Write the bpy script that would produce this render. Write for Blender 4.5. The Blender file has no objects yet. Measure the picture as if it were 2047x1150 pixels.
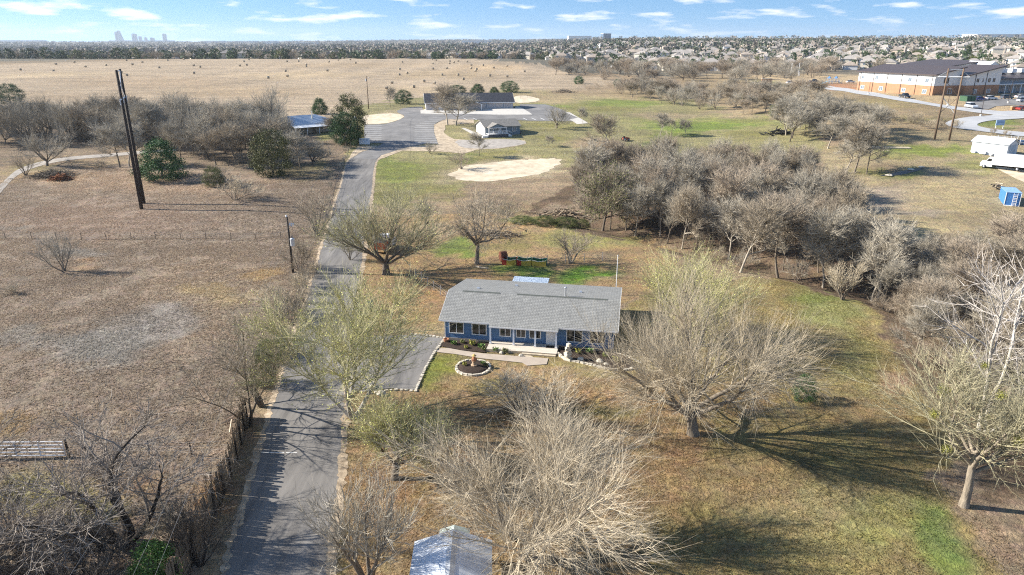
import bpy, math, random
import numpy as np
from mathutils import Vector

# ------------------------------------------------------------------ camera, sky, sun, exposure
SC = bpy.context.scene
COL = SC.collection
CAM_H = 32.0
HAZE = 0.000065
FPX = 1383.0                      # focal length in pixels of the 2047-wide photograph
PITCH = math.radians(19.55)
cam_data = bpy.data.cameras.new("camera")
cam_data.sensor_width = 36.0
cam_data.lens = 36.0 * FPX / 2047.0
cam_data.clip_start = 0.5
cam_data.clip_end = 60000.0
cam = bpy.data.objects.new("camera", cam_data)
COL.objects.link(cam)
cam.location = (0, 0, CAM_H)
cam.rotation_euler = (math.pi / 2 - PITCH, 0, 0)
SC.camera = cam

SUN_EL = math.radians(29.0)
SUN_DIR = Vector((-0.992, 0.122, 0)).normalized()        # horizontal direction towards the sun
SUN_VEC = Vector((SUN_DIR.x * math.cos(SUN_EL), SUN_DIR.y * math.cos(SUN_EL), math.sin(SUN_EL)))
world = bpy.data.worlds.new("World")
SC.world = world
world.use_nodes = True
wn, wl = world.node_tree.nodes, world.node_tree.links
wn.clear()
w_out = wn.new("ShaderNodeOutputWorld")
w_bg = wn.new("ShaderNodeBackground")
w_bg.inputs["Strength"].default_value = 0.085
sky = wn.new("ShaderNodeTexSky")
sky.sky_type = 'NISHITA'
sky.sun_disc = False
sky.sun_elevation = SUN_EL
sky.sun_rotation = math.atan2(SUN_DIR.x, SUN_DIR.y)
sky.air_density = 1.0
sky.dust_density = 0.2
sky.ozone_density = 2.0
# small fair-weather clouds on a flat layer overhead, the same all round the horizon
tc = wn.new("ShaderNodeTexCoord")
sep = wn.new("ShaderNodeSeparateXYZ")
wl.new(tc.outputs["Generated"], sep.inputs[0])
svec = wn.new("ShaderNodeVectorMath"); svec.operation = 'ADD'      # the clear dry air of the day: blue almost down to the horizon
svec.inputs[1].default_value = (0, 0, 0.16)
wl.new(tc.outputs["Generated"], svec.inputs[0])
snor = wn.new("ShaderNodeVectorMath"); snor.operation = 'NORMALIZE'
wl.new(svec.outputs[0], snor.inputs[0]); wl.new(snor.outputs[0], sky.inputs["Vector"])
def wmath(op, a, b=None):
    n = wn.new("ShaderNodeMath"); n.operation = op
    for i, v in enumerate((a, b)):
        if v is None: continue
        if isinstance(v, (int, float)): n.inputs[i].default_value = v
        else: wl.new(v, n.inputs[i])
    return n.outputs[0]
zc = wmath('ADD', wmath('MAXIMUM', sep.outputs[2], 0.0), 0.15)
cx = wmath('DIVIDE', sep.outputs[0], zc)
cy = wmath('DIVIDE', sep.outputs[1], zc)
comb = wn.new("ShaderNodeCombineXYZ")
wl.new(cx, comb.inputs[0]); wl.new(cy, comb.inputs[1])
cl = wn.new("ShaderNodeTexNoise")
cl.inputs["Scale"].default_value = 2.1
cl.inputs["Detail"].default_value = 7
cl.inputs["Roughness"].default_value = 0.52
wl.new(comb.outputs[0], cl.inputs["Vector"])
cr = wn.new("ShaderNodeValToRGB")
cr.color_ramp.elements[0].position = 0.535
cr.color_ramp.elements[1].position = 0.66
wl.new(cl.outputs["Fac"], cr.inputs["Fac"])
fade = wn.new("ShaderNodeMapRange")
fade.inputs["From Min"].default_value = 0.0
fade.inputs["From Max"].default_value = 0.03
fade.inputs["To Min"].default_value = 0.25
fade.inputs["To Max"].default_value = 0.9
wl.new(sep.outputs[2], fade.inputs["Value"])
cfac = wmath('MULTIPLY', cr.outputs["Color"], fade.outputs["Result"])
sat = wn.new("ShaderNodeHueSaturation")
sat.inputs["Saturation"].default_value = 1.3
sat.inputs["Value"].default_value = 1.0
wl.new(sky.outputs[0], sat.inputs["Color"])
mixw = wn.new("ShaderNodeMixRGB")
wl.new(cfac, mixw.inputs[0])
wl.new(sat.outputs[0], mixw.inputs[1])
mixw.inputs[2].default_value = (7.2, 7.2, 7.4, 1)
wl.new(mixw.outputs[0], w_bg.inputs["Color"])
wl.new(w_bg.outputs[0], w_out.inputs["Surface"])

sun_d = bpy.data.lights.new("sun", 'SUN')
sun_d.energy = 5.0
sun_d.angle = math.radians(0.55)
sun_d.color = (1.0, 0.94, 0.84)
sun_o = bpy.data.objects.new("sun", sun_d)
COL.objects.link(sun_o)
sun_o.rotation_euler = SUN_VEC.to_track_quat('Z', 'Y').to_euler()
SC.view_settings.view_transform = 'Standard'
SC.view_settings.look = 'None'
SC.view_settings.gamma = 1.0
SC.view_settings.exposure = 1.15
SC.cycles.max_bounces = 4
SC.cycles.diffuse_bounces = 2
SC.cycles.glossy_bounces = 2
SC.cycles.transmission_bounces = 3
SC.cycles.transparent_max_bounces = 4
SC.cycles.volume_bounces = 0
SC.cycles.use_denoising = False
SC.cycles.sample_clamp_indirect = 3.0
SC.cycles.use_adaptive_sampling = False
SC.cycles.filter_width = 1.15
SC.cycles.denoiser = 'OPENIMAGEDENOISE'
try:
    SC.cycles.denoising_prefilter = 'ACCURATE'
except Exception:
    pass

rng = np.random.default_rng(7)
random.seed(7)

# ------------------------------------------------------------------ terrain height and pixel rays
def sst(v, a, b):
    t = np.clip((v - a) / (b - a), 0.0, 1.0)
    return t * t * (3 - 2 * t)

CREEK = np.array([(2, 139), (14, 133), (26, 119), (40, 103), (52, 90), (57, 74), (57, 58), (52, 42), (50, 10)], float)
def creek_dist(x, y):
    d = np.full(np.shape(x), 1e9)
    for (ax, ay), (bx, by) in zip(CREEK[:-1], CREEK[1:]):
        t = np.clip(((x - ax) * (bx - ax) + (y - ay) * (by - ay)) / ((bx - ax) ** 2 + (by - ay) ** 2), 0, 1)
        d = np.minimum(d, np.hypot(x - ax - t * (bx - ax), y - ay - t * (by - ay)))
    return d

def HT(x, y):
    x = np.asarray(x, float); y = np.asarray(y, float)
    r = np.hypot(x, y)
    ys = np.maximum(y, 1.0)
    az = np.where(y > 1, x / ys, np.sign(x) * 5)
    zc_ = 7 * sst(y, 135, 290) + 8 * sst(y, 300, 690)
    zl = zc_ - 9 * sst(y, 760, 1000) + 26 * sst(r, 3000, 9000)
    zr = 11 * sst(y, 95, 285) - 2.5 * sst(y, 330, 520)
    wR = sst(x, 0.15 * ys + 25, 0.35 * ys + 50)
    near = zl * (1 - wR) + zr * wR
    zs = 8.5 + 17 * sst(r, 720, 1350) + 26 * sst(r, 1400, 4200)
    wS = sst(az, -0.02, 0.16) * sst(y, 400, 620)
    z = near * (1 - wS) + zs * wS
    # far centre: rises gently behind the field too
    wC = sst(az, -0.45, -0.02) * sst(r, 900, 1500) * (1 - wS)
    z = z + wC * (8 * sst(r, 1000, 2200) + 14 * sst(r, 2000, 6000))
    cd = creek_dist(x, y)
    z = z - 2.3 * np.exp(-(cd / 5.5) ** 2)
    k = 0.16 * sst(r, 5, 30) * (1 + 2.0 * sst(r, 250, 900))
    z = z + k * (np.sin(x * 0.11 + 1.3) * np.cos(y * 0.087 + 0.4) + 0.6 * np.sin(x * 0.23 + y * 0.19))
    # flat pad under the blue house and the drive beside it
    return z

def hz(x, y): return float(HT(x, y))
SP, CP = math.sin(PITCH), math.cos(PITCH)
def ray(px, py):
    u, v = px - 1023.5, py - 575.0
    d = np.array([u, FPX * CP - v * SP, -(v * CP + FPX * SP)])
    return d / d[1]
_TS = np.concatenate([np.linspace(18, 420, 500), np.geomspace(421, 12000, 500)])
def at(px, py):
    """the point of the ground that a pixel of the photograph shows"""
    d = ray(px, py)
    zz = CAM_H + d[2] * _TS - HT(d[0] * _TS, _TS)
    idx = np.nonzero(zz <= 0)[0]
    if len(idx) == 0: t = _TS[-1]
    elif idx[0] == 0: t = _TS[0]
    else:
        i = idx[0]; t = _TS[i - 1] + (_TS[i] - _TS[i - 1]) * zz[i - 1] / (zz[i - 1] - zz[i])
    return Vector((d[0] * t, t, hz(d[0] * t, t)))
def at_z(px, py, z):
    d = ray(px, py); t = (z - CAM_H) / d[2]
    return Vector((d[0] * t, t, z))
def top_z(base, py):
    """height a point above base must have to be seen at row py"""
    d = ray(1023.5, py)
    return CAM_H + d[2] * base.y
def px_m(base):
    """pixels per metre at a point"""
    D = base.y * CP + (CAM_H - base.z) * SP
    return FPX / D
def proj(x, y, z):
    D = y * CP + (CAM_H - z) * SP
    V = (CAM_H - z) * CP - y * SP
    return 1023.5 + FPX * x / D, 575.0 + FPX * V / D, D

# ------------------------------------------------------------------ materials
MATS = {}
def new_mat(name):
    m = bpy.data.materials.new(name); m.use_nodes = True
    nt = m.node_tree
    b = nt.nodes["Principled BSDF"]
    MATS[name] = m
    return m, nt, b
def mat(name, col, rough=0.8, metal=0.0, var=0.25, scale=3.0, bump=0.0, bscale=None, col2=None, spec=0.3, rand=0.0, stretch=None):
    """plain material with noise-driven colour variation, optional second colour, bump and per-object variation"""
    if name in MATS: return MATS[name]
    m, nt, b = new_mat(name)
    n, l = nt.nodes, nt.links
    tcn = n.new("ShaderNodeTexCoord")
    mp = n.new("ShaderNodeMapping")
    if stretch: mp.inputs["Scale"].default_value = stretch
    l.new(tcn.outputs["Object"], mp.inputs["Vector"])
    nz = n.new("ShaderNodeTexNoise")
    nz.inputs["Scale"].default_value = scale; nz.inputs["Detail"].default_value = 5; nz.inputs["Roughness"].default_value = 0.65
    l.new(mp.outputs[0], nz.inputs["Vector"])
    ramp = n.new("ShaderNodeValToRGB")
    c1 = [max(0, c * (1 - var)) for c in col]
    c2 = [min(1, c * (1 + var)) for c in (col2 or col)]
    ramp.color_ramp.elements[0].position = 0.3; ramp.color_ramp.elements[1].position = 0.7
    ramp.color_ramp.elements[0].color = (*c1, 1); ramp.color_ramp.elements[1].color = (*c2, 1)
    l.new(nz.outputs["Fac"], ramp.inputs["Fac"])
    out = ramp.outputs["Color"]
    if rand:
        oi = n.new("ShaderNodeObjectInfo")
        mr = n.new("ShaderNodeMapRange"); mr.inputs["To Min"].default_value = 1 - rand; mr.inputs["To Max"].default_value = 1 + rand
        l.new(oi.outputs["Random"], mr.inputs["Value"])
        hs = n.new("ShaderNodeHueSaturation")
        l.new(mr.outputs[0], hs.inputs["Value"]); l.new(out, hs.inputs["Color"])
        out = hs.outputs[0]
    l.new(out, b.inputs["Base Color"])
    b.inputs["Roughness"].default_value = rough
    b.inputs["Metallic"].default_value = metal
    b.inputs["Specular IOR Level"].default_value = spec
    if bump:
        bp = n.new("ShaderNodeBump"); bp.inputs["Strength"].default_value = 0.8; bp.inputs["Distance"].default_value = bump
        nb = n.new("ShaderNodeTexNoise"); nb.inputs["Scale"].default_value = bscale or scale * 4; nb.inputs["Detail"].default_value = 4
        l.new(mp.outputs[0], nb.inputs["Vector"]); l.new(nb.outputs["Fac"], bp.inputs["Height"])
        l.new(bp.outputs[0], b.inputs["Normal"])
    return m

# ------------------------------------------------------------------ mesh helpers
class MB:
    """collects boxes, tubes and polygons, then links them as one mesh object"""
    def __init__(s): s.v = []; s.f = []
    def add(s, verts, faces):
        o = len(s.v); s.v += [tuple(p) for p in verts]; s.f += [tuple(i + o for i in f) for f in faces]; return s
    def box(s, c, d, rz=0.0, taper=1.0):
        hx, hy, hz_ = d[0] / 2, d[1] / 2, d[2] / 2
        ca, sa = math.cos(rz), math.sin(rz); vs = []
        for z, k in ((-hz_, 1.0), (hz_, taper)):
            for x, y in ((-hx, -hy), (hx, -hy), (hx, hy), (-hx, hy)):
                x *= k; y *= k
                vs.append((c[0] + x * ca - y * sa, c[1] + x * sa + y * ca, c[2] + z))
        return s.add(vs, [(3, 2, 1, 0), (4, 5, 6, 7), (0, 1, 5, 4), (1, 2, 6, 5), (2, 3, 7, 6), (3, 0, 4, 7)])
    def bb(s, x0, x1, y0, y1, z0, z1):
        return s.box(((x0 + x1) / 2, (y0 + y1) / 2, (z0 + z1) / 2), (x1 - x0, y1 - y0, z1 - z0))
    def tube(s, pts, r, n=6, cap=True):
        pts = [Vector(p) for p in pts]; rs = r if hasattr(r, '__len__') else [r] * len(pts)
        o = len(s.v); k = len(pts)
        for i, p in enumerate(pts):
            t = (pts[min(i + 1, k - 1)] - pts[max(i - 1, 0)]).normalized()
            a = t.cross(Vector((0, 0, 1)) if abs(t.z) < 0.9 else Vector((1, 0, 0))).normalized(); b = t.cross(a)
            for j in range(n):
                q = p + (a * math.cos(2 * math.pi * j / n) + b * math.sin(2 * math.pi * j / n)) * rs[i]
                s.v.append(tuple(q))
        for i in range(k - 1):
            for j in range(n):
                s.f.append((o + i * n + j, o + i * n + (j + 1) % n, o + (i + 1) * n + (j + 1) % n, o + (i + 1) * n + j))
        if cap:
            s.f.append(tuple(o + j for j in range(n))[::-1]); s.f.append(tuple(o + (k - 1) * n + j for j in range(n)))
        return s
    def lathe(s, prof, n=16, c=(0, 0, 0)):
        o = len(s.v); k = len(prof)
        for r, z in prof:
            for j in range(n):
                a = 2 * math.pi * j / n; s.v.append((c[0] + r * math.cos(a), c[1] + r * math.sin(a), c[2] + z))
        for i in range(k - 1):
            for j in range(n):
                s.f.append((o + i * n + j, o + i * n + (j + 1) % n, o + (i + 1) * n + (j + 1) % n, o + (i + 1) * n + j))
        s.f.append(tuple(o + j for j in range(n))[::-1]); s.f.append(tuple(o + (k - 1) * n + j for j in range(n)))
        return s
    def prism(s, prof, a, b, axis='x'):
        """a closed profile swept along an axis: (y,z) points for x, (x,z) for y, (x,y) for z"""
        n = len(prof); vs = []
        for t in (a, b):
            for p, q in prof:
                vs.append((t, p, q) if axis == 'x' else (p, t, q) if axis == 'y' else (p, q, t))
        fs = [tuple(range(n))[::-1], tuple(range(n, 2 * n))] + [(i, (i + 1) % n, n + (i + 1) % n, n + i) for i in range(n)]
        return s.add(vs, fs)
    def mesh(s, name, m=None, smooth=False):
        me = bpy.data.meshes.new(name); me.from_pydata(s.v, [], s.f)
        if m: me.materials.append(m)
        if smooth: me.polygons.foreach_set("use_smooth", [True] * len(me.polygons))
        me.update(); return me
    def build(s, name, m, parent=None, smooth=False, loc=None, rz=None):
        return link(name, s.mesh(name, m, smooth), parent, loc, rz)
def link(name, me, parent=None, loc=None, rz=None):
    o = bpy.data.objects.new(name, me); COL.objects.link(o)
    if parent: o.parent = parent
    if loc is not None: o.location = loc
    if rz is not None: o.rotation_euler = (0, 0, rz)
    return o
def np_mesh(name, verts, quads=None, tris=None, m=None, smooth=False, mats=None, midx=None):
    me = bpy.data.meshes.new(name)
    nv = len(verts); me.vertices.add(nv)
    me.vertices.foreach_set("co", np.asarray(verts, np.float32).ravel())
    q = np.zeros((0, 4), np.int32) if quads is None else np.asarray(quads, np.int32)
    t = np.zeros((0, 3), np.int32) if tris is None else np.asarray(tris, np.int32)
    nl = len(q) * 4 + len(t) * 3; me.loops.add(nl)
    me.loops.foreach_set("vertex_index", np.concatenate([q.ravel(), t.ravel()]))
    me.polygons.add(len(q) + len(t))
    st = np.concatenate([np.arange(len(q)) * 4, len(q) * 4 + np.arange(len(t)) * 3]).astype(np.int32)
    me.polygons.foreach_set("loop_start", st)
    if m: me.materials.append(m)
    if mats:
        for x in mats: me.materials.append(x)
        me.polygons.foreach_set("material_index", np.asarray(midx, np.int32))
    if smooth: me.polygons.foreach_set("use_smooth", np.ones(len(q) + len(t), bool))
    me.update(calc_edges=True); me.validate()
    return me
def tag(o, label=None, cat=None, group=None, kind=None):
    if label: o["label"] = label
    if cat: o["category"] = cat
    if group: o["group"] = group
    if kind: o["kind"] = kind
    return o
def empty(name, loc, rz=0.0, label=None, cat=None, group=None, scale=None):
    o = bpy.data.objects.new(name, None); COL.objects.link(o)
    o.location = loc; o.rotation_euler = (0, 0, rz); o.empty_display_size = 0.3
    if scale: o.scale = scale if hasattr(scale, '__len__') else (scale,) * 3
    return tag(o, label, cat, group)
def copy_tree(o, parent=None):
    c = o.copy(); COL.objects.link(c); c.parent = parent
    for ch in o.children: copy_tree(ch, c)
    return c
def inpoly(x, y, poly):
    x = np.asarray(x, float); y = np.asarray(y, float); r = np.zeros(x.shape, bool)
    n = len(poly); j = n - 1
    for i in range(n):
        xi, yi = poly[i]; xj, yj = poly[j]
        r ^= ((yi > y) != (yj > y)) & (x < (xj - xi) * (y - yi) / ((yj - yi) or 1e-9) + xi); j = i
    return r
_VN = np.random.default_rng(3).random((256, 256))
def vnoise(x, y):
    xi = np.floor(x).astype(int); yi = np.floor(y).astype(int); fx = x - xi; fy = y - yi
    fx = fx * fx * (3 - 2 * fx); fy = fy * fy * (3 - 2 * fy)
    g = lambda a, b: _VN[a % 256, b % 256]
    return (g(xi, yi) * (1 - fx) + g(xi + 1, yi) * fx) * (1 - fy) + (g(xi, yi + 1) * (1 - fx) + g(xi + 1, yi + 1) * fx) * fy
def fbm(x, y):
    return (vnoise(x, y) + 0.5 * vnoise(x * 2.03 + 7, y * 2.03 + 3) + 0.25 * vnoise(x * 4.1 + 1, y * 4.1 + 9)) / 1.75
# ------------------------------------------------------------------ ground
def axis(dense, mid_to, mid_step, end, n):
    a = list(dense)
    while a[-1] < mid_to: a.append(a[-1] + mid_step)
    return a + list(np.geomspace(a[-1] * 1.012 + 1, end, n))
xp = axis(np.arange(0, 75.01, 0.75), 215, 1.8, 13000, 44)
GX = np.array([-v for v in xp[:0:-1]] + xp)
GY = np.array([-13000, -5000, -1500, -500, -150, -60, -20, 0, 10, 16, 20] + axis(np.arange(24, 150.01, 0.75), 345, 1.6, 13000, 64))
XX, YY = np.meshgrid(GX, GY)
ZZ = HT(XX, YY)
ny, nx = XX.shape
PXc, PYc, DD = proj(XX, np.maximum(YY, 1), ZZ)
infront = (YY > 8) & (DD > 5)
PXc = np.where(infront, np.clip(PXc, -250, 2300), 1023.0)
PYc = np.where(infront, np.clip(PYc, 60, 1350), 1350.0)
nzA = fbm(XX / 9.0, YY / 9.0); nzB = fbm(XX / 2.3 + 50, YY / 2.3); nzC = fbm(XX / 40.0 + 9, YY / 40.0)
C = np.zeros((ny, nx, 3)); C[:] = (0.30, 0.225, 0.145)
jx = (nzA - 0.5) * 46 + (nzB - 0.5) * 26
jy = (fbm(XX / 9.0 + 33, YY / 9.0 + 5) - 0.5) * 30 + (fbm(XX / 2.3 + 11, YY / 2.3 + 80) - 0.5) * 16
jscale = np.clip((PYc - 60) / 500.0, 0.10, 1.1)
QX, QY = PXc + jx * jscale * 2, PYc + jy * jscale * 1.6
def blend(mask, col):
    m = np.clip(mask, 0, 1)[..., None]
    C[:] = C * (1 - m) + np.array(col) * m
def poly(pts, col, s=1.0):
    blend(inpoly(QX, QY, pts) * s, col)
def ell(x, y, rx, ry, col, s=1.0, rot=0.0, soft=0.55):
    ca, sa = math.cos(math.radians(rot)), math.sin(math.radians(rot))
    dx, dy = QX - x, QY - y
    d = np.hypot((dx * ca + dy * sa) / rx, (-dx * sa + dy * ca) / ry) + (nzB - 0.5) * 0.5
    blend(s * (1 - sst(d, 1 - soft, 1.0 + soft * 0.4)), col)
TAN, HAY, BRN, LIT = (0.43, 0.33, 0.20), (0.395, 0.31, 0.215), (0.262, 0.205, 0.152), (0.30, 0.19, 0.10)
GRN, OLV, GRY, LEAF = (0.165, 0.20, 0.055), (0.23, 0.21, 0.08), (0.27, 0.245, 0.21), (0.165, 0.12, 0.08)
DIRT, PINK = (0.52, 0.42, 0.29), (0.285, 0.21, 0.155)
# far country and suburb
poly([(-300, 40), (2400, 40), (2400, 150), (1500, 160), (1000, 140), (700, 106), (350, 117), (-300, 128)], (0.16, 0.145, 0.11))
poly([(1180, 105), (2400, 80), (2400, 165), (1500, 165), (1250, 140)], (0.22, 0.19, 0.14))
# hay field
poly([(-300, 129), (0, 128), (350, 119), (700, 108), (900, 112), (1090, 131), (1150, 150), (1250, 165), (1120, 182), (1030, 200), (740, 218),
      (660, 255), (300, 262), (-300, 280)], HAY)
for (x, y, rx, ry, c, s) in [(300, 165, 200, 14, (0.37, 0.27, 0.17), .6), (600, 150, 160, 8, (0.50, 0.38, 0.23), .6), (120, 150, 130, 6, (0.50, .38, .22), .5),
        (900, 150, 150, 9, (0.40, 0.30, 0.18), .6), (480, 185, 200, 12, (0.42, 0.31, 0.19), .6), (150, 195, 180, 14, (0.36, .27, .175), .6),
        (820, 180, 120, 9, (0.47, 0.36, 0.22), .5), (700, 130, 200, 5, (0.38, 0.28, 0.17), .5), (980, 135, 90, 6, (0.50, .36, .21), .6)]:
    ell(x, y, rx, ry, c, s)
# left pasture
poly([(-300, 330), (0, 372), (130, 330), (400, 330), (680, 330), (676, 385), (640, 470), (600, 640), (520, 790), (470, 900), (380, 1150), (-300, 1350)], BRN)
ell(330, 365, 260, 30, (0.335, 0.245, 0.17), .8); ell(220, 440, 260, 40, PINK, .8); ell(420, 600, 180, 120, (0.30, 0.225, 0.155), .6)
ell(200, 690, 120, 50, GRY, .95); ell(300, 650, 80, 40, (0.28, .255, .225), .7); ell(60, 665, 70, 26, GRY, .7); ell(140, 497, 70, 15, GRY, .7); ell(440, 600, 120, 40, (.33, .27, .2), .4)
ell(180, 525, 34, 10, (0.38, 0.25, 0.14), .6); ell(505, 558, 36, 14, (0.40, 0.28, 0.14), .7); ell(440, 590, 70, 18, (0.37, 0.285, 0.16), .5); ell(400, 583, 30, 10, (0.38, .285, .16), .5)
ell(30, 850, 70, 26, (0.33, 0.23, 0.12), .7); ell(60, 1000, 90, 60, OLV, .8); ell(190, 1010, 90, 40, OLV, .75); ell(260, 960, 80, 40, LIT, .5); ell(100, 930, 150, 14, (.2, .15, .1), .6)
ell(420, 1000, 40, 60, (0.36, 0.22, 0.10), .7, 20); ell(100, 355, 90, 12, (0.40, 0.29, 0.18), .6); ell(60, 340, 60, 10, OLV, .5); ell(20, 450, 40, 8, GRY, .5)
# woods floor left
poly([(-300, 255), (300, 250), (520, 240), (560, 262), (640, 262), (690, 250), (690, 330), (560, 335), (420, 345), (330, 312), (130, 312), (0, 330), (-300, 350)], (0.235, 0.18, 0.125))
ell(650, 275, 26, 10, OLV, .9); ell(590, 345, 70, 16, (0.2, .17, .09), .7); ell(640, 330, 30, 14, OLV, .5)
# centre: around the parking and small house
poly([(700, 215), (850, 190), (1030, 182), (1180, 190), (1560, 210), (1650, 250), (1640, 320), (1200, 330), (760, 400), (690, 420)], (0.28, 0.25, 0.125))
ell(1080, 195, 110, 12, (0.37, 0.28, 0.17), .8); ell(1180, 215, 110, 12, OLV, .7); ell(1290, 190, 150, 14, (0.33, 0.26, 0.15), .7)
ell(1250, 206, 90, 9, (.19, .225, .065), .9); ell(1420, 245, 170, 16, (.235, .24, .085), .8); ell(1230, 235, 120, 14, (.265, .245, .11), .7); ell(1100, 212, 40, 5, (.2, .24, .07), .8); ell(1330, 232, 90, 8, (0.36, 0.28, 0.18), .8)
ell(1480, 225, 90, 10, (0.33, .25, .165), .8); ell(1400, 252, 130, 10, (0.185, .235, .06), .9); ell(1340, 268, 60, 9, GRN, .8); ell(1300, 288, 50, 6, GRN, .7); ell(1500, 270, 70, 10, OLV, .8)
ell(960, 262, 50, 8, GRN, .6); ell(1090, 250, 60, 8, OLV, .8); ell(1090, 275, 40, 9, OLV, .8); ell(1190, 290, 70, 14, (0.34, 0.25, 0.165), .8)
ell(800, 345, 70, 32, (0.215, 0.23, 0.075), .95); ell(775, 325, 36, 14, GRN, .6); ell(1010, 312, 90, 7, OLV, .8); ell(930, 318, 30, 8, GRN, .7); ell(790, 395, 60, 22, OLV, .9); ell(880, 345, 40, 18, OLV, .5)
ell(1060, 380, 110, 22, (0.33, 0.25, 0.165), .9); ell(880, 380, 60, 20, OLV, .6); ell(1000, 420, 90, 16, (0.33, 0.26, 0.15), .7)
# back yard of the blue house
poly([(700, 430), (1010, 430), (1240, 455), (1350, 510), (1300, 600), (1240, 620), (900, 640), (700, 660)], (0.325, 0.225, 0.12))
ell(1170, 475, 130, 22, (0.275, 0.25, 0.10), .95); ell(905, 497, 55, 17, (0.165, 0.205, 0.055), .95); ell(1010, 490, 60, 14, OLV, .6); ell(1040, 540, 75, 12, (.14, .215, .045), .95); ell(1165, 546, 60, 17, (0.125, 0.225, 0.035), 1)
ell(960, 555, 90, 18, (0.36, 0.235, 0.115), .8); ell(850, 590, 60, 30, (0.37, 0.23, 0.115), .8); ell(1205, 515, 36, 12, (.21, .165, .11), .8); ell(1200, 552, 26, 7, (.42, .31, .18), .8); ell(840, 640, 60, 24, (0.36, 0.25, 0.115), .7)
ell(870, 460, 110, 12, (.4, .3, .19), .7)
# front lawn
poly([(640, 700), (1240, 640), (1300, 560), (1560, 560), (1700, 605), (1830, 720), (1900, 900), (2300, 1000), (2300, 1350), (600, 1350)], (0.275, 0.215, 0.10))
poly([(690, 800), (900, 730), (1230, 740), (1420, 760), (1420, 900), (1300, 1150), (1250, 1350), (640, 1350)], (0.305, 0.215, 0.115))
ell(880, 735, 60, 26, (0.20, 0.215, 0.05), .9, -35); ell(960, 780, 60, 20, OLV, .6); ell(760, 990, 60, 80, LIT, .7); ell(900, 900, 60, 50, (0.33, 0.205, 0.11), .6); ell(730, 850, 30, 30, (.3, .2, .11), .6)
ell(1240, 790, 120, 22, (0.33, 0.215, 0.115), .6); ell(1200, 815, 70, 16, OLV, .6); ell(1350, 1060, 160, 60, (0.27, 0.21, 0.09), .7); ell(1370, 900, 60, 40, LIT, .7)
ell(1640, 620, 80, 60, (0.245, 0.24, 0.10), .9, 30); ell(1650, 690, 70, 36, (0.31, 0.245, 0.135), .8, 30); ell(1700, 720, 60, 60, (.26, .245, .10), .6); ell(1780, 655, 22, 16, GRN, .9); ell(1610, 600, 60, 18, GRN, .55)
ell(1780, 760, 60, 30, (.34, .23, .16), .8); ell(1700, 830, 120, 36, (0.28, 0.205, 0.11), .8); ell(1500, 800, 80, 40, LIT, .5)
ell(1600, 930, 200, 60, (0.225, 0.195, 0.085), .6); ell(1650, 1010, 250, 60, (0.30, 0.25, 0.125), .8); ell(1480, 960, 140, 60, (0.29, 0.205, 0.11), .7); ell(1700, 1100, 200, 50, (0.26, 0.225, 0.10), .7)
ell(1885, 1080, 50, 95, (0.18, 0.22, 0.07), 1, -36, .6); ell(1935, 1150, 46, 80, (0.175, 0.22, 0.065), .9, -36, .6); ell(1760, 1060, 90, 60, (.25, .24, .09), .6)
poly([(1850, 940), (1960, 1060), (2060, 1200), (2300, 1350), (2300, 930), (1950, 900)], (0.29, 0.215, 0.145))
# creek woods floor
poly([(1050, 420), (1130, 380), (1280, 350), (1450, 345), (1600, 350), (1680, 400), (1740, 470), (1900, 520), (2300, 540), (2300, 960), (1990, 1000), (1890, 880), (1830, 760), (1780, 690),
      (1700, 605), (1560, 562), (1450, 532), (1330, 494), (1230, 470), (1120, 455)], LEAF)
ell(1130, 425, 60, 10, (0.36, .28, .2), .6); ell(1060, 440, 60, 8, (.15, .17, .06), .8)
# right: culvert meadow, shed and yard
poly([(1640, 300), (1760, 255), (1900, 250), (2300, 280), (2300, 520), (1900, 500), (1760, 470), (1690, 400), (1640, 340)], (0.325, 0.26, 0.155))
ell(1860, 300, 130, 13, (0.215, 0.245, 0.065), .95); ell(1780, 315, 60, 8, OLV, .8); ell(1950, 335, 60, 18, (0.235, .24, .08), .7); ell(1800, 350, 60, 10, GRN, .6); ell(1740, 345, 40, 8, OLV, .8)
ell(1780, 395, 110, 26, (0.345, 0.28, 0.215), .8); ell(1900, 345, 60, 12, (.4, .31, .21), .7); ell(1880, 395, 100, 24, (0.37, 0.295, 0.165), .8); ell(1850, 420, 80, 12, (.31, .26, .21), .7); ell(1850, 460, 90, 20, (0.44, 0.35, 0.2), .8); ell(1760, 340, 40, 6, (.24, .18, .12), .8); ell(1640, 265, 60, 14, (.3, .24, .14), .6)
ell(1840, 268, 70, 5, (.25, .21, .13), .6)
# school bank
poly([(1350, 150), (1520, 150), (1700, 180), (1880, 215), (1930, 240), (1900, 262), (1700, 262), (1560, 240), (1400, 205)], (0.315, 0.24, 0.145))
ell(1780, 205, 120, 10, (0.33, 0.265, 0.125), .7); ell(1850, 240, 60, 8, OLV, .6); ell(1540, 165, 60, 6, (.24, .24, .1), .7)
poly([(1500, 150), (1700, 148), (2300, 150), (2300, 260), (1900, 215), (1700, 182), (1520, 160)], (0.45, 0.34, 0.205))
poly([(1615, 166), (1720, 166), (1720, 186), (1640, 176)], (0.42, 0.23, 0.13)); ell(1985, 246, 70, 12, (.2, .235, .07), .9)
ell(1005, 340, 135, 27, (.47, .375, .25), .9, -4, .5); ell(800, 232, 60, 12, (.44, .345, .225), .8); ell(960, 262, 60, 16, (.36, .29, .18), .6)
C *= (0.86 + 0.28 * nzC)[..., None]
C = np.clip(C, 0, 0.9)

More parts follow.
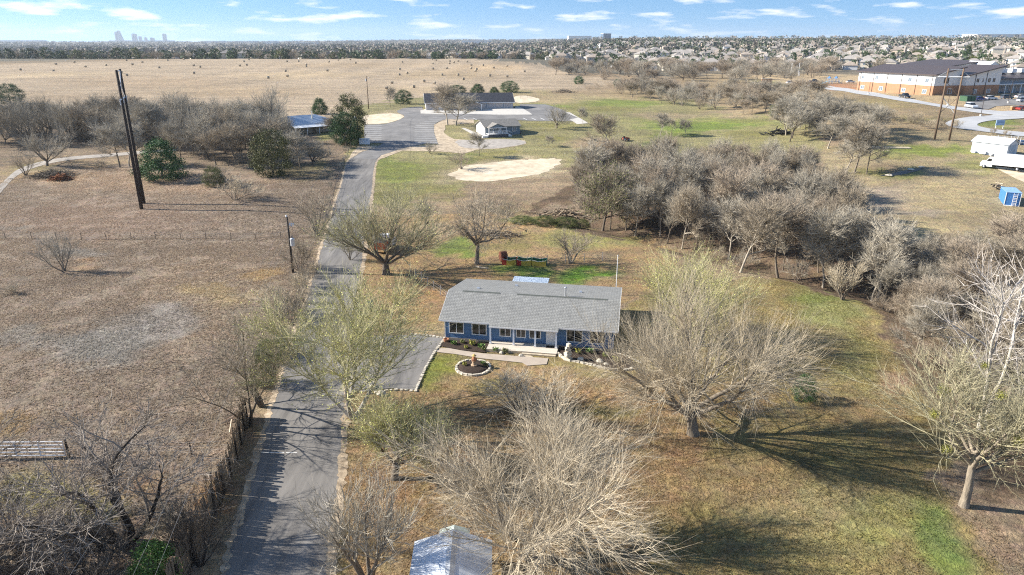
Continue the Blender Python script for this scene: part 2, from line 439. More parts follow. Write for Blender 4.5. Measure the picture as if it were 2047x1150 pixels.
def ground_material():
    m, nt, b = new_mat("ground")
    n, l = nt.nodes, nt.links
    at_n = n.new("ShaderNodeAttribute"); at_n.attribute_name = "soil"
    tcn = n.new("ShaderNodeTexCoord")
    def noise(scale, det, rough=0.6, vec=None, dist=0.0):
        q = n.new("ShaderNodeTexNoise"); q.inputs["Scale"].default_value = scale; q.inputs["Detail"].default_value = det
        q.inputs["Roughness"].default_value = rough; q.inputs["Distortion"].default_value = dist
        l.new(vec or tcn.outputs["Object"], q.inputs["Vector"]); return q.outputs["Fac"]
    def mrange(v, a, b_, c, d):
        q = n.new("ShaderNodeMapRange"); q.inputs[1].default_value = a; q.inputs[2].default_value = b_; q.inputs[3].default_value = c; q.inputs[4].default_value = d
        l.new(v, q.inputs[0]); return q.outputs[0]
    def mul(a, b_):
        q = n.new("ShaderNodeMath"); q.operation = 'MULTIPLY'; l.new(a, q.inputs[0]); l.new(b_, q.inputs[1]); return q.outputs[0]
    n1 = noise(0.35, 6, 0.68); n2 = noise(1.7, 5, 0.7, dist=0.7); n3 = noise(9.0, 3, 0.7)
    hue = noise(0.8, 4, 0.6); n4 = noise(0.03, 4, 0.6)
    val = mul(mul(mul(mrange(n1, .25, .75, .68, 1.30), mrange(n2, .25, .75, .60, 1.38)), mrange(n3, .25, .75, .74, 1.26)), mrange(n4, .3, .7, .9, 1.1))
    mpx = n.new("ShaderNodeMapping"); mpx.inputs["Scale"].default_value = (.02, .16, 1); mpx.inputs["Rotation"].default_value = (0, 0, .18); l.new(tcn.outputs["Object"], mpx.inputs[0])
    val = mul(val, mrange(noise(1.0, 6, .7, mpx.outputs[0], .4), .3, .7, .74, 1.24))
    hs = n.new("ShaderNodeHueSaturation")
    l.new(mrange(hue, .25, .75, .478, .522), hs.inputs["Hue"]); l.new(mrange(n1, .3, .7, .88, 1.12), hs.inputs["Saturation"])
    l.new(val, hs.inputs["Value"]); l.new(at_n.outputs["Color"], hs.inputs["Color"])
    l.new(hs.outputs[0], b.inputs["Base Color"])
    b.inputs["Roughness"].default_value = 0.95; b.inputs["Specular IOR Level"].default_value = 0.1
    bp = n.new("ShaderNodeBump"); bp.inputs["Distance"].default_value = 0.6; bp.inputs["Strength"].default_value = 0.85
    bp2 = n.new("ShaderNodeBump"); bp2.inputs["Distance"].default_value = 0.07; bp2.inputs["Strength"].default_value = 0.8
    l.new(n2, bp.inputs["Height"]); l.new(n3, bp2.inputs["Height"]); l.new(bp.outputs[0], bp2.inputs["Normal"])
    l.new(bp2.outputs[0], b.inputs["Normal"])
    return m
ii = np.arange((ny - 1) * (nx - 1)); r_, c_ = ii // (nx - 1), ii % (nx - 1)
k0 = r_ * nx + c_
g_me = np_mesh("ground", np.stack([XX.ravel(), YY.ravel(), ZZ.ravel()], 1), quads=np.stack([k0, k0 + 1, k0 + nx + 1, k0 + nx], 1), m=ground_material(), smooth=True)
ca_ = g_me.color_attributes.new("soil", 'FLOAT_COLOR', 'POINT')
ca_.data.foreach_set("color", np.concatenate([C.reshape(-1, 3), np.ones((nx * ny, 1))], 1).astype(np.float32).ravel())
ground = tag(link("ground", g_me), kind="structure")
def soil_at(x, y):
    i = np.clip(np.searchsorted(GX, x) - 1, 0, nx - 2); j = np.clip(np.searchsorted(GY, y) - 1, 0, ny - 2)
    return C[j, i]

# ------------------------------------------------------------------ sheets laid on the ground
from mathutils.geometry import delaunay_2d_cdt
def densify(pts, step):
    out = []
    for a, b in zip(pts, pts[1:] + pts[:1]):
        a = Vector(a[:2]); b = Vector(b[:2]); k = max(1, int((b - a).length / step))
        out += [a + (b - a) * (i / k) for i in range(k)]
    return out
def smooth_loop(pts, it=2):
    for _ in range(it):
        q = []
        for a, b in zip(pts, pts[1:] + pts[:1]):
            a = Vector(a[:2]); b = Vector(b[:2]); q += [a * .75 + b * .25, a * .25 + b * .75]
        pts = q
    return pts
def drape(name, pts, m, lift=0.03, step=2.0, rough=0.0, parent=None, kind="structure", sm=0, thick=0.0):
    """a thin sheet following the ground inside an outline of world points"""
    pts = [Vector(p[:2]) for p in pts]
    if sm: pts = smooth_loop(pts, sm)
    bd = densify(pts, step)
    if rough:
        bd = [p + Vector((random.uniform(-rough, rough), random.uniform(-rough, rough))) for p in bd]
    xs = [p.x for p in bd]; ys = [p.y for p in bd]
    gx, gy = np.meshgrid(np.arange(min(xs), max(xs), step), np.arange(min(ys), max(ys), step))
    ins = inpoly(gx, gy, [(p.x, p.y) for p in bd])
    nb = len(bd)
    vs = bd + [Vector((a, b)) for a, b in zip(gx[ins], gy[ins])]
    r = delaunay_2d_cdt(vs, [], [list(range(nb))], 1, 1e-5)
    V = [(p.x, p.y, hz(p.x, p.y) + lift) for p in r[0]]
    F = [tuple(f) for f in r[2]]
    mb = MB(); mb.v = V; mb.f = F
    if thick:
        o = len(V); edge = bd
        bx = [(p.x, p.y, hz(p.x, p.y) + lift) for p in bd]; bz = [(p.x, p.y, hz(p.x, p.y) - thick) for p in bd]
        mb.v += bx + bz
        mb.f += [(o + i, o + (i + 1) % nb, o + nb + (i + 1) % nb, o + nb + i) for i in range(nb)]
    o = mb.build(name, m, parent, smooth=False)
    return tag(o, kind=kind) if kind and not parent else o
def strip(name, L, R, m, lift=0.03, step=2.0, nc=5, parent=None, kind="structure"):
    """a road between two edges given as world points"""
    def resample(P, k):
        P = np.array([(p[0], p[1]) for p in P]); d = np.concatenate([[0], np.cumsum(np.hypot(*np.diff(P, axis=0).T))])
        # smooth (Catmull-like) by cubic interpolation of coordinates
        t = np.linspace(0, d[-1], k); xs = np.interp(t, d, P[:, 0]); ys = np.interp(t, d, P[:, 1])
        ker = np.ones(9) / 9; pad = lambda a: np.concatenate([a[0] - (a[4:0:-1] - a[0]), a, a[-1] - (a[-2:-6:-1] - a[-1])])
        return np.stack([np.convolve(pad(xs), ker, 'valid'), np.convolve(pad(ys), ker, 'valid')], 1)
    ln = sum((Vector(a[:2]) - Vector(b[:2])).length for a, b in zip(L, L[1:]))
    k = max(12, int(ln / step))
    l, r = resample(L, k), resample(R, k)
    t = np.linspace(0, 1, nc)[None, :, None]
    P = l[:, None] * (1 - t) + r[:, None] * t
    Z = HT(P[..., 0], P[..., 1]) + lift
    V = np.concatenate([P, Z[..., None]], 2).reshape(-1, 3)
    i, j = np.meshgrid(np.arange(k - 1), np.arange(nc - 1), indexing='ij'); a = (i * nc + j).ravel()
    me = np_mesh(name, V, quads=np.stack([a, a + 1, a + nc + 1, a + nc], 1), m=m, smooth=True)
    o = link(name, me, parent)
    if kind and not parent: tag(o, kind=kind)
    return o, l, r
def A(*pts): return [at(*p) for p in pts]

asphalt = mat("asphalt", (0.155, 0.146, 0.138), 0.9, var=0.25, scale=0.9, bump=0.008, bscale=40, col2=(0.195, 0.182, 0.168), stretch=(1.0, .12, 1))
asphalt_new = mat("asphalt_lot", (0.185, 0.178, 0.172), 0.9, var=0.2, scale=0.25, bump=0.006, bscale=40, col2=(0.215, 0.205, 0.195))
verge_m = mat("verge_earth", (0.33, 0.245, 0.165), 0.95, var=0.4, scale=1.3, bump=0.03, bscale=14, col2=(0.42, 0.335, 0.235))
gravel = mat("gravel", (0.40, 0.31, 0.21), 0.95, var=0.35, scale=0.9, bump=0.03, bscale=14, col2=(0.46, 0.375, 0.27))
dirt = mat("pale_dirt", (0.55, 0.45, 0.31), 0.95, var=0.22, scale=0.45, bump=0.03, bscale=8, col2=(0.60, 0.51, 0.38))
grey_gravel = mat("grey_gravel", (0.36, 0.325, 0.285), 0.95, var=0.25, scale=0.8, bump=0.03, bscale=14)
concrete = mat("concrete", (0.52, 0.49, 0.44), 0.9, var=0.12, scale=1.0, bump=0.004, bscale=30)
road_concrete = mat("road_concrete", (0.42, 0.42, 0.42), 0.9, var=0.12, scale=0.3)
kerb_mat = mat("kerb_concrete", (0.62, 0.57, 0.47), 0.9, var=0.12, scale=1.0)
white_paint = mat("white_paint", (0.80, 0.80, 0.78), 0.6, var=0.06, scale=2)

# the drive
DL = A((436, 1185), (450, 1150), (468, 1085), (487, 1000), (520, 900), (548, 790), (584, 690), (612, 595), (630, 537), (642, 496), (655, 459), (664, 419), (676, 385), (684, 362), (690, 330), (702, 309), (735, 297))
DR = A((650, 1185), (655, 1150), (671, 1040), (682, 930), (686, 850), (700, 700), (712, 600), (723, 537), (729, 496), (733, 455), (738, 419), (743, 393), (746, 362), (748, 336), (755, 314), (790, 299), (840, 291))
drive, dl_, dr_ = strip("driveway", DL, DR, asphalt, lift=0.035, step=2.0, nc=7)
def offs(P, d):
    t = np.gradient(P, axis=0); nrm = np.stack([t[:, 1], -t[:, 0]], 1); nrm /= np.linalg.norm(nrm, axis=1)[:, None]
    return P + nrm * d
rgw = np.random.default_rng(1)
def ragged(n, a, b): return np.convolve(rgw.random(n + 4), np.ones(5) / 5, 'valid')[:, None] * (b - a) + a + rgw.normal(0, .08, (n, 1))
def verge(P, Q, wd, n):
    """earth and gravel strip of uneven width along one edge of the drive"""
    k = np.linspace(0, len(P) - 1, n); i0 = np.clip(k.astype(int), 0, len(P) - 2); f = (k - i0)[:, None]
    p = P[i0] * (1 - f) + P[i0 + 1] * f; q = Q[i0] * (1 - f) + Q[i0 + 1] * f; out = (p - q) / np.linalg.norm(p - q, axis=1)[:, None]
    a = p - out * ragged(n, .0, .35); b = p + out * ragged(n, *wd); V = np.zeros((n, 2, 3)); V[:, 0, :2] = a; V[:, 1, :2] = b
    V[:, 0, 2] = HT(a[:, 0], a[:, 1]) + .05; V[:, 1, 2] = HT(b[:, 0], b[:, 1]) + .015; m_ = np.arange(n - 1) * 2
    return tag(link("gravel_verge", np_mesh("gravel_verge", V.reshape(-1, 3), quads=np.stack([m_, m_ + 1, m_ + 3, m_ + 2], 1), m=verge_m)), kind="structure")
verge(dl_, dr_, (.1, .55), 520)
verge(dr_, dl_, (.1, .85), 520)
for a_p, b_p in (((521, 905), (568, 906)), ((572, 906), (594, 906))):
    a, b = A(a_p, b_p); k = 6; mb = MB()
    for i in range(k + 1):
        p = a + (b - a) * i / k; mb.v += [(p.x, p.y - .035, hz(p.x, p.y) + .045), (p.x, p.y + .035, hz(p.x, p.y) + .045)]
    mb.f = [(2 * i, 2 * i + 1, 2 * i + 3, 2 * i + 2) for i in range(k)]; mb.build('road_stripe', white_paint, drive)
# parking lot
def Z6(*pts): return [(680 + x / 4.874, 160 + y / 4.874) for x, y in pts]
LOT = A(*(Z6((120, 770), (230, 700), (370, 645), (420, 620), (300, 615), (232, 612), (236, 437), (430, 433), (540, 405), (625, 366), (618, 345), (562, 322), (552, 302), (610, 278), (700, 266), (800, 262),
               (812, 330), (1020, 340)) + [(1035, 222), (1040, 209), (1090, 209), (1126, 221), (1156, 237), (1144, 243), (1040, 241)] +
          Z6((1310, 388), (1030, 385), (960, 408), (912, 440), (915, 520), (955, 625), (840, 622), (600, 668), (400, 735), (345, 775))))
drape("parking_lot", LOT, asphalt_new, lift=0.06, step=3.0)
# pale concrete in front of the long building, gravel island, gravel pads
drape("gravel_island", A(*Z6((215, 350), (330, 335), (560, 325), (620, 348), (624, 364), (540, 402), (430, 430), (240, 434), (205, 420))), dirt, lift=0.05, rough=0.25, sm=1)
drape("concrete_walk", A(*Z6((782, 300), (830, 290), (1060, 285), (1330, 285), (1700, 280), (1710, 262), (1740, 262), (1875, 342), (1330, 338), (1010, 338), (786, 330))), concrete, lift=0.16, step=3, thick=0.1)
drape("dirt_patch", A((896, 345), (930, 332), (985, 325), (1040, 320), (1112, 316), (1124, 321), (1112, 332), (1100, 342), (1060, 352), (1010, 359), (950, 364), (905, 357)), dirt, lift=0.03, rough=0.75, sm=2, step=1.1)
drape("gravel_pad", A(*Z6((915, 440), (1010, 385), (1300, 388), (1310, 420), (1030, 440), (1010, 520), (1100, 575), (1330, 590), (1800, 590), (1815, 625), (1700, 650), (1540, 672), (1330, 680), (1200, 720), (1000, 700), (600, 690), (430, 760), (355, 778), (420, 720), (620, 660), (960, 630), (918, 520))), gravel, lift=0.045, step=2, rough=0.2)
drape("gravel_pad", A(*Z6((1100, 590), (1330, 585), (1700, 580), (1800, 595), (1812, 622), (1700, 645), (1540, 668), (1360, 672), (1180, 660))), grey_gravel, lift=0.06, step=2, rough=0.3, sm=1)
drape("path", A(*Z6((1178, 470), (1215, 470), (1420, 555), (1395, 572), (1310, 545))), concrete, lift=0.08, step=2)
drape("path", A(*[(680 + x / 2.924, y / 2.924) for x, y in ((1310, 655), (1345, 660), (1450, 722), (1385, 728), (1340, 700), (1390, 690))]), concrete, lift=0.09, step=3)
drape("dirt_patch", A(*[(680 + x / 2.924, y / 2.924) for x, y in ((1015, 560), (1100, 560), (1190, 585), (1130, 600), (1020, 605))]), dirt, lift=0.08, step=3, rough=0.6, sm=1)
drape("dirt_patch", A(*Z6((180, 645), (370, 640), (340, 665), (210, 700), (100, 770), (90, 740))), gravel, lift=0.05, step=2, rough=0.2)
# parking stripes
def stripe(name, a, b, wd, m, lift, parent=None):
    a = Vector(a[:2]); b = Vector(b[:2]); t = (b - a).normalized(); nn = Vector((-t.y, t.x)) * wd / 2; k = 6; mb = MB()
    for i in range(k + 1):
        p = a + (b - a) * i / k
        for q in (p - nn, p + nn): mb.v.append((q.x, q.y, hz(q.x, q.y) + lift))
    mb.f = [(2 * i, 2 * i + 1, 2 * i + 3, 2 * i + 2) for i in range(k)]
    return mb.build(name, m, parent)
lotobj = bpy.data.objects["parking_lot"]
def lerp(a, b, t): return (a[0] + (b[0] - a[0]) * t, a[1] + (b[1] - a[1]) * t)
for i in range(13):
    t = i / 12.0
    ry = 372 + (612 - 372) * t ** 1.05
    lx = 905 - 180 * min(1, t / 0.35) if t < 0.35 else 724
    rx = 1020 - 110 * min(1, t / 0.3) if t < 0.3 else 912 + 40 * (t - 0.3) / 0.7
    a, b = A(*Z6((lx, ry), (rx, ry)))
    stripe("parking_stripe", a, b, 0.2, white_paint, 0.075, lotobj)
for i in range(9):
    ry = 446 + (606 - 446) * i / 8.0
    a, b = A(*Z6((240, ry), (404, ry)))
    stripe("parking_stripe", a, b, 0.2, white_paint, 0.075, lotobj)
for x in (1200, 1290, 1780, 1865, 1950, 2030):
    a, b = A(*Z6((x, 372), (x + 40, 390)))
    stripe("parking_stripe", a, b, 0.22, white_paint, 0.075, lotobj)
# pasture lane at the left
LL = A((-60, 405), (0, 372), (18, 350), (50, 328), (110, 316), (200, 308), (280, 303), (350, 298))
LR = A((-30, 425), (6, 380), (26, 355), (58, 335), (112, 322), (200, 314), (282, 308), (352, 302))
strip("pasture_lane", LL, LR, grey_gravel, lift=0.04, nc=4)
# asphalt pad beside the blue house
drape("asphalt_pad", A((690, 790), (697, 715), (705, 676), (760, 672), (826, 670), (888, 678), (868, 706), (850, 738), (830, 780), (780, 777), (735, 783)), asphalt, lift=0.045, step=1.2)
# school road
SL = A((1620, 168), (1700, 178), (1780, 192), (1860, 207), (1930, 218), (1985, 224), (2060, 226))
SR = A((1610, 172), (1690, 184), (1775, 198), (1855, 212), (1925, 224), (1985, 231), (2060, 238))
strip("school_road", SL, SR, road_concrete, lift=0.1, step=4, nc=4)
drape("school_road", A((2060, 222), (2000, 222), (1990, 231), (1950, 233), (1905, 240), (1890, 245), (1890, 251), (1915, 258), (1960, 263), (2060, 276), (2060, 266), (2010, 262), (1965, 256), (1950, 250), (1965, 244), (2000, 240), (2060, 236)), road_concrete, lift=0.13, step=3, sm=1)
drape("school_parking", A((1930, 204), (1960, 198), (2060, 196), (2060, 210), (1990, 213), (1975, 219), (1930, 216)), asphalt_new, lift=0.12, step=4)
drape("gravel_yard", A((1985, 333), (2020, 325), (2070, 330), (2070, 372), (2040, 362), (2005, 345)), dirt, lift=0.04, step=2, rough=0.2, sm=1)
strip("school_kerb", [p for p in SR], [Vector((p.x + 0.1, p.y - 0.6, 0)) for p in SR], kerb_mat, lift=0.16, step=4, nc=2)
# ------------------------------------------------------------------ trees
def nrm(v): return v / np.maximum(np.linalg.norm(v, axis=-1, keepdims=True), 1e-9)
def poly_grow(rg, p, d, ln, K, up=0.0, wob=0.0, droop=0.0):
    """N polylines from points p along directions d: (N,K,3)"""
    N = len(p); P = np.zeros((N, K, 3)); P[:, 0] = p; d = nrm(d); st = (ln / (K - 1))[:, None]
    for k in range(1, K):
        d = nrm(d + np.array([0, 0, up - droop * k / K]) / (K - 1) + rg.normal(0, wob, (N, 3)))
        P[:, k] = P[:, k - 1] + d * st
    return P
def spawn(rg, P, R, n, t0, t1, ang, ang_sd, ln, ln_sd, rr, K, up, wob, droop=0.0, lfall=0.35, rmin=0.004):
    """n children on every polyline"""
    N, Kp, _ = P.shape
    t = t0 + (t1 - t0) * (np.arange(n)[None] + rg.random((N, n))) / n
    f = np.clip(t, 0, 0.9999) * (Kp - 1); i = f.astype(int); w = (f - i)[..., None]; r_i = np.arange(N)[:, None]
    pos = P[r_i, i] * (1 - w) + P[r_i, i + 1] * w
    tan = nrm(P[r_i, i + 1] - P[r_i, i]); rad = R[r_i, i] * (1 - w[..., 0]) + R[r_i, i + 1] * w[..., 0]
    ref = nrm(np.where(np.abs(tan[..., 2:3]) < 0.95, np.array([0, 0, 1.0]), np.array([1.0, 0, 0])))
    a = nrm(np.cross(tan, ref)); b = np.cross(tan, a)
    az = (rg.random((N, 1)) * 6.28 + np.arange(n)[None] * 2.4 + rg.normal(0, 0.4, (N, n)))[..., None]
    th = np.clip(rg.normal(ang, ang_sd, (N, n)), 0.08, 1.7)[..., None]
    d = tan * np.cos(th) + (a * np.cos(az) + b * np.sin(az)) * np.sin(th)
    L = ln * np.clip(rg.normal(1, ln_sd, (N, n)), 0.45, 1.7) * (1 - lfall * (t - t0) / max(t1 - t0, 1e-6))
    pos, d, L, rad = pos.reshape(-1, 3), d.reshape(-1, 3), L.ravel(), np.maximum(rad.ravel() * rr, rmin)
    Pn = poly_grow(rg, pos, d, L, K, up, wob, droop)
    Rn = rad[:, None] * np.linspace(1, 0.35, K)[None]
    return Pn, Rn
def tubes(P, R, sides):
    """polylines to tapered tubes, or to ribbons when sides is 2"""
    N, K, _ = P.shape
    T = np.empty_like(P); T[:, 1:-1] = P[:, 2:] - P[:, :-2]; T[:, 0] = P[:, 1] - P[:, 0]; T[:, -1] = P[:, -1] - P[:, -2]; T = nrm(T)
    ref = np.where(np.abs(T[:, :1, 2:3]) < 0.9, np.array([0, 0, 1.0]), np.array([1.0, 0, 0]))
    a = nrm(np.cross(T, np.broadcast_to(ref, T.shape))); b = np.cross(T, a)
    if sides == 2:
        ph = np.random.default_rng(N).random((N, 1, 1)) * 3.14
        s = (a * np.cos(ph) + b * np.sin(ph)) * R[..., None]
        V = np.stack([P - s, P + s], 2)
    else:
        an = np.arange(sides) * 2 * math.pi / sides
        V = P[:, :, None] + (a[:, :, None] * np.cos(an)[None, None, :, None] + b[:, :, None] * np.sin(an)[None, None, :, None]) * R[:, :, None, None]
    V = V.reshape(-1, 3); base = (np.arange(N) * K * sides)[:, None, None] + (np.arange(K - 1) * sides)[None, :, None]
    if sides == 2:
        q = base[..., 0]; F = np.stack([q, q + 1, q + 3, q + 2], -1).reshape(-1, 4)
    else:
        j = np.arange(sides)[None, None]; j2 = (j + 1) % sides
        F = np.stack([base + j, base + j2, base + sides + j2, base + sides + j], -1).reshape(-1, 4)
    return V, F
def joinvf(lst):
    V, F, o = [], [], 0
    for v, f in lst:
        V.append(v); F.append(f + o); o += len(v)
    return np.concatenate(V), np.concatenate(F)
def leaf_quads(rg, P, size, jitter=0.0, flat=0.0, aspect=0.6):
    N = len(P); a = nrm(rg.normal(0, 1, (N, 3))); b = nrm(np.cross(a, rg.normal(0, 1, (N, 3))))
    s = size * rg.uniform(0.6, 1.4, (N, 1)); P = P + rg.normal(0, jitter, (N, 3)) if jitter else P
    V = np.stack([P - a * s, P + b * s * aspect, P + a * s, P - b * s * aspect], 1).reshape(-1, 3)
    F = (np.arange(N) * 4)[:, None] + np.arange(4)[None]
    return V, F

# kinds of bare tree; lengths are relative, the mesh is scaled afterwards to height 1 and spread 1
KINDS = {
 # short trunk, limbs fanning out low, masses of long straight shoots
 'broom':  dict(stems=1, trunk=.16, rt=.035, limbs=7, la=.75, las=.2, ll=.55, lup=.35, n2=7, a2=.6, l2=.36, n3=9, a3=.5, l3=.24, n4=11, a4=.42, l4=.17, up3=.3, up4=.42, wob=.10),
 # big, spreading, dense drooping outer shoots
 'spread': dict(stems=1, trunk=.17, rt=.04, limbs=8, la=.95, las=.22, ll=.6, lup=.45, n2=8, a2=.65, l2=.36, n3=9, a3=.55, l3=.24, n4=13, a4=.45, l4=.19, up3=.12, up4=.18, wob=.11),
 # several slim stems from one foot
 'multi':  dict(stems=5, trunk=.0, rt=.018, limbs=0, la=.4, las=.16, ll=.75, lup=.25, n2=9, a2=.6, l2=.38, n3=7, a3=.5, l3=.22, n4=8, a4=.45, l4=.14, up3=.3, up4=.4, wob=.09),
 # woodland tree with a clear leader
 'wood':   dict(stems=1, trunk=.78, rt=.016, limbs=13, la=.75, las=.2, ll=.36, lup=.45, n2=6, a2=.6, l2=.2, n3=6, a3=.55, l3=.13, n4=6, a4=.5, l4=.085, up3=.3, up4=.35, wob=.11, t0=.34),
 # gnarled old tree, open crown
 'gnarl':  dict(stems=1, trunk=.3, rt=.032, limbs=7, la=.9, las=.25, ll=.5, lup=.3, n2=7, a2=.8, l2=.32, n3=7, a3=.7, l3=.19, n4=8, a4=.6, l4=.12, up3=.1, up4=.15, wob=.17),
 # pale, few heavy limbs
 'pale':   dict(stems=3, trunk=.0, rt=.0125, limbs=0, la=.35, las=.12, ll=.95, lup=.15, n2=9, a2=.75, l2=.34, n3=6, a3=.6, l3=.2, n4=5, a4=.55, l4=.12, up3=.25, up4=.25, wob=.11),
 # low brush
 'brush':  dict(stems=11, trunk=.0, rt=.010, limbs=0, la=.6, las=.28, ll=.75, lup=.25, n2=6, a2=.6, l2=.36, n3=7, a3=.55, l3=.2, n4=6, a4=.5, l4=.12, up3=.25, up4=.2, wob=.12),
}
KINDS['round'] = dict(stems=1, trunk=.36, rt=.019, limbs=11, la=.85, las=.22, ll=.46, lup=.35, n2=8, a2=.65, l2=.28, n3=9, a3=.6, l3=.18, n4=10, a4=.55, l4=.12, up3=.2, up4=.2, wob=.13, t0=.52)
KINDS['upround'] = dict(KINDS['round'], trunk=.40, la=.72, lup=.75, t0=.62, up3=.35, up4=.3, rt=.021)
KINDS['smallround'] = dict(KINDS['round'], rt=.045, trunk=.34, l3=.22, l4=.16, wob=.1)
KINDS['fork'] = dict(stems=4, trunk=.0, rt=.0135, limbs=0, la=.36, las=.12, ll=.9, lup=.05, n2=12, a2=.62, l2=.34, n3=9, a3=.55, l3=.2, n4=11, a4=.5, l4=.15, up3=.2, up4=.3, wob=.10)
KINDS['lean'] = dict(stems=3, trunk=.0, rt=.012, limbs=0, la=.4, las=.15, ll=.85, lup=.15, n2=11, a2=.7, l2=.36, n3=7, a3=.6, l3=.2, n4=7, a4=.55, l4=.12, up3=.15, up4=.15, wob=.13)
KINDS['oldfork'] = dict(stems=6, trunk=.0, rt=.022, limbs=0, la=.5, las=.25, ll=.9, lup=.3, n2=10, a2=.75, l2=.36, n3=7, a3=.7, l3=.2, n4=7, a4=.6, l4=.12, up3=.1, up4=.1, wob=.15)
def bare_tree(kind, seed, tw=0.0011, dens=1.0, buds=0, tn=1.0):
    """returns meshes-as-arrays (trunk, crown, bud points) scaled to unit height and unit spread"""
    k = KINDS[kind]; rg = np.random.default_rng(seed)
    up = np.array([0, 0, 1.0])
    if k['limbs']:
        d0 = nrm(np.array([[rg.normal(0, .08), rg.normal(0, .08), 1.0]]))
        T = poly_grow(rg, np.zeros((1, 3)), d0, np.array([k['trunk']]), 7, .1, .07)
        RT = k['rt'] * np.linspace(1.08, .7 if k['trunk'] < .5 else .22, 7)[None]; RT[0, 0] *= 1.18
        t0 = k.get('t0', .72)
        L1, R1 = spawn(rg, T, RT, k['limbs'], t0, .999, k['la'], k['las'], k['ll'], .18, .62 if k['trunk'] < .5 else .5, 8, k['lup'], k['wob'], lfall=.0 if k['trunk'] < .5 else .55)
    else:
        n = k['stems']; az = rg.random() * 6.28 + np.arange(n) * 2 * math.pi / n + rg.normal(0, .3, n); th = np.abs(rg.normal(k['la'], k['las'], n))
        d0 = np.stack([np.cos(az) * np.sin(th), np.sin(az) * np.sin(th), np.cos(th)], 1)
        p0 = np.stack([np.cos(az), np.sin(az), az * 0], 1) * k['rt'] * (1.0 if n < 8 else 4.0)
        T = poly_grow(rg, p0, d0, k['ll'] * rg.uniform(.75, 1.15, n), 9, k['lup'], k['wob'])
        RT = k['rt'] * rg.uniform(.7, 1.15, (n, 1)) * np.linspace(1.2, .25, 9)[None]; RT[:, 0] *= 1.25
        L1, R1 = T, RT
    c = lambda v: max(2, int(round(v * dens)))
    s2 = .28 if k['limbs'] else .3
    L2, R2 = spawn(rg, L1, R1, c(k['n2']), s2, .99, k['a2'], .25, k['l2'], .42, .55, 6, k['up3'], k['wob'], lfall=.4)
    Pm = [(L1, R1)]
    L3, R3 = spawn(rg, L2, R2, c(k['n3']), .15, .99, k['a3'], .28, k['l3'], .42, .5, 5, k['up3'], k['wob'] * .9, rmin=tw * 1.5)
    L3b, R3b = spawn(rg, L1, R1, c(k['n3']), .35, .99, k['a3'], .25, k['l3'], .3, .25, 5, k['up3'], k['wob'] * .9, rmin=tw * 1.5)
    L3 = np.concatenate([L3, L3b]); R3 = np.concatenate([R3, R3b]); R3 = np.minimum(R3, tw * 6)
    L4, R4 = spawn(rg, L3, R3, c(k['n4'] * tn), .1, .99, k['a4'], .24, k['l4'], .45, .5, 4, k['up4'], k['wob'] * .7, rmin=tw)
    R4 = np.minimum(R4, tw) * np.linspace(1.15, .55, 4)[None]
    allp = np.concatenate([L4.reshape(-1, 3), L3.reshape(-1, 3)])
    zt = np.percentile(allp[:, 2], 99.5); ctr = (np.percentile(allp[:, 0], 1) + np.percentile(allp[:, 0], 99)) / 2
    wd = max(np.percentile(allp[:, 0], 98.5) - np.percentile(allp[:, 0], 1.5), np.percentile(allp[:, 1], 98.5) - np.percentile(allp[:, 1], 1.5))
    def sc(P): return P * np.array([1 / wd, 1 / wd, 1 / zt])
    iso = (2 / wd + 1 / zt) / 3
    trunk = [tubes(sc(T), RT * iso, 7)]
    if k['limbs']: trunk.append(tubes(sc(L1), R1 * iso, 6))
    crown = [tubes(sc(L2), R2 * iso, 4), tubes(sc(L3), R3 * iso, 3), tubes(sc(L4), R4 * iso, 2)]
    bd = None
    if buds:
        idx = rg.integers(0, len(L4), buds); f = rg.random(buds) * 2.99; i = f.astype(int); w = (f - i)[:, None]
        bd = sc(L4[idx, i] * (1 - w) + L4[idx, i + 1] * w)
    return joinvf(trunk), joinvf(crown), bd

bark_grey = mat("bark_grey", (0.20, 0.165, 0.125), 0.95, var=.35, scale=55, bump=.03, bscale=160, stretch=(1, 1, .25))
bark_dark = mat("bark_dark", (0.13, 0.105, 0.08), 0.95, var=.35, scale=55, bump=.03, bscale=160, stretch=(1, 1, .25))
bark_pale = mat("bark_pale", (0.36, 0.315, 0.25), 0.9, var=.45, scale=55, bump=.02, bscale=160, stretch=(1, 1, .3))
bark_drive = mat("bark_drive", (0.46, 0.42, 0.36), 0.9, var=.45, scale=55, bump=.02, bscale=160, stretch=(1, 1, .3))
bark_mid = mat("bark_mid", (0.27, 0.225, 0.17), 0.95, var=.45, scale=55, bump=.04, bscale=160, stretch=(1, 1, .25))
twig_mid = mat("twig_mid", (0.27, 0.23, 0.19), 0.85, var=.3, scale=14)
twig_edge = mat("twig_edge", (0.36, 0.325, 0.205), 0.85, var=.3, scale=14)
bark_black = mat("bark_black", (0.055, 0.045, 0.037), 0.95, var=.4, scale=55, bump=.03, bscale=160, stretch=(1, 1, .25))
bark_white = mat("bark_white", (0.50, 0.46, 0.40), 0.9, var=.3, scale=55, bump=.02, bscale=160, stretch=(1, 1, .3))
twig_tan = mat("twig_tan", (0.49, 0.415, 0.30), 0.85, var=.25, scale=14, rand=.1)
twig_olive = mat("twig_olive", (0.47, 0.43, 0.24), 0.85, var=.25, scale=14, rand=.1)
twig_dark = mat("twig_dark", (0.12, 0.10, 0.08), 0.85, var=.3, scale=14, rand=.15)  # dark twigs; on the bottom-left brush this tone stands in for shade
twig_grey = mat("twig_grey", (0.385, 0.345, 0.275), 0.85, var=.25, scale=14, rand=.18)
twig_brown = mat("twig_brown", (0.345, 0.29, 0.215), 0.85, var=.25, scale=14, rand=.15)
twig_red = mat("twig_red", (0.37, 0.305, 0.23), 0.85, var=.25, scale=14, rand=.15)
twig_white = mat("twig_white", (0.44, 0.40, 0.36), 0.85, var=.2, scale=14, rand=.1)
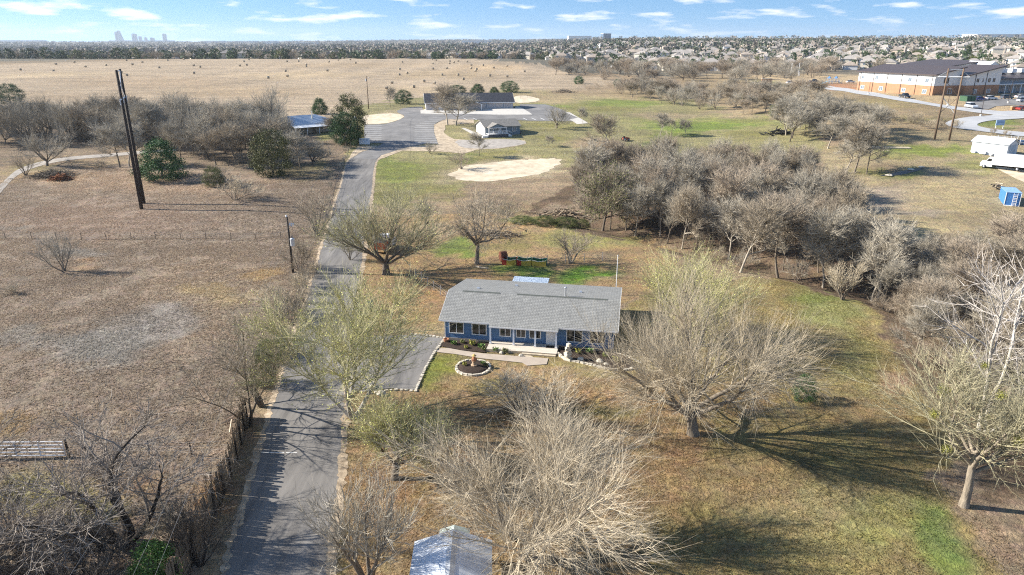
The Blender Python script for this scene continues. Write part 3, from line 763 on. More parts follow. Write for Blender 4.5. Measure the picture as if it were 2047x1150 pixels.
def leaf_mat(name, c1, c2, rand=.12, rough=.6):
    m = mat(name, c1, rough, var=.4, scale=9, col2=c2, rand=rand, spec=.25)
    b = m.node_tree.nodes["Principled BSDF"]
    return m
bud_green = leaf_mat("bud_green", (0.44, 0.46, 0.10), (0.52, 0.52, 0.15))
leaf_dark = leaf_mat("leaf_dark", (0.035, 0.065, 0.022), (0.06, 0.10, 0.03), .3)
leaf_cedar = leaf_mat("leaf_cedar", (0.028, 0.07, 0.02), (0.05, 0.11, 0.03), .2)
leaf_rust = leaf_mat("leaf_rust", (0.07, 0.082, 0.028), (0.11, 0.11, 0.035), .2)
leaf_olive = leaf_mat("leaf_olive", (0.09, 0.11, 0.03), (0.14, 0.15, 0.045), .25)
leaf_mistle = leaf_mat("leaf_mistletoe", (0.20, 0.21, 0.04), (0.28, 0.27, 0.06), .15)
leaf_bright = leaf_mat("leaf_bright", (0.085, 0.16, 0.035), (0.13, 0.22, 0.05), .15)

TREES = {}
def tree_meshes(key, kind, seed, bark, twig, **kw):
    if key in TREES: return TREES[key]
    leafm, leafs = kw.pop('leaf', None), kw.pop('leafsize', .004)
    (tv, tf), (cv, cf), bd = bare_tree(kind, seed, **kw)
    out = [np_mesh(key + "_trunk", tv, quads=tf, m=bark, smooth=True), np_mesh(key + "_crown", cv, quads=cf, m=twig, smooth=False), None]
    if bd is not None:
        v, f = leaf_quads(np.random.default_rng(seed), bd, leafs)
        out[2] = np_mesh(key + "_buds", v, quads=f, m=leafm or bud_green)
    TREES[key] = out
    return out
def place_tree(name, meshes, base, h, w, label, cat="tree", group=None, rz=None, lean=(0, 0)):
    o = empty(name, base, random.random() * 6.28 if rz is None else rz, label, cat, group, scale=(w, w, h))
    if lean != (0, 0): o.rotation_euler = (lean[0], lean[1], o.rotation_euler[2])
    o.location.z -= 0.08
    link("trunk", meshes[0], o); c = link("crown", meshes[1], o)
    if meshes[2]: link("spring_buds", meshes[2], c)["kind"] = "stuff"
    return o
def photo_tree(name, meshes, bx, by, ty, wpx, label, hk=0.9, wk=1.0, **kw):
    """a tree whose foot, top row and width in pixels are read from the photograph"""
    b = at(bx, by); h = (top_z(b, ty) - b.z) * hk
    D = b.y * CP + (CAM_H - b.z - h * .6) * SP
    return place_tree(name, meshes, b, h, wpx * D / FPX * wk, label, **kw)
def clump_cloud(rg, n_clump, per, shape, size, sp=.085, shell=.55):
    """leaf faces gathered in clumps through a crown volume; shape(z) gives the radius at height z (0..1)"""
    z = rg.random(n_clump * 3); r = np.array([shape(v) for v in z]); keep = rg.random(len(z)) < (r / r.max()) ; z = z[keep][:n_clump]; r = r[keep][:n_clump]
    a = rg.random(len(z)) * 6.283; rr = r * (shell + (1 - shell) * np.sqrt(rg.random(len(z)))) * rg.uniform(.75, 1.12, len(z))
    c = np.stack([np.cos(a) * rr, np.sin(a) * rr, z], 1)
    P = np.repeat(c, per, 0) + rg.normal(0, sp, (len(c) * per, 3)) * np.array([1, 1, .7])
    P[:, 2] = np.clip(P[:, 2], .01, 1.08)
    return leaf_quads(rg, P, size)
def evergreen_meshes(key, seed, shape, leaf, n_clump=90, per=26, size=.028, bark=None, trunk_h=.5, sp=.085, rt=.02):
    if key in TREES: return TREES[key]
    rg = np.random.default_rng(seed)
    v, f = clump_cloud(rg, n_clump, per, shape, size, sp)
    T = poly_grow(rg, np.zeros((1, 3)), np.array([[0, 0, 1.0]]), np.array([trunk_h]), 6, 0, .04); RT = rt * np.linspace(1.3, .5, 6)[None]
    L, R = spawn(rg, T, RT, 9, .3, .98, 1.0, .2, .3, .2, .45, 5, .3, .08)
    tv, tf = joinvf([tubes(T, RT, 7), tubes(L, R, 4)])
    TREES[key] = [np_mesh(key + "_trunk", tv, quads=tf, m=bark or bark_dark, smooth=True), np_mesh(key + "_crown", v, quads=f, m=leaf), None]
    return TREES[key]
cone = lambda z: .06 + .46 * (1 - z) ** .75 * min(1, .35 + z * 4)
egg = lambda z: .5 * math.sqrt(max(0.02, 1 - (2 * z - .9) ** 2 / 1.25))
dome = lambda z: .5 * math.sqrt(max(0.02, 1 - max(0, z - .35) ** 2 / .44)) * min(1, .55 + z * 2)

# hero trees around the blue house
random.seed(11)
H_ = {
 'front': tree_meshes('front', 'spread', 21, bark_grey, twig_tan, tw=.00072, dens=1.06, tn=1.3),
 'right': tree_meshes('right', 'spread', 34, bark_grey, twig_tan, tw=.0007, dens=1.06, tn=1.3),
 'rear':  tree_meshes('rear', 'broom', 45, bark_grey, twig_olive, tw=.0009, tn=1.2, buds=9000, leafsize=.0042),
 'drive': tree_meshes('drive', 'fork', 53, bark_drive, twig_olive, tw=.0009, dens=1.15, tn=1.3, buds=9000, leafsize=.0042),
 'small': tree_meshes('small', 'smallround', 62, bark_dark, twig_olive, tw=.0017, dens=.95, buds=9000, leafsize=.0065),
 'road':  tree_meshes('road', 'broom', 71, bark_dark, twig_edge, tw=.0011, tn=1.25, buds=3200, leafsize=.0045),
 'gnarl': tree_meshes('gnarl', 'gnarl', 83, bark_grey, twig_brown, tw=.0014),
 'shrub': tree_meshes('shrub', 'multi', 91, bark_grey, twig_tan, tw=.0019),
 'lot':   tree_meshes('lot', 'multi', 99, bark_grey, twig_grey, tw=.0017),
 'fence': tree_meshes('fence', 'lean', 103, bark_dark, twig_brown, tw=.0011, dens=1.0),
 'dark':  tree_meshes('dark', 'oldfork', 111, bark_black, twig_mid, tw=.0014, dens=1.1),
 'edge':  tree_meshes('edge', 'upround', 123, bark_mid, twig_edge, tw=.0008, dens=.92, tn=.85),
 'syca':  tree_meshes('syca', 'pale', 131, bark_white, twig_white, tw=.0014),
}
photo_tree("bare_tree", H_['front'], 1058, 1112, 780, 520, "broad bare tree with dense tan shoots beside the metal-roofed shed", hk=.86)
photo_tree("bare_tree", H_['right'], 1385, 868, 512, 372, "wide bare tree with arching tan shoots at the right end of the blue house", hk=.86)
photo_tree("budding_tree", H_['rear'], 1402, 690, 492, 270, "budding yellow-green tree behind the wide bare tree by the blue house", hk=.93)
photo_tree("budding_tree", H_['drive'], 706, 834, 532, 330, "tall pale-trunked budding tree between the drive and the asphalt pad", hk=.95, rz=.3)
photo_tree("budding_tree", H_['small'], 788, 957, 772, 190, "small yellow-green budding tree with a dark trunk below the asphalt pad", hk=.9)
photo_tree("budding_tree", H_['road'], 772, 548, 374, 250, "budding tree beside the drive, over a red and white truck", hk=.93)
photo_tree("bare_tree", H_['gnarl'], 953, 528, 362, 150, "gnarled bare tree with a thick leaning trunk on the back lawn", hk=.95)
photo_tree("bare_shrub", H_['shrub'], 1060, 832, 738, 180, "bare many-stemmed shrub in front of the blue house's porch", cat="shrub", hk=.9)
photo_tree("bare_tree", H_['lot'], 735, 1168, 935, 210, "bare slim-stemmed tree at the road's edge near the metal-roofed shed", hk=.95)
photo_tree("bare_tree", H_['fence'], 524, 812, 612, 270, "slim leaning bare tree with mossy stems at the end of the board fence", hk=.95, lean=(0, -.34), rz=0.)
photo_tree("bare_tree", H_['fence'], 499, 852, 650, 230, "dark bare sapling growing through the top end of the board fence", hk=1.0, lean=(0, -.40), rz=2.)
photo_tree("bare_tree", H_['dark'], 252, 1085, 818, 400, "large dark-limbed bare tree between the pipe gate and the board fence", hk=.95)
photo_tree("bare_tree", H_['edge'], 1926, 1012, 688, 365, "stout pale-trunked tree with yellow mistletoe at the lawn's edge", hk=.92)
photo_tree("sycamore_tree", H_['syca'], 1962, 862, 480, 330, "tall white-limbed sycamore among the creek brush", hk=.97)
H_['half'] = tree_meshes('half', 'round', 141, bark_dark, twig_brown, tw=.0014, buds=5200, leafsize=.011, leaf=leaf_olive)
photo_tree("bare_tree", H_['dark'], -120, 1120, 850, 380, "dark-limbed bare tree left of the thicket by the pipe gate", hk=.95, rz=1.)
# ------------------------------------------------------------------ building materials
def siding_mat(name, col, pitch=0.2, vertical=False, var=.1, rough=.7, amp=.012, metal=0.0):
    """lap boards or ribbed sheet: fine relief from a wave along one axis"""
    m = mat(name, col, rough, metal, var=var, scale=1.5)
    n, l = m.node_tree.nodes, m.node_tree.links
    tcn = n.new("ShaderNodeTexCoord"); sp_ = n.new("ShaderNodeSeparateXYZ"); l.new(tcn.outputs["Object"], sp_.inputs[0])
    ax = sp_.outputs[2]
    if vertical:
        ad = n.new("ShaderNodeMath"); ad.operation = 'ADD'; l.new(sp_.outputs[0], ad.inputs[0]); l.new(sp_.outputs[1], ad.inputs[1]); ax = ad.outputs[0]
    dv = n.new("ShaderNodeMath"); dv.operation = 'DIVIDE'; l.new(ax, dv.inputs[0]); dv.inputs[1].default_value = pitch
    fr = n.new("ShaderNodeMath"); fr.operation = 'FRACT'; l.new(dv.outputs[0], fr.inputs[0])
    iv = n.new("ShaderNodeMath"); iv.operation = 'SUBTRACT'; iv.inputs[0].default_value = 1.0; l.new(fr.outputs[0], iv.inputs[1])
    bp = n.new("ShaderNodeBump"); bp.inputs["Distance"].default_value = amp; bp.inputs["Strength"].default_value = 1.0
    l.new(iv.outputs[0], bp.inputs["Height"]); l.new(bp.outputs[0], n["Principled BSDF"].inputs["Normal"])
    return m
def shingle_mat(name, c1, c2, course=.22, tab=.3):
    m, nt, b = new_mat(name); n, l = nt.nodes, nt.links
    tcn = n.new("ShaderNodeTexCoord")
    mp = n.new("ShaderNodeMapping"); l.new(tcn.outputs["Object"], mp.inputs[0])
    br = n.new("ShaderNodeTexBrick"); br.inputs["Scale"].default_value = 1.0
    br.inputs["Brick Width"].default_value = tab; br.inputs["Row Height"].default_value = course; br.inputs["Mortar Size"].default_value = .012
    br.inputs["Color1"].default_value = (*c1, 1); br.inputs["Color2"].default_value = (*c2, 1); br.inputs["Mortar"].default_value = (*[c * .5 for c in c1], 1)
    br.offset = .37; br.offset_frequency = 3
    l.new(mp.outputs[0], br.inputs["Vector"])
    nz = n.new("ShaderNodeTexNoise"); nz.inputs["Scale"].default_value = 1.3; nz.inputs["Detail"].default_value = 6; l.new(mp.outputs[0], nz.inputs["Vector"])
    mr = n.new("ShaderNodeMapRange"); mr.inputs[1].default_value = .3; mr.inputs[2].default_value = .7; mr.inputs[3].default_value = .9; mr.inputs[4].default_value = 1.1; l.new(nz.outputs["Fac"], mr.inputs[0])
    hs = n.new("ShaderNodeHueSaturation"); l.new(mr.outputs[0], hs.inputs["Value"]); l.new(br.outputs["Color"], hs.inputs["Color"])
    l.new(hs.outputs[0], b.inputs["Base Color"]); b.inputs["Roughness"].default_value = .9; b.inputs["Specular IOR Level"].default_value = .15
    bp = n.new("ShaderNodeBump"); bp.inputs["Distance"].default_value = .015; l.new(br.outputs["Fac"], bp.inputs["Height"]); bp.invert = True; l.new(bp.outputs[0], b.inputs["Normal"])
    return m
blue_siding = siding_mat("blue_siding", (0.115, 0.215, 0.375), .17)
grey_blue = siding_mat("grey_blue_siding", (0.19, 0.235, 0.27), .2)
grey_siding = siding_mat("grey_siding", (0.52, 0.475, 0.455), .2)
white_wall = siding_mat("white_siding", (0.78, 0.77, 0.75), .2)
trim_white = mat("trim_white", (0.80, 0.80, 0.80), .5, var=.05)
shingle = shingle_mat("grey_shingle", (0.245, 0.245, 0.235), (0.30, 0.298, 0.28))
shingle_dark = shingle_mat("charcoal_shingle", (0.045, 0.048, 0.06), (0.075, 0.078, 0.09))
shingle_brown = shingle_mat("weathered_shingle", (0.25, 0.235, 0.21), (0.31, 0.29, 0.26))
metal_roof = siding_mat("metal_roof", (0.40, 0.47, 0.55), .25, vertical=True, rough=.42, metal=.55, amp=.02)
metal_white = siding_mat("metal_white", (0.80, 0.82, 0.84), .3, vertical=True, rough=.45, amp=.02)
metal_grey = siding_mat("metal_grey", (0.62, 0.66, 0.70), .3, vertical=True, rough=.5, amp=.02)
galv = mat("galvanised_sheet", (0.70, 0.74, 0.80), .38, .35, var=.16, scale=1.1, stretch=(6, .5, 1), col2=(.62, .66, .72))
glass = mat("window_glass", (0.022, 0.026, 0.03), .08, var=.3, scale=.7, spec=.6)
glass_pale = mat("window_glass_pale", (0.16, 0.20, 0.24), .15, var=.4, scale=.5, spec=.6)
wood = mat("old_wood", (0.235, 0.185, 0.13), .9, var=.35, scale=2.5, bump=.01, stretch=(1, 1, .2))
wood_dark = mat("creosote_wood", (0.045, 0.035, 0.028), .85, var=.4, scale=2, stretch=(1, 1, .1))
wood_brown = mat("brown_pole_wood", (0.16, 0.11, 0.075), .9, var=.35, scale=2, stretch=(1, 1, .1))
wood_pale = mat("pale_plank", (0.50, 0.42, 0.31), .85, var=.25, scale=2)
deck_mat = mat("deck_board", (0.62, 0.55, 0.46), .85, var=.2, scale=2, stretch=(.3, 4, 1))
stone = mat("limestone", (0.55, 0.495, 0.40), .9, var=.22, scale=4, bump=.02, bscale=12, rand=.12)
mulch = mat("mulch", (0.045, 0.030, 0.022), .95, var=.5, scale=6, bump=.05, bscale=14)
path_mat = mat("path_concrete", (0.40, 0.335, 0.27), .9, var=.12, scale=1.2)
black = mat("black_rubber", (0.02, 0.02, 0.02), .8, var=.2)
steel = mat("galvanised_steel", (0.55, 0.57, 0.60), .4, .6, var=.1)
terracotta = mat("terracotta", (0.42, 0.20, 0.11), .85, var=.25, scale=4)
brick_mat = mat("red_brick", (0.40, 0.215, 0.125), .9, var=.16, scale=.8)
roof_metal_dark = siding_mat("brown_metal_roof", (0.085, 0.066, 0.062), .5, vertical=True, rough=.5, amp=.03)
stucco = mat("white_stucco", (0.74, 0.74, 0.72), .9, var=.05, scale=.5)

def window(parent, x, y, z, w, h, rz=0.0, frame=None, pane=None, mull=1, bars=0, fw=.09, name="window"):
    """frame with a glass pane set back in it; local x runs along the wall and -y faces out"""
    mb = MB(); d = .07
    mb.bb(-w / 2, w / 2, -d, .02, 0, fw).bb(-w / 2, w / 2, -d, .02, h - fw, h)
    mb.bb(-w / 2, -w / 2 + fw, -d, .02, fw, h - fw).bb(w / 2 - fw, w / 2, -d, .02, fw, h - fw)
    for i in range(mull):
        xx = -w / 2 + w * (i + 1) / (mull + 1); mb.bb(xx - fw * .35, xx + fw * .35, -d * .8, .02, fw, h - fw)
    for i in range(bars):
        zz = h * (i + 1) / (bars + 1); mb.bb(-w / 2 + fw, w / 2 - fw, -d * .7, .02, zz - fw * .2, zz + fw * .2)
    o = mb.build(name, frame or trim_white, parent, loc=(x, y, z), rz=rz)
    MB().bb(-w / 2 + fw, w / 2 - fw, -.025, .01, fw, h - fw).build("pane", pane or glass, o)
    return o
def slope(mb, x0, x1, y0, z0, y1, z1, t):
    mb.prism([(y0, z0), (y1, z1), (y1, z1 - t), (y0, z0 - t)], x0, x1)
    return mb

# ------------------------------------------------------------------ the blue house
HA = at(890, 681); HRZ = math.radians(-10.06)
hx_, hy_ = Vector((math.cos(HRZ), math.sin(HRZ))), Vector((-math.sin(HRZ), math.cos(HRZ)))
HZ0 = hz(HA.x + 8, HA.y)
house = empty("blue_house", (HA.x, HA.y, HZ0), HRZ, "long single-storey blue house with a grey shingle roof and front porch", "house")
def HW(x, y, z=None):
    p = Vector((HA.x, HA.y)) + hx_ * x + hy_ * y
    return Vector((p.x, p.y, hz(p.x, p.y) if z is None else z))
L_ = 18.9
def prism2(prof, x0, x1, m, name, parent): return MB().prism(prof, x0, x1).build(name, m, parent)
prism2([(0, -.5), (12.4, -.5), (12.4, 2.72), (3.96, 4.2), (0, 2.52)], 0, L_, blue_siding, "wall", house)
MB().bb(-.03, L_ + .03, -.03, 0, -.5, .22).build("foundation", path_mat, house)
rf = slope(MB(), -.5, L_ + .45, -.55, 2.55, 3.96, 4.45, .14).build("roof", shingle, house)
slope(MB(), -.5, L_ + .45, 3.96, 4.447, 12.95, 2.85, .14).build("rear_roof", shingle, house)
slope(MB(), 5.3, 12.95, -1.05, 2.341, -.551, 2.552, .12).build("porch_roof", shingle, house)
MB().bb(-.5, 5.29, -.58, -.552, 2.36, 2.53).build("fascia", trim_white, house)
MB().bb(12.96, L_ + .45, -.58, -.552, 2.36, 2.53).build("fascia", trim_white, house)
MB().bb(5.3, 12.95, -1.08, -1.052, 2.2, 2.34).build("fascia", trim_white, house)
for xx in (-.53, L_ + .452):
    MB().prism([(-.55, 2.56), (3.96, 4.46), (12.95, 2.86), (12.95, 2.66), (3.96, 4.26), (-.55, 2.36)], xx, xx + .028).build("rake_board", trim_white, house)
for a, b in ((1.2, 5.6), (7.6, 17.9)):
    MB().prism([(3.83, 4.41), (3.96, 4.52), (4.09, 4.43), (4.09, 4.38), (3.83, 4.36)], a, b).build("ridge_vent", mat("vent_dark", (.10, .11, .10), .8), rf)
vp = MB().tube([(13.1, 4.6, 4.2), (13.1, 4.6, 5.35)], .10, 8).build("vent_pipe", steel, rf)
MB().lathe([(.16, 0), (.17, .05), (.05, .14)], 10, (13.1, 4.6, 5.32)).build("cap", steel, vp)
for (x, y) in ((14.6, 7.6), (6.6, 9.4), (2.6, 6.0)):
    zz = 4.447 - (y - 3.96) * .1776
    MB().box((x, y, zz + .06), (.45, .4, .22), 0, .7).build("roof_vent", steel, rf)
for xc, zz, w, h in ((1.37, .78, 1.72, 1.38), (3.98, .78, 1.72, 1.38), (6.95, .82, 1.3, 1.05), (8.72, .82, 1.12, 1.05), (10.3, .82, 1.32, 1.05), (14.65, .72, 1.8, 1.5), (17.15, .72, 1.75, 1.5)):
    window(house, xc, 0, zz, w, h)
dr = MB().bb(-.5, .5, -.07, 0, 0, 2.05).build("door", trim_white, house, loc=(12.1, 0, .28))
MB().bb(-.58, -.5, -.09, 0, 0, 2.13).bb(.5, .58, -.09, 0, 0, 2.13).bb(-.5, .5, -.09, 0, 2.05, 2.13).build("frame", trim_white, dr)
MB().box((.38, -.1, 1.0), (.05, .08, .14)).build("handle", steel, dr)
for xx in (-.02, L_ - .08): MB().bb(xx, xx + .1, -.03, 0, .22, 2.5).build("corner_board", trim_white, house)
for xx in (5.45, 8.05, 10.45, 12.75):
    p = MB().bb(-.09, .09, -.09, .09, .27, 2.2).build("porch_post", mat("post_blue_white", (.62, .68, .78), .6, var=.05), house, loc=(xx, -.95, 0))
    MB().bb(-.13, .13, -.13, .13, .28, .42).build("post_base", trim_white, p)
MB().bb(5.3, 9.1, -2.40, -2.362, -.1, .26).build("deck_skirt", wood_pale, house)
porch = MB().bb(5.3, 12.95, -2.35, -.04, -.4, .20).build("porch_floor", path_mat, house)
for i in range(16):
    MB().bb(5.3, 12.97, -2.36 + i * .145, -2.23 + i * .145, .203, .27).build("floor_board", deck_mat, porch)
for k in range(2):
    MB().bb(9.2, 12.9, -2.71 - k * .34, -2.37 - k * .34 + .002, -.3, .14 - k * .15).build("step", wood_pale, house)
MB().bb(11.65, 12.6, -1.05, -.45, .275, .30).build("door_mat", black, house)

# patio cover behind the house
pc = HW(7.5, 14.6); pc_z = hz(pc.x, pc.y)
pat = empty("patio_cover", (pc.x, pc.y, pc_z), HRZ, "low metal-roofed patio cover standing behind the blue house", "shelter")
slope(MB(), -2.35, 2.35, -1.1, 2.45, 1.6, 2.75, .07).build("roof", metal_roof, pat)
for x in (-2.1, 2.1):
    for y, h in ((-.9, 2.42), (1.4, 2.68)): MB().bb(x - .07, x + .07, y - .07, y + .07, -.1, h).build("post", wood, pat)
MB().bb(-2.3, 2.3, -1.0, -.86, 2.26, 2.38).build("beam", wood, pat)

# concrete path, mulch beds, stone edging
drape("path", [HW(0.1, -2.05), HW(.9, -2.0), HW(2.5, -2.45), HW(5, -2.9), HW(9.0, -3.15), HW(12.2, -3.2), HW(12.2, -4.6), HW(10.2, -5.2), HW(9.6, -4.6), HW(5, -4.1), HW(2, -3.4), HW(-.6, -3.1)], path_mat, lift=.06, step=.6)
drape("mulch_bed", [HW(-.1, -.05), HW(5.3, -.05), HW(5.25, -2.75), HW(2.5, -2.4), HW(.9, -1.95), HW(.0, -1.7)], mulch, lift=.10, step=.45, rough=.03)
drape("mulch_bed", [HW(12.9, -.05), HW(19.6, -.05), HW(21.2, -2.2), HW(21.0, -3.7), HW(19.4, -4.6), HW(17.6, -4.2), HW(15.6, -3.5), HW(14.3, -3.2), HW(13.4, -2.3), HW(12.9, -1.2)], mulch, lift=.08, step=.45, rough=.03)
bed_o = [o for o in COL.objects if o.name.startswith("mulch_bed")][-1]
def block_mesh(k):
    rg = random.Random(k); mb = MB(); mb.box((0, 0, .09), (.42 * rg.uniform(.85, 1.15), .25 * rg.uniform(.85, 1.15), .22), 0, rg.uniform(.82, .95))
    mb.v = [(x + rg.uniform(-.03, .03), y + rg.uniform(-.03, .03), z + rg.uniform(-.02, .02)) for x, y, z in mb.v]
    return mb.mesh("stone", stone)
BLK = [block_mesh(i) for i in range(6)]
def stone_row(parent, pts, step=.46, sc=1.0):
    d = 0; P = [Vector(p[:2]) for p in pts]; nextd = 0
    for a, b in zip(P, P[1:]):
        L = (b - a).length; t = nextd
        while t < L:
            p = a + (b - a) * t / L; an = math.atan2((b - a).y, (b - a).x)
            o = link("stone", random.choice(BLK), None); o.parent = parent
            inv = parent.matrix_world.inverted() if False else None
            q = Vector((p.x, p.y, hz(p.x, p.y) - .02))
            base = parent.location; c_, s_ = math.cos(-parent.rotation_euler[2]), math.sin(-parent.rotation_euler[2]); dx, dy = q.x - base.x, q.y - base.y
            o.location = (dx * c_ - dy * s_, dx * s_ + dy * c_, q.z - base.z); o.rotation_euler = (0, 0, an - parent.rotation_euler[2] + random.uniform(-.1, .1)); o.scale = (sc * random.uniform(.9, 1.1), sc * random.uniform(.85, 1.2), sc * random.uniform(.8, 1.2))
            t += step * sc * random.uniform(.92, 1.1)
        nextd = t - L
def arc(pts, n=2):
    P = [Vector(p[:2]) for p in pts]
    for _ in range(n):
        q = [P[0]]
        for a, b in zip(P, P[1:]): q += [a * .75 + b * .25, a * .25 + b * .75]
        P = q + [P[-1]]
    return P
e0 = HW(13, -2)
edging = empty("stone_edging", e0, 0, "wavy border of pale limestone blocks round the mulch bed by the porch", "edging")
stone_row(edging, arc([HW(12.9, -1.6), HW(13.3, -2.3), HW(14.3, -3.3), HW(15.6, -3.55), HW(17.6, -4.25), HW(19.4, -4.75), HW(20.9, -4.1), HW(21.5, -3.2)]))
e1 = at(856, 728)
edging2 = empty("stone_edging", e1, 0, "straight row of pale stones along the right side of the asphalt pad", "edging")
stone_row(edging2, A((889, 678), (868, 706), (850, 738), (831, 782)), sc=.9)
edging3 = empty("stone_edging", at(770, 782), 0, "loose row of pale stones along the lower end of the asphalt pad", "edging")
stone_row(edging3, A((831, 783), (800, 780), (770, 782), (738, 788)), sc=.8, step=.6)
edging4 = empty("stone_edging", at(850, 668), 0, "thin row of pale stones along the upper end of the asphalt pad", "edging")
stone_row(edging4, A((888, 677), (850, 671), (822, 669)), sc=.8, step=.55)
edging5 = empty("stone_edging", HW(19.5, -.5), 0, "short border of pale stones at the corner of the blue house under the bare tree", "edging")
stone_row(edging5, [HW(19.1, -.2), HW(20.5, -.9), HW(22.0, -2.2)], sc=.8)
# loose ornamental rocks
def rock(seed, s, loc, label, name="rock", m=None, flat=.7):
    rg = np.random.default_rng(seed); n = 9; mb = MB(); prof = [(.25, 0), (.48, .12), (.5, .35), (.33, .6), (.1, .7)]
    mb.lathe(prof, n); mb.v = [(x * s * rg.uniform(.8, 1.2), y * s * rg.uniform(.8, 1.2), z * s * flat * rg.uniform(.9, 1.1)) for x, y, z in mb.v]
    return tag(mb.build(name, m or stone, loc=loc), label, "rock")
rock(1, .7, HW(15.6, -2.9), "small white rock lying in the mulch bed beside the stone pillar")
rock(2, .8, HW(17.6, -3.0), "pale lumpy rock lying in the middle of the mulch bed by the bare tree")
rock(3, .5, HW(18.3, -3.5), "little rock near the outer curve of the mulch bed")
rock(4, .9, at(762, 790), "flat pale boulder at the lower left corner of the asphalt pad")
rock(5, .7, at(745, 776), "rounded pale boulder under the tall budding tree by the pad")
rock(6, .5, HW(9.2, -3.0), "pale rock by the path in front of the porch steps")
rock(7, .5, HW(7.0, -2.6), "pale rock at the edge of the path beside the porch")
# rough stone pillar
sp0 = HW(14.25, -3.05); pil = empty("stone_pillar", sp0, HRZ, "waist-high pillar of stacked rough white stones at the bed's corner", "pillar")
rg_ = random.Random(5); zz = 0
for i in range(9):
    h = rg_.uniform(.16, .26); s = .95 - .05 * i; mb = MB(); mb.box((rg_.uniform(-.05, .05), rg_.uniform(-.05, .05), zz + h / 2), (s * rg_.uniform(.7, .9), s * rg_.uniform(.6, .8), h * 1.05), rg_.uniform(0, 3), .88)
    mb.v = [(x + rg_.uniform(-.05, .05), y + rg_.uniform(-.05, .05), z) for x, y, z in mb.v]; mb.build("stone", stone, pil); zz += h
# round planter
pc0 = at(946, 736); planter = empty("round_planter", pc0, 0, "round bed of dark mulch ringed with pale stones on the front lawn", "planter")
mb = MB(); mb.lathe([(1.68, -.2), (1.66, .1), (1.1, .2), (.5, .26), (.01, .27)], 28); mb.build("mulch", mulch, planter, smooth=True)
for i in range(22):
    a = 2 * math.pi * i / 22
    o = link("stone", random.choice(BLK), planter); o.location = (math.cos(a) * 1.76, math.sin(a) * 1.76, -.02); o.rotation_euler = (0, 0, a + math.pi / 2); o.scale = (1.12 * random.uniform(.9, 1.1), .95, 1.1 * random.uniform(.85, 1.15))
orn = empty("garden_ornament", (pc0.x + .1, pc0.y + .1, pc0.z + .25), .3, "terracotta figure on a stone pedestal in the round bed", "ornament")
MB().lathe([(.34, -.05), (.36, .1), (.24, .18), (.2, .45), (.3, .55)], 10).build("pedestal", mat("tan_stone", (.42, .3, .2), .9), orn)
MB().lathe([(.22, .54), (.27, .68), (.22, .85), (.13, .95), (.16, 1.04), (.14, 1.16), (.03, 1.22)], 10).build("figure", terracotta, orn, smooth=True)
for sx in (-1, 1): MB().tube([(sx * .2, 0, .85), (sx * .3, -.1, .72), (sx * .12, -.22, .68)], .05, 6).build("arm", terracotta, orn)
MB().lathe([(.16, 1.1), (.26, 1.13), (.15, 1.18), (.1, 1.28), (.02, 1.3)], 10).build("hat", mat("straw", (.5, .36, .14), .9), orn)
pot = at(892, 684)
MB_ = MB().lathe([(.2, 0), (.3, .34), (.33, .34), (.33, .4), (.26, .4), (.2, .1)], 12)
tag(MB_.build("flower_pot", terracotta, loc=pot), "small terracotta pot at the left corner of the blue house", "pot")
# little bedding plants
pl_mesh = []
for k in range(3):
    rgp = np.random.default_rng(60 + k); P = np.clip(rgp.normal(0, .14, (90, 3)), -.22, .22) * np.array([1, 1, .6]) + np.array([0, 0, .22])
    v, f = leaf_quads(rgp, P, .08); pl_mesh.append(np_mesh("leaves", v, quads=f, m=[leaf_bright, leaf_olive, leaf_mistle][k]))
for i, (x, y) in enumerate([(1.3, -1.1), (2.2, -.6), (3.4, -1.0), (4.6, -1.7), (5.0, -2.2), (2.9, -1.9), (6.3, -2.3), (7.4, -2.4), (15.2, -1.4), (16.4, -1.0), (18.2, -1.7), (19.3, -2.6), (14.0, -1.2)]):
    o = link("bedding_plant", pl_mesh[i % 3], None, HW(x, y)); o.location.z += .05; o.scale = (random.uniform(.9, 1.6),) * 3
    tag(o, "small leafy plant growing in dark mulch against the blue house", "plant", "bedding plants along the blue house")
for i, (x, y) in enumerate([(pc0.x + 1.0, pc0.y + .5), (pc0.x + 1.3, pc0.y + .1), (pc0.x - .9, pc0.y + .2)]):
    o = link("bedding_plant", pl_mesh[i % 3], None, (x, y, pc0.z + .2)); tag(o, "small leafy plant growing in the round stone-ringed bed", "plant", "plants in the round bed")

# ------------------------------------------------------------------ metal-roofed shed at the bottom
sh = at_z(905, 1095, 3.3); shed_rz = math.radians(1.5)
shd = empty("metal_shed", (sh.x, sh.y - 3.3, hz(sh.x, sh.y)), shed_rz, "shed with a weathered galvanised sheet roof beside the broad bare tree", "shed")
hw, ridge_h, eave_h, ylen = 2.45, 3.35, 2.45, 4.9
MB().prism([(-hw + .2, -.2), (hw - .2, -.2), (hw - .2, eave_h - .03), (0, ridge_h - .1), (-hw + .2, eave_h - .03)], -ylen, ylen - .15, 'y').build("wall", wood, shd)
for sgn in (-1, 1):
    for i in range(11):
        y0 = -ylen - .1 + i * .92; y1 = y0 + .95; lf = .006 * (i % 2)
        mb = MB().prism([(0, ridge_h + lf), (sgn * hw, eave_h + lf), (sgn * hw, eave_h - .03 + lf), (0, ridge_h - .03 + lf)], y0, y1, 'y'); mb.build("roof_sheet", galv, shd)
MB().prism([(-.28, ridge_h - .05), (0, ridge_h + .06), (.28, ridge_h - .05), (.26, ridge_h - .08), (-.26, ridge_h - .08)], -ylen - .12, ylen + .05, 'y').build("ridge_cap", steel, shd)
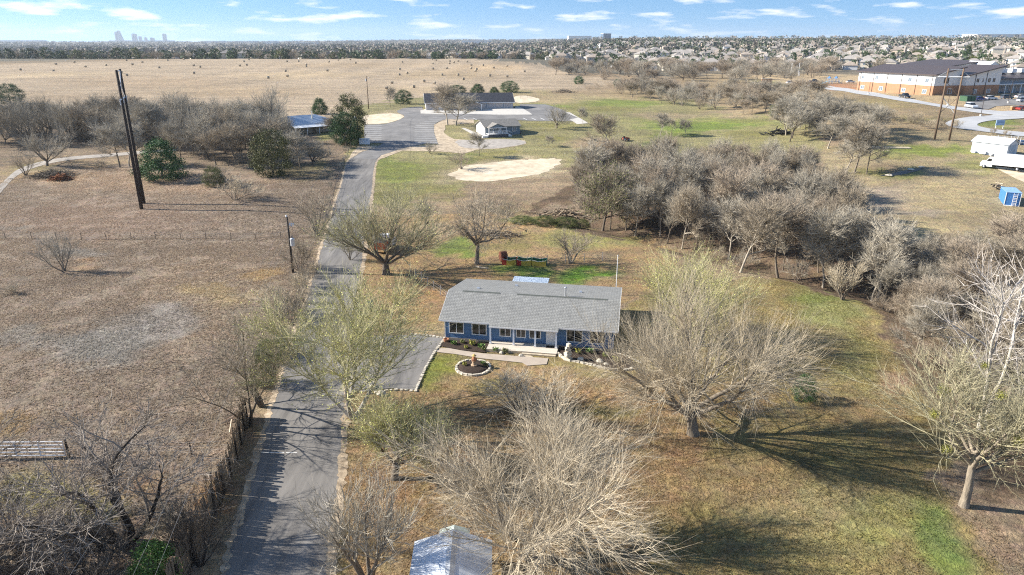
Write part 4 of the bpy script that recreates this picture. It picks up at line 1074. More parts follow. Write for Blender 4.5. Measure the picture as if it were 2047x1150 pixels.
ext = MB().prism([(-.95, 2.35), (0, 2.68), (1.0, 2.35), (1.0, 2.30), (0, 2.62), (-.95, 2.30)], ylen - .1, ylen + 1.5, 'y').build("lean_to_roof", mat("algae_sheet", (.40, .46, .44), .6, .2, var=.3, scale=4), shd)
for sx in (-.85, .85): MB().bb(sx - .05, sx + .05, ylen + 1.3, ylen + 1.4, -.1, 2.4).build("post", wood, shd)

# ------------------------------------------------------------------ poles
def pole_at(bx, by, ty): b = at(bx, by); return b, top_z(b, ty) - b.z
def utility_pole(bx, by, ty, m, label, r=.16, arm=True, name="utility_pole"):
    b, h = pole_at(bx, by, ty); o = empty(name, b, 0, label, "pole")
    MB().tube([(0, 0, -.3), (0, 0, h * .5), (0, 0, h)], [r * 1.25, r, r * .75], 10).build("shaft", m, o, smooth=True)
    return o, h
# tall two-pole structure in the pasture, seen almost end-on
b, h = pole_at(283, 418, 140)
HF = empty("transmission_pole", b, 0, "very tall black two-legged power structure standing in the brown pasture", "power pole")
off = at(288, 407) - b
off = Vector((off.x, off.y, 0)); oy = off.length; ax_ = off.x / oy; ay_ = off.y / oy
def hq(t, z): return (ax_ * t, ay_ * t, z)
for i, d in enumerate((Vector((0, 0, 0)), off)):
    MB().tube([(d.x, d.y, -.3), (d.x, d.y, h * .5), (d.x, d.y, h)], [.36, .30, .24], 10).build("shaft", wood_dark, HF, smooth=True)
MB().tube([hq(-2.6, h * .80), hq(oy + 2.6, h * .80)], .14, 8).build("crossarm", steel, HF)
for y0, y1 in ((0, oy), (oy, 0)):
    MB().tube([hq(y0, h * .80), hq(y1, h * .99)], .07, 6).build("brace", steel, HF)
MB().tube([hq(0, h - .3), hq(oy, h - .3)], .1, 6).build("top_tie", steel, HF)
for y in (-2.4, oy / 2, oy + 2.4):
    MB().lathe([(.07, 0), (.13, -.2), (.08, -.3), (.13, -.5), (.08, -.6), (.13, -.8), (.05, -.95)], 8, hq(y, h * .80 - .1)).build("insulator", mat("insulator", (.45, .47, .5), .3), HF)
# H-frame by the school
b, h = pole_at(1868, 279, 137); b2 = at(1897, 281); sep_ = b2 - b
HF2 = empty("transmission_pole", b, 0, "brown wooden H-frame power structure standing near the metal shed by the school road", "power pole")
sx, sy = sep_.x, sep_.y
for d in (Vector((0, 0)), Vector((sx, sy))):
    MB().tube([(d.x, d.y, -.3), (d.x, d.y, h * .5), (d.x, d.y, h)], [.27, .24, .2], 9).build("shaft", wood_brown, HF2, smooth=True)
ux = Vector((sx, sy)).normalized(); W_ = Vector((sx, sy)).length
def hp(t, z): return (ux.x * t, ux.y * t, z)
MB().tube([hp(-2.2, h * .885), hp(W_ + 1.8, h * .885)], .16, 6).build("crossarm", trim_white, HF2)
MB().tube([hp(0, h * .985), hp(W_, h * .985)], .1, 6).build("top_tie", steel, HF2)
MB().tube([hp(-.2, h * .955), hp(-2.0, h * .9)], .07, 6).build("brace", steel, HF2); MB().tube([hp(W_ + .1, h * .955), hp(W_ + 1.6, h * .9)], .07, 6).build("brace", steel, HF2)
MB().tube([hp(0, h * .6), hp(W_, h * .38)], .09, 6).build("brace", trim_white, HF2); MB().tube([hp(0, h * .38), hp(W_, h * .6)], .07, 6).build("brace", wood_brown, HF2)
MB().tube([hp(0, h * .82), hp(W_, h * .62)], .08, 6).build("brace", wood_brown, HF2)
# pole with a transformer and wires beside the drive
tp, th = utility_pole(586, 545, 434, wood_dark, "black utility pole carrying a grey transformer can beside the drive", .15)
MB().lathe([(.05, -.62), (.30, -.58), (.32, -.5), (.32, .45), (.34, .48), (.2, .6), (.04, .62)], 14, (.45, -.15, th * .56)).build("transformer", mat("can_grey", (.62, .64, .66), .4, .1), tp, smooth=True)
for sx in (-.1, .12): MB().lathe([(.06, 0), (.08, .12), (.05, .2), (.07, .3), (.03, .36)], 8, (.45 + sx, -.15, th * .56 + .6)).build("bushing", mat("bushing", (.2, .18, .18), .4), tp)
MB().tube([(.1, 0, th * .86), (.75, -.1, th * .84)], .05, 6).build("bracket", steel, tp)
for k in range(3): MB().lathe([(.05, 0), (.1, .1), (.05, .2), (.1, .3), (.03, .4)], 8, (.3 + .25 * k, -.05, th * .85)).build("insulator", trim_white, tp)
MB().lathe([(.1, 0), (.14, .1), (.05, .3)], 8, (-.1, 0, th)).build("cap", trim_white, tp)
tpo, tph = tp.location.copy(), th
pl1, plh1 = utility_pole(717, 285, 222, wood_brown, "brown utility pole with a lamp can beside the striped parking bays", .15)
MB().lathe([(.05, -.5), (.3, -.45), (.3, .4), (.1, .5)], 12, (-.5, -.1, plh1 * .78)).build("transformer", mat("can_grey", (.6, .6, .6), .4), pl1, smooth=True)
pl2, plh2 = utility_pole(737, 218, 152, wood_brown, "lone brown utility pole at the edge of the hay field above the gravel island", .15)
MB().lathe([(.05, -.4), (.25, -.4), (.25, .3), (.1, .4)], 10, (-.35, 0, plh2 * .88)).build("transformer", mat("can_grey", (.6, .6, .6), .4), pl2)
b, h = pole_at(1231, 590, 512)
wpole = empty("flag_pole", b, 0, "thin white metal pole standing behind the right end of the blue house", "pole")
MB().tube([(0, 0, -.2), (0, 0, h)], [.06, .045], 8).build("shaft", mat("white_metal", (.75, .76, .76), .4), wpole)
MB().lathe([(.05, 0), (.09, .06), (.03, .14)], 8, (0, 0, h)).build("finial", steel, wpole)
# overhead wires
wire_m = mat("wire", (.22, .21, .20), .6)
def wire(p, q, sag, label, r=.014, name="overhead_wire"):
    p, q = Vector(p), Vector(q); n = 18
    pts = [p + (q - p) * (i / n) - Vector((0, 0, sag * 4 * (i / n) * (1 - i / n))) for i in range(n + 1)]
    return tag(MB().tube(pts, r, 4).build(name, wire_m), label, "wire", "overhead wires along the drive")
tp_top = tpo + Vector((0, 0, tph - .3))
for k, dx in enumerate((-.5, .1, 1.1)):
    e = at_z((118, 250, 296)[k], 1185, 9.0 + .3 * k)
    wire(tp_top + Vector((dx * .4, 0, -.2 * k)), e, .6, "thin overhead wire running from the transformer pole down beside the drive", .008)
p1_top = pl1.location + Vector((0, 0, plh1 - .3)); p2_top = pl2.location + Vector((0, 0, plh2 - .3))
wire(tp_top, p1_top, 1.6, "thin overhead wire strung between the transformer pole and the parking-lot pole", .012)
wire(p1_top, p2_top, 1.0, "thin overhead wire strung between the parking-lot pole and the hay-field pole", .012)
# mistletoe balls in some crowns
rgm = np.random.default_rng(8)
mv, mf = leaf_quads(rgm, nrm(rgm.normal(0, 1, (420, 3))) * rgm.uniform(.2, 1.1, (420, 1)) ** 1.2, .11)
mist_mesh = np_mesh("mistletoe", mv, quads=mf, m=leaf_mistle)
mist_dark = np_mesh("mistletoe", mv, quads=mf, m=leaf_olive)
def mistletoe(tree, spots, dark=False):
    for x, y, z, s in spots:
        o = link("mistletoe_clump", mist_dark if dark else mist_mesh, tree, (x, y, z)); sx = tree.scale
        o.scale = (s / sx[0], s / sx[1], s / sx[2]); o["kind"] = "stuff"
byl = {o["label"]: o for o in COL.objects if o.get("label")}
t_edge = byl["stout pale-trunked tree with yellow mistletoe at the lawn's edge"]
mistletoe(t_edge, [(math.cos(a) * r, math.sin(a) * r, z, s) for a, r, z, s in [(0, .2, .6, .5), (1, .3, .7, .35), (2.2, .28, .5, .4), (3, .35, .62, .35), (4, .22, .75, .45), (5, .38, .55, .35), (5.6, .15, .85, .35), (.6, .4, .5, .3), (2.8, .12, .9, .3), (4.6, .33, .68, .35)]])

# shared woodland stock
WOOD = [tree_meshes('wood%d' % i, 'wood', 200 + i, b, t, tw=.0014, dens=1.18) for i, (b, t) in enumerate([(bark_grey, twig_grey), (bark_grey, twig_brown), (bark_dark, twig_grey), (bark_pale, twig_grey), (bark_grey, twig_red), (bark_pale, twig_brown)])]
MULT = [tree_meshes('mult%d' % i, 'multi', 230 + i, b, t, tw=.0023, dens=.8) for i, (b, t) in enumerate([(bark_grey, twig_grey), (bark_dark, twig_brown), (bark_grey, twig_tan), (bark_pale, twig_red)])]
BROO = [tree_meshes('broo%d' % i, 'broom', 260 + i, b, t, tw=.0018, dens=.82) for i, (b, t) in enumerate([(bark_dark, twig_grey), (bark_grey, twig_grey), (bark_grey, twig_brown)])]
BRUS = [tree_meshes('brus%d' % i, 'brush', 290 + i, b, t, tw=.0026, dens=.85) for i, (b, t) in enumerate([(bark_dark, twig_brown), (bark_grey, twig_grey), (bark_grey, twig_tan), (bark_grey, twig_red), (bark_black, twig_dark)])]
CED = [evergreen_meshes('cedar%d' % i, 300 + i, sh_, lf, 190, 80, .0125, sp=.05) for i, (sh_, lf) in enumerate([(cone, leaf_cedar), (egg, leaf_cedar), (egg, leaf_rust), (dome, leaf_olive)])]
OAK = [evergreen_meshes('oak%d' % i, 320 + i, dome, lf, 60, 14, .05, sp=.06, rt=.03) for i, lf in enumerate([leaf_dark, leaf_dark, leaf_olive])]
FARW = [tree_meshes('farw%d' % i, 'broom', 340 + i, b, t, tw=.006, dens=.5) for i, (b, t) in enumerate([(bark_dark, twig_grey), (bark_grey, twig_brown), (bark_grey, twig_red)])]

# evergreens one can pick out
def ev(k, bx, by, ty, w, label, cat="cedar", name="cedar_tree", wk=1.15): return photo_tree(name, CED[k], bx, by, ty, w, label, cat=cat, hk=1.0, wk=wk)
ev(0, 325, 358, 276, 96, "dense dark green cedar beside the tall black power structure")
ev(2, 546, 350, 258, 70, "rust-tipped conical cedar at the pasture edge of the left woods")
ev(2, 702, 285, 188, 56, "rust-topped cedar beside the pole at the parking lot")
ev(1, 692, 292, 225, 50, "green cedar in front of the rust-topped one by the parking bays")
ev(0, 640, 228, 195, 34, "dark cedar behind the metal-roofed farmhouse")
ev(1, 22, 207, 168, 46, "lone round cedar on the hay field beside the left woods")
ev(1, 1019, 185, 162, 32, "round dark cedar behind the right end of the long grey building")
ev(0, 955, 186, 167, 30, "spiky cedar behind the middle of the long grey building")
ev(0, 988, 187, 173, 20, "small pointed cedar between two larger ones behind the long grey building")
ev(1, 913, 187, 170, 34, "dark cedar half hidden by the bare tree behind the long grey building")
ev(1, 806, 208, 180, 32, "bushy cedar on the field edge left of the long grey building")
ev(1, 1157, 168, 152, 18, "small dark cedar by the brushy fence line beyond the parking lot")
ev(1, 1606, 800, 750, 42, "small round clipped evergreen bush on the right lawn", cat="bush", name="evergreen_bush")
ev(3, 428, 372, 332, 36, "olive bushy shrub at the edge of the left woods", cat="bush", name="olive_shrub")
ev(1, 1598, 228, 205, 26, "dark upright cedar among the trees below the school")
ev(1, 1487, 198, 184, 22, "small dark cedar in the brush beyond the meadow")
ev(3, 1545, 233, 208, 16, "slim olive cedar at the corner of the meadow")
ev(1, 1235, 172, 158, 16, "dark little cedar at the fence line behind the meadow")
ev(3, 545, 720, 678, 60, "green leafy bush on the verge beside the drive", cat="bush", name="verge_bush")
ev(3, 528, 770, 700, 46, "tall weedy green bush behind the leaning tree on the verge", cat="bush", name="verge_bush")
photo_tree("half_evergreen_tree", H_['half'], 1205, 462, 318, 130, "broad olive half-evergreen tree above the log pile", hk=.95)
0 and ev(3, 1205, 440, 340, 110, "broad olive half-evergreen tree above the log pile", cat="tree", name="half_evergreen_tree")
o = photo_tree("leafy_bush", evergreen_meshes('leafy', 333, dome, leaf_bright, 120, 55, .022, sp=.08), 312, 1172, 1092, 84, "bright green leafy bush at the bottom of the board fence", cat="bush", hk=1, wk=1.1)
for (bx, by, ty, w, l) in [(1045, 445, 432, 44, "low dark hedge bush by the back fence beyond the gnarled tree"), (1090, 450, 432, 40, "low green bush at the foot of the log pile"), (1130, 452, 434, 46, "low olive bush beside the broad half-evergreen tree"), (1160, 455, 438, 36, "small rounded bush at the start of the creek woods")]:
    ev(3, bx, by, ty, w, l, cat="bush", name="hedge_bush")

# single bare trees one can pick out
def bt(m, bx, by, ty, w, label, cat="tree", name="bare_tree", hk=.95, **kw): return photo_tree(name, m, bx, by, ty, w, label, cat=cat, hk=hk, **kw)
bt(MULT[0], 128, 542, 458, 84, "bare many-stemmed tree alone in the brown pasture")
bt(MULT[1], 634, 470, 372, 92, "dark bare tree with green tufts at the drive's wire fence"); t = COL.objects[-1]
bt(BROO[1], 94, 332, 250, 90, "round-crowned bare tree where the pasture lane bends")
bt(MULT[1], 52, 352, 300, 44, "small crooked bare tree on the inside of the pasture lane")
bt(WOOD[0], 240, 335, 235, 80, "leaning bare tree with olive bark by the tall black power structure")
bt(WOOD[3], 258, 333, 240, 60, "slim bare tree just behind the tall black power structure")
bt(BROO[0], 285, 280, 200, 80, "dark round bare tree on the field edge of the left woods")
bt(MULT[3], 1140, 526, 452, 86, "pale many-stemmed crape myrtle on the back lawn", name="crape_myrtle")
bt(MULT[2], 1683, 600, 512, 70, "low pinkish bare sapling at the edge of the right lawn")
bt(WOOD[3], 1742, 602, 425, 90, "tall slim pale-stemmed tree at the bend of the creek bank")
bt(WOOD[5], 1480, 545, 385, 100, "slim grey-trunked tree on the creek bank behind the budding tree")
bt(WOOD[4], 1555, 556, 370, 110, "reddish-twigged tree with a pale trunk on the creek bank")
bt(WOOD[3], 1645, 575, 400, 90, "pale upright tree on the creek bank beside the lawn's green corner")
bt(WOOD[5], 895, 250, 163, 64, "tall bare tree in front of the long grey building's door")
bt(WOOD[3], 911, 251, 182, 70, "wide bare tree beside the taller one at the long grey building")
bt(WOOD[0], 958, 312, 258, 36, "small bare sapling on the lawn before the small grey cottage")
bt(MULT[3], 922, 338, 300, 46, "little orange-tipped bare sapling above the pale dirt patch")
bt(MULT[0], 860, 308, 280, 34, "small bare sapling where the drive meets the gravel")
bt(WOOD[0], 1097, 292, 268, 22, "tiny bare sapling on the meadow beyond the cottage")
bt(BROO[1], 1113, 256, 205, 50, "pale round bare tree at the far edge of the parking lot")
bt(WOOD[5], 1222, 304, 222, 66, "bare tree with forked pale limbs on the open meadow")
bt(WOOD[3], 1320, 272, 222, 26, "thin sapling with an olive top on the meadow"); bt(WOOD[0], 1342, 268, 232, 20, "thin bare sapling beside the olive-topped one on the meadow")
bt(WOOD[3], 1372, 272, 235, 26, "slender pale sapling on the green strip of the meadow")
bt(WOOD[3], 1165, 250, 212, 20, "thin pale sapling by the end of the concrete path")
bt(WOOD[3], 1655, 297, 222, 60, "pale forked tree at the edge of the culvert grove"); bt(WOOD[3], 1690, 348, 255, 60, "slim white-trunked tree by the creek below the culvert")
bt(WOOD[1], 1708, 345, 228, 76, "tall olive-tufted tree by the creek below the culvert"); bt(WOOD[0], 1732, 348, 240, 60, "slim grey tree nearest the culvert grove's far side")
bt(WOOD[0], 780, 215, 170, 22, "thin bare sapling on the field edge by the bushy cedar")
bt(BRUS[2], 575, 330, 290, 50, "low tan brush in front of the metal-roofed farmhouse", cat="shrub", name="scrub_thicket")
bt(WOOD[0], 600, 335, 255, 70, "bare tree with olive bark beside the rust-tipped cedar")
bt(BROO[1], 545, 262, 165, 90, "tall round bare tree rising above the left woods")
bt(BROO[0], 625, 330, 275, 60, "small round bare tree near the upper drive fence")
bt(WOOD[1], 672, 285, 225, 50, "bare brown tree beside the green cedar at the parking bays")
bt(MULT[0], 700, 520, 470, 0.1 + 60, "bare scrub sapling under the budding tree by the drive", cat="shrub", name="scrub_sapling")
bt(BRUS[0], 600, 540, 470, 70, "brown scrub thicket at the foot of the transformer pole", cat="shrub", name="scrub_thicket")
bt(BRUS[2], 560, 640, 560, 80, "tan scrub thicket on the verge across from the asphalt pad", cat="shrub", name="scrub_thicket")
bt(BRUS[2], 470, 400, 350, 90, "tall tan brush clump at the pasture edge under the cedar", cat="shrub", name="scrub_thicket")
bt(BRUS[3], 440, 368, 330, 70, "reddish brush clump beside the olive shrub of the left woods", cat="shrub", name="scrub_thicket")
bt(BRUS[2], 28, 585, 565, 44, "low tan grass clump in the brown pasture", cat="shrub", name="grass_clump")
bt(BRUS[0], 200, 335, 318, 40, "dark twiggy shrub beside the pasture lane", cat="shrub", name="scrub_thicket")
# bottom-left corner brush; the shade over it is put into near-black twigs
for i, (bx, by, ty, w, lab) in enumerate([(12, 1060, 965, 130, "shade-toned bare thicket beside the pipe gate"), (110, 1185, 1035, 240, "tangled shade-toned brush under the large dark-limbed tree"), (190, 1190, 1060, 200, "tangled shade-toned brush against the foot of the large dark-limbed tree"),
        (15, 1190, 1040, 200, "tangled grey brush in the corner below the thicket by the gate"), (400, 1130, 985, 130, "brown brush leaning on the board fence"), (440, 1010, 930, 60, "thin brush caught against the board fence"), (345, 1080, 990, 110, "thin grey brush between the large dark-limbed tree and the fence")]):
    bt(BRUS[4] if i != 6 else BRUS[1], bx, by, ty, w, lab, cat="brush", name="shade_toned_brush")

# ------------------------------------------------------------------ woods: every trunk its own tree
def inside_random(poly_px, n, mind, seed):
    rg = np.random.default_rng(seed); W = np.array([tuple(at(*p)[:2]) for p in poly_px]); out = []
    lo, hi = W.min(0), W.max(0); tries = 0
    while len(out) < n and tries < n * 60:
        tries += 1; p = lo + (hi - lo) * rg.random(2)
        if inpoly(np.array([p[0]]), np.array([p[1]]), [tuple(q) for q in W])[0] and all((p[0] - q[0]) ** 2 + (p[1] - q[1]) ** 2 > mind ** 2 for q in out): out.append(p)
    return out, rg
def grove(poly_px, n, mind, seed, stock, hr, wr, name, label, cat, group, lab2=None):
    pts, rg = inside_random(poly_px, n, mind, seed)
    for x, y in pts:
        k = int(rg.integers(0, len(stock))); m = stock[k]; h = rg.uniform(*hr); w = h * rg.uniform(*wr)
        lb = label[k % len(label)] if isinstance(label, list) else label
        o = place_tree(name, m, (x, y, hz(x, y)), h, w, lb, cat, group, rz=rg.random() * 6.28)
G = [((1140, 425), (1230, 465), (1330, 490), (1450, 527), (1560, 553), (1700, 595), (1742, 590), (1720, 500), (1690, 440), (1600, 390), (1450, 368), (1290, 364), (1165, 380))]
WL = ["bare grey-twigged tree in the dense creek woods", "bare brown-twigged tree in the dense creek woods", "bare dark-barked tree in the dense creek woods", "bare pale-barked tree in the dense creek woods", "bare reddish-twigged tree in the dense creek woods", "bare pale tree with brown twigs in the dense creek woods"]
grove(G[0], 108, 3.0, 1, WOOD, (6.0, 12.5), (.36, .62), "woodland_tree", WL, "tree", "trees of the creek woods")
grove(G[0], 56, 3.8, 2, BRUS[:4], (2.5, 4.5), (.9, 1.5), "creek_brush", ["dark brown brush on the creek woods floor", "grey brush on the creek woods floor", "tan brush on the creek woods floor", "reddish brush on the creek woods floor"], "brush", "brush of the creek woods")
GR = [(1735, 600), (1790, 690), (1850, 790), (1950, 880), (2060, 960), (2200, 900), (2200, 560), (1980, 545), (1860, 540), (1770, 545)]
RL = ["bare grey-twigged tree in the thicket right of the lawn", "bare brown-twigged tree in the thicket right of the lawn", "bare dark-barked tree in the thicket right of the lawn", "bare pale-barked tree in the thicket right of the lawn", "bare reddish-twigged tree in the thicket right of the lawn", "bare pale tree with brown twigs in the thicket right of the lawn"]
grove(GR, 50, 3.0, 3, WOOD, (5.5, 9.5), (.5, .8), "woodland_tree", RL, "tree", "trees of the right thicket")
grove(GR, 40, 3.0, 4, [BRUS[4], BRUS[0], BRUS[2], BRUS[3]], (2.2, 4.0), (1.0, 1.6), "creek_brush", ["dark brown brush in the thicket right of the lawn", "grey brush in the thicket right of the lawn", "tan brush in the thicket right of the lawn", "reddish brush in the thicket right of the lawn"], "brush", "brush of the right thicket")
GC = [(1570, 285), (1640, 275), (1740, 290), (1760, 275), (1740, 262), (1650, 250), (1570, 258)]
grove(GC, 26, 4.5, 5, [WOOD[0], WOOD[3], WOOD[2], BROO[1]], (8, 12), (.55, .8), "woodland_tree", ["bare grey tree in the grove below the school bank", "bare pale-trunked tree in the grove below the school bank", "bare dark tree in the grove below the school bank", "round bare tree in the grove below the school bank"], "tree", "trees of the grove below the school")
GB = [(1420, 228), (1560, 238), (1740, 262), (1700, 232), (1640, 205), (1560, 190), (1420, 188), (1240, 172), (1210, 185), (1300, 205)]
grove(GB, 92, 4.4, 6, [WOOD[0], WOOD[1], BROO[1], WOOD[4], BRUS[1], BRUS[3]], (5, 9), (.7, 1.0), "hedgerow_tree", ["bare grey tree in the hedgerow beyond the meadow", "bare brown tree in the hedgerow beyond the meadow", "round bare tree in the hedgerow beyond the meadow", "reddish bare tree in the hedgerow beyond the meadow", "grey thicket in the hedgerow beyond the meadow", "reddish thicket in the hedgerow beyond the meadow"], "tree", "hedgerow beyond the meadow")
GD = [(1090, 148), (1190, 160), (1420, 172), (1560, 165), (1680, 148), (1700, 140), (1560, 138), (1420, 140), (1280, 142), (1140, 138)]
grove(GD, 110, 7, 7, [BROO[0], BROO[1], BROO[2], WOOD[4], BRUS[3]], (7, 12), (.9, 1.2), "hedgerow_tree", ["dark bare tree in the belt before the suburb", "grey bare tree in the belt before the suburb", "brown bare tree in the belt before the suburb", "reddish bare tree in the belt before the suburb", "reddish thicket in the belt before the suburb"], "tree", "tree belt before the suburb")
GL = [(-40, 300), (120, 285), (320, 300), (420, 335), (540, 330), (575, 300), (560, 268), (540, 250), (300, 258), (120, 262), (-40, 268)]
LW = ["bare grey tree in the woods beside the brown pasture", "bare brown tree in the woods beside the brown pasture", "bare dark-barked tree in the woods beside the brown pasture", "round bare dark tree in the woods beside the brown pasture", "round bare grey tree in the woods beside the brown pasture"]
grove(GL, 84, 5.0, 8, [WOOD[0], WOOD[1], WOOD[2], BROO[0], BROO[1]], (7.5, 13), (.6, .9), "woodland_tree", LW, "tree", "trees of the left woods")
grove(GL, 26, 5, 9, BRUS[:2], (2.5, 4.5), (1, 1.6), "woodland_brush", ["dark brush under the left woods", "grey brush under the left woods"], "brush", "brush of the left woods")
GS = [(1760, 222), (1860, 240), (1900, 258), (1960, 268), (2047, 285), (2047, 278), (1960, 262), (1880, 248), (1780, 232)]
grove([(1700, 236), (1880, 262), (1960, 270), (2040, 280), (2040, 274), (1950, 262), (1890, 252), (1720, 222)], 22, 2.5, 10, [BRUS[0], BRUS[2]], (1.5, 3.5), (.9, 1.5), "bank_brush", ["dark brush along the bank under the school road", "tan brush along the bank under the school road"], "brush", "brush on the school bank")
grove([(640, 540), (625, 560), (600, 640), (570, 730), (556, 725), (585, 630), (610, 550)], 10, 1.6, 12, [BRUS[0], BRUS[2], MULT[1]], (1.6, 3.4), (.8, 1.2), "verge_scrub", ["dark scrub on the verge of the drive", "tan scrub on the verge of the drive", "thin bare sapling on the verge of the drive"], "brush", "scrub along the drive")
grove([(660, 425), (672, 390), (684, 350), (696, 320), (690, 300), (676, 320), (664, 360), (650, 400), (640, 430)], 10, 2.0, 13, [BRUS[1], MULT[0]], (1.2, 2.6), (.8, 1.2), "fence_scrub", ["grey scrub along the wire fence by the upper drive", "thin bare sapling along the wire fence by the upper drive"], "brush", "scrub along the upper drive")
# ------------------------------------------------------------------ long grey building by the parking lot
a, b = at(852, 221), at(1026, 217.5); d = (b - a); d.z = 0; LB = d.length; rz = math.atan2(d.y, d.x)
lb = empty("long_building", (a.x, a.y, hz(a.x + d.x / 2, a.y + d.y / 2)), rz, "long low grey building with a dark shingle roof beside the parking lot", "building")
dep = 13.0; eh = 3.0; rh = eh + 3.1
prism2([(0, -.6), (dep, -.6), (dep, eh), (dep / 2, rh - .15), (0, eh)], 0, LB, grey_siding, "wall", lb)
slope(MB(), -.6, LB + .6, -.7, eh - .1, dep / 2, rh, .18).build("roof", shingle_dark, lb)
slope(MB(), -.6, LB + .6, dep / 2 + .001, rh, dep + .7, eh - .1, .18).build("rear_roof", shingle_dark, lb)
MB().bb(-.6, LB + .6, -.74, -.702, eh - .34, eh - .1).build("fascia", trim_white, lb)
for x in (-.64, LB + .602): MB().prism([(-.7, eh - .09), (dep / 2, rh + .01), (dep + .7, eh - .09), (dep + .7, eh - .33), (dep / 2, rh - .25), (-.7, eh - .33)], x, x + .036).build("rake_board", trim_white, lb)
for f in (.085, .69, .79, .885): window(lb, LB * f, 0, .7, .55, 1.9, fw=.1, mull=0, pane=glass_pale)
dr = MB().bb(-1.0, 1.0, -.08, 0, 0, 2.3).build("door", trim_white, lb, loc=(LB * .17, 0, .05)); MB().box((.15, -.11, 1.05), (.06, .06, .3)).build("handle", steel, dr)
cg = MB().prism([(LB * .44, eh - .5), (LB * .535, eh + .9), (LB * .63, eh - .5), (LB * .63, eh - .68), (LB * .535, eh + .7), (LB * .44, eh - .68)], -4.5, 1.5, 'y').build("porch_roof", trim_white, lb)
MB().prism([(LB * .435, eh - .42), (LB * .535, eh + 1.0), (LB * .635, eh - .42), (LB * .635, eh - .49), (LB * .535, eh + .91), (LB * .435, eh - .49)], -4.6, 3.0, 'y').build("shingles", shingle_dark, cg)
for x in (.45, .62): MB().bb(LB * x - .12, LB * x + .12, -4.4, -4.16, -.1, eh - .4).build("porch_post", trim_white, lb)
for x in (.02, .98): MB().bb(LB * x - .06, LB * x + .06, -.1, 0, 0, eh - .15).build("downspout", trim_white, lb)

# ------------------------------------------------------------------ small grey-blue cottage with a white porch
a, b = at(970, 273), at(1039, 268.5); d = (b - a); d.z = 0; LC = d.length; rz = math.atan2(d.y, d.x)
ct = empty("cottage", (a.x, a.y, hz(a.x + 3, a.y + 2)), rz, "small grey-blue cottage with a white-railed front porch by the gravel pad", "house")
dc, ec, rc = 8.5, 2.9, 4.6
prism2([(0, -.6), (dc, -.6), (dc, ec), (dc / 2, rc - .12), (0, ec)], 0, LC, grey_blue, "wall", ct)
MB().prism([(.02, .0), (dc - .02, .0), (dc - .02, ec), (dc / 2, rc - .15), (.02, ec)], -.03, -.002).build("end_cladding", white_wall, ct)
slope(MB(), -.5, LC + .4, -.5, ec - .1, dc / 2, rc, .15).build("roof", shingle_brown, ct)
slope(MB(), -.5, LC + .4, dc / 2 + .001, rc, dc + .5, ec - .1, .15).build("rear_roof", shingle_brown, ct)
MB().prism([(.4, ec - .15), (LC * .28, ec + 1.05), (LC * .56, ec - .15), (LC * .56, ec - .3), (LC * .28, ec + .9), (.4, ec - .3)], -2.4, 2.5, 'y').build("porch_roof", shingle_brown, ct)
MB().prism([(.7, ec - .3), (LC * .28, ec + .85), (LC * .56 - .3, ec - .3)], -2.25, -2.1, 'y').build("gable", grey_blue, ct)
MB().bb(.5, LC * .55, -2.42, -2.401, ec - .3, ec - .12).build("fascia", trim_white, ct)
dk = MB().bb(.3, LC * .58, -2.6, -.01, -.1, .75).build("porch_deck", mat("deck_dark", (.12, .12, .13), .9), ct)
MB().bb(.25, LC * .58 + .05, -2.65, -.02, .752, .85).build("deck_board", trim_white, dk)
for x in np.linspace(.35, LC * .55, 5): MB().bb(x - .06, x + .06, -2.6, -2.48, .85, 1.8 if 0 < x else 2).build("rail_post", trim_white, dk)
MB().bb(.3, LC * .56, -2.58, -2.5, 1.7, 1.8).build("rail", trim_white, dk); MB().bb(.3, LC * .56, -2.57, -2.51, 1.05, 1.12).build("rail", trim_white, dk)
for i in range(26):
    x = .45 + i * (LC * .55 - .5) / 26; MB().bb(x, x + .05, -2.57, -2.52, 1.12, 1.7).build("baluster", trim_white, dk)
for x in (.5, LC * .54): MB().bb(x - .07, x + .07, -2.3, -2.16, .85, ec - .3).build("porch_post", trim_white, ct)
for k in range(4): MB().bb(LC * .58 + .05 + k * .3, LC * .58 + .35 + k * .3, -2.6, -1.2, -.1, .7 - k * .18).build("step", trim_white, ct)
MB().tube([(LC * .58, -2.58, 1.8), (LC * .58 + 1.3, -2.58, .95)], .05, 6).build("stair_rail", trim_white, ct); MB().tube([(LC * .58, -1.2, 1.8), (LC * .58 + 1.3, -1.2, .95)], .05, 6).build("stair_rail", trim_white, ct)
MB().bb(-1.6, .2, -2.4, 1.5, -.1, .4).build("side_ramp", trim_white, ct)
window(ct, LC * .17, 0, 1.0, 1.5, 1.3, pane=glass_pale); window(ct, LC * .84, 0, 1.1, 1.3, 1.5, pane=glass_pale); window(ct, LC * .31, 0, 1.1, .8, 1.2, pane=glass_pale)
dr = MB().bb(-.5, .5, -.06, 0, 0, 2.05).build("door", trim_white, ct, loc=(LC * .42, 0, .86)); MB().box((.35, -.09, 1.0), (.06, .06, .1)).build("handle", steel, dr)
MB().box((LC + .5, 1.2, .4), (.8, .8, 1.0)).build("condenser", mat("dark_grey", (.1, .1, .11), .6), ct)

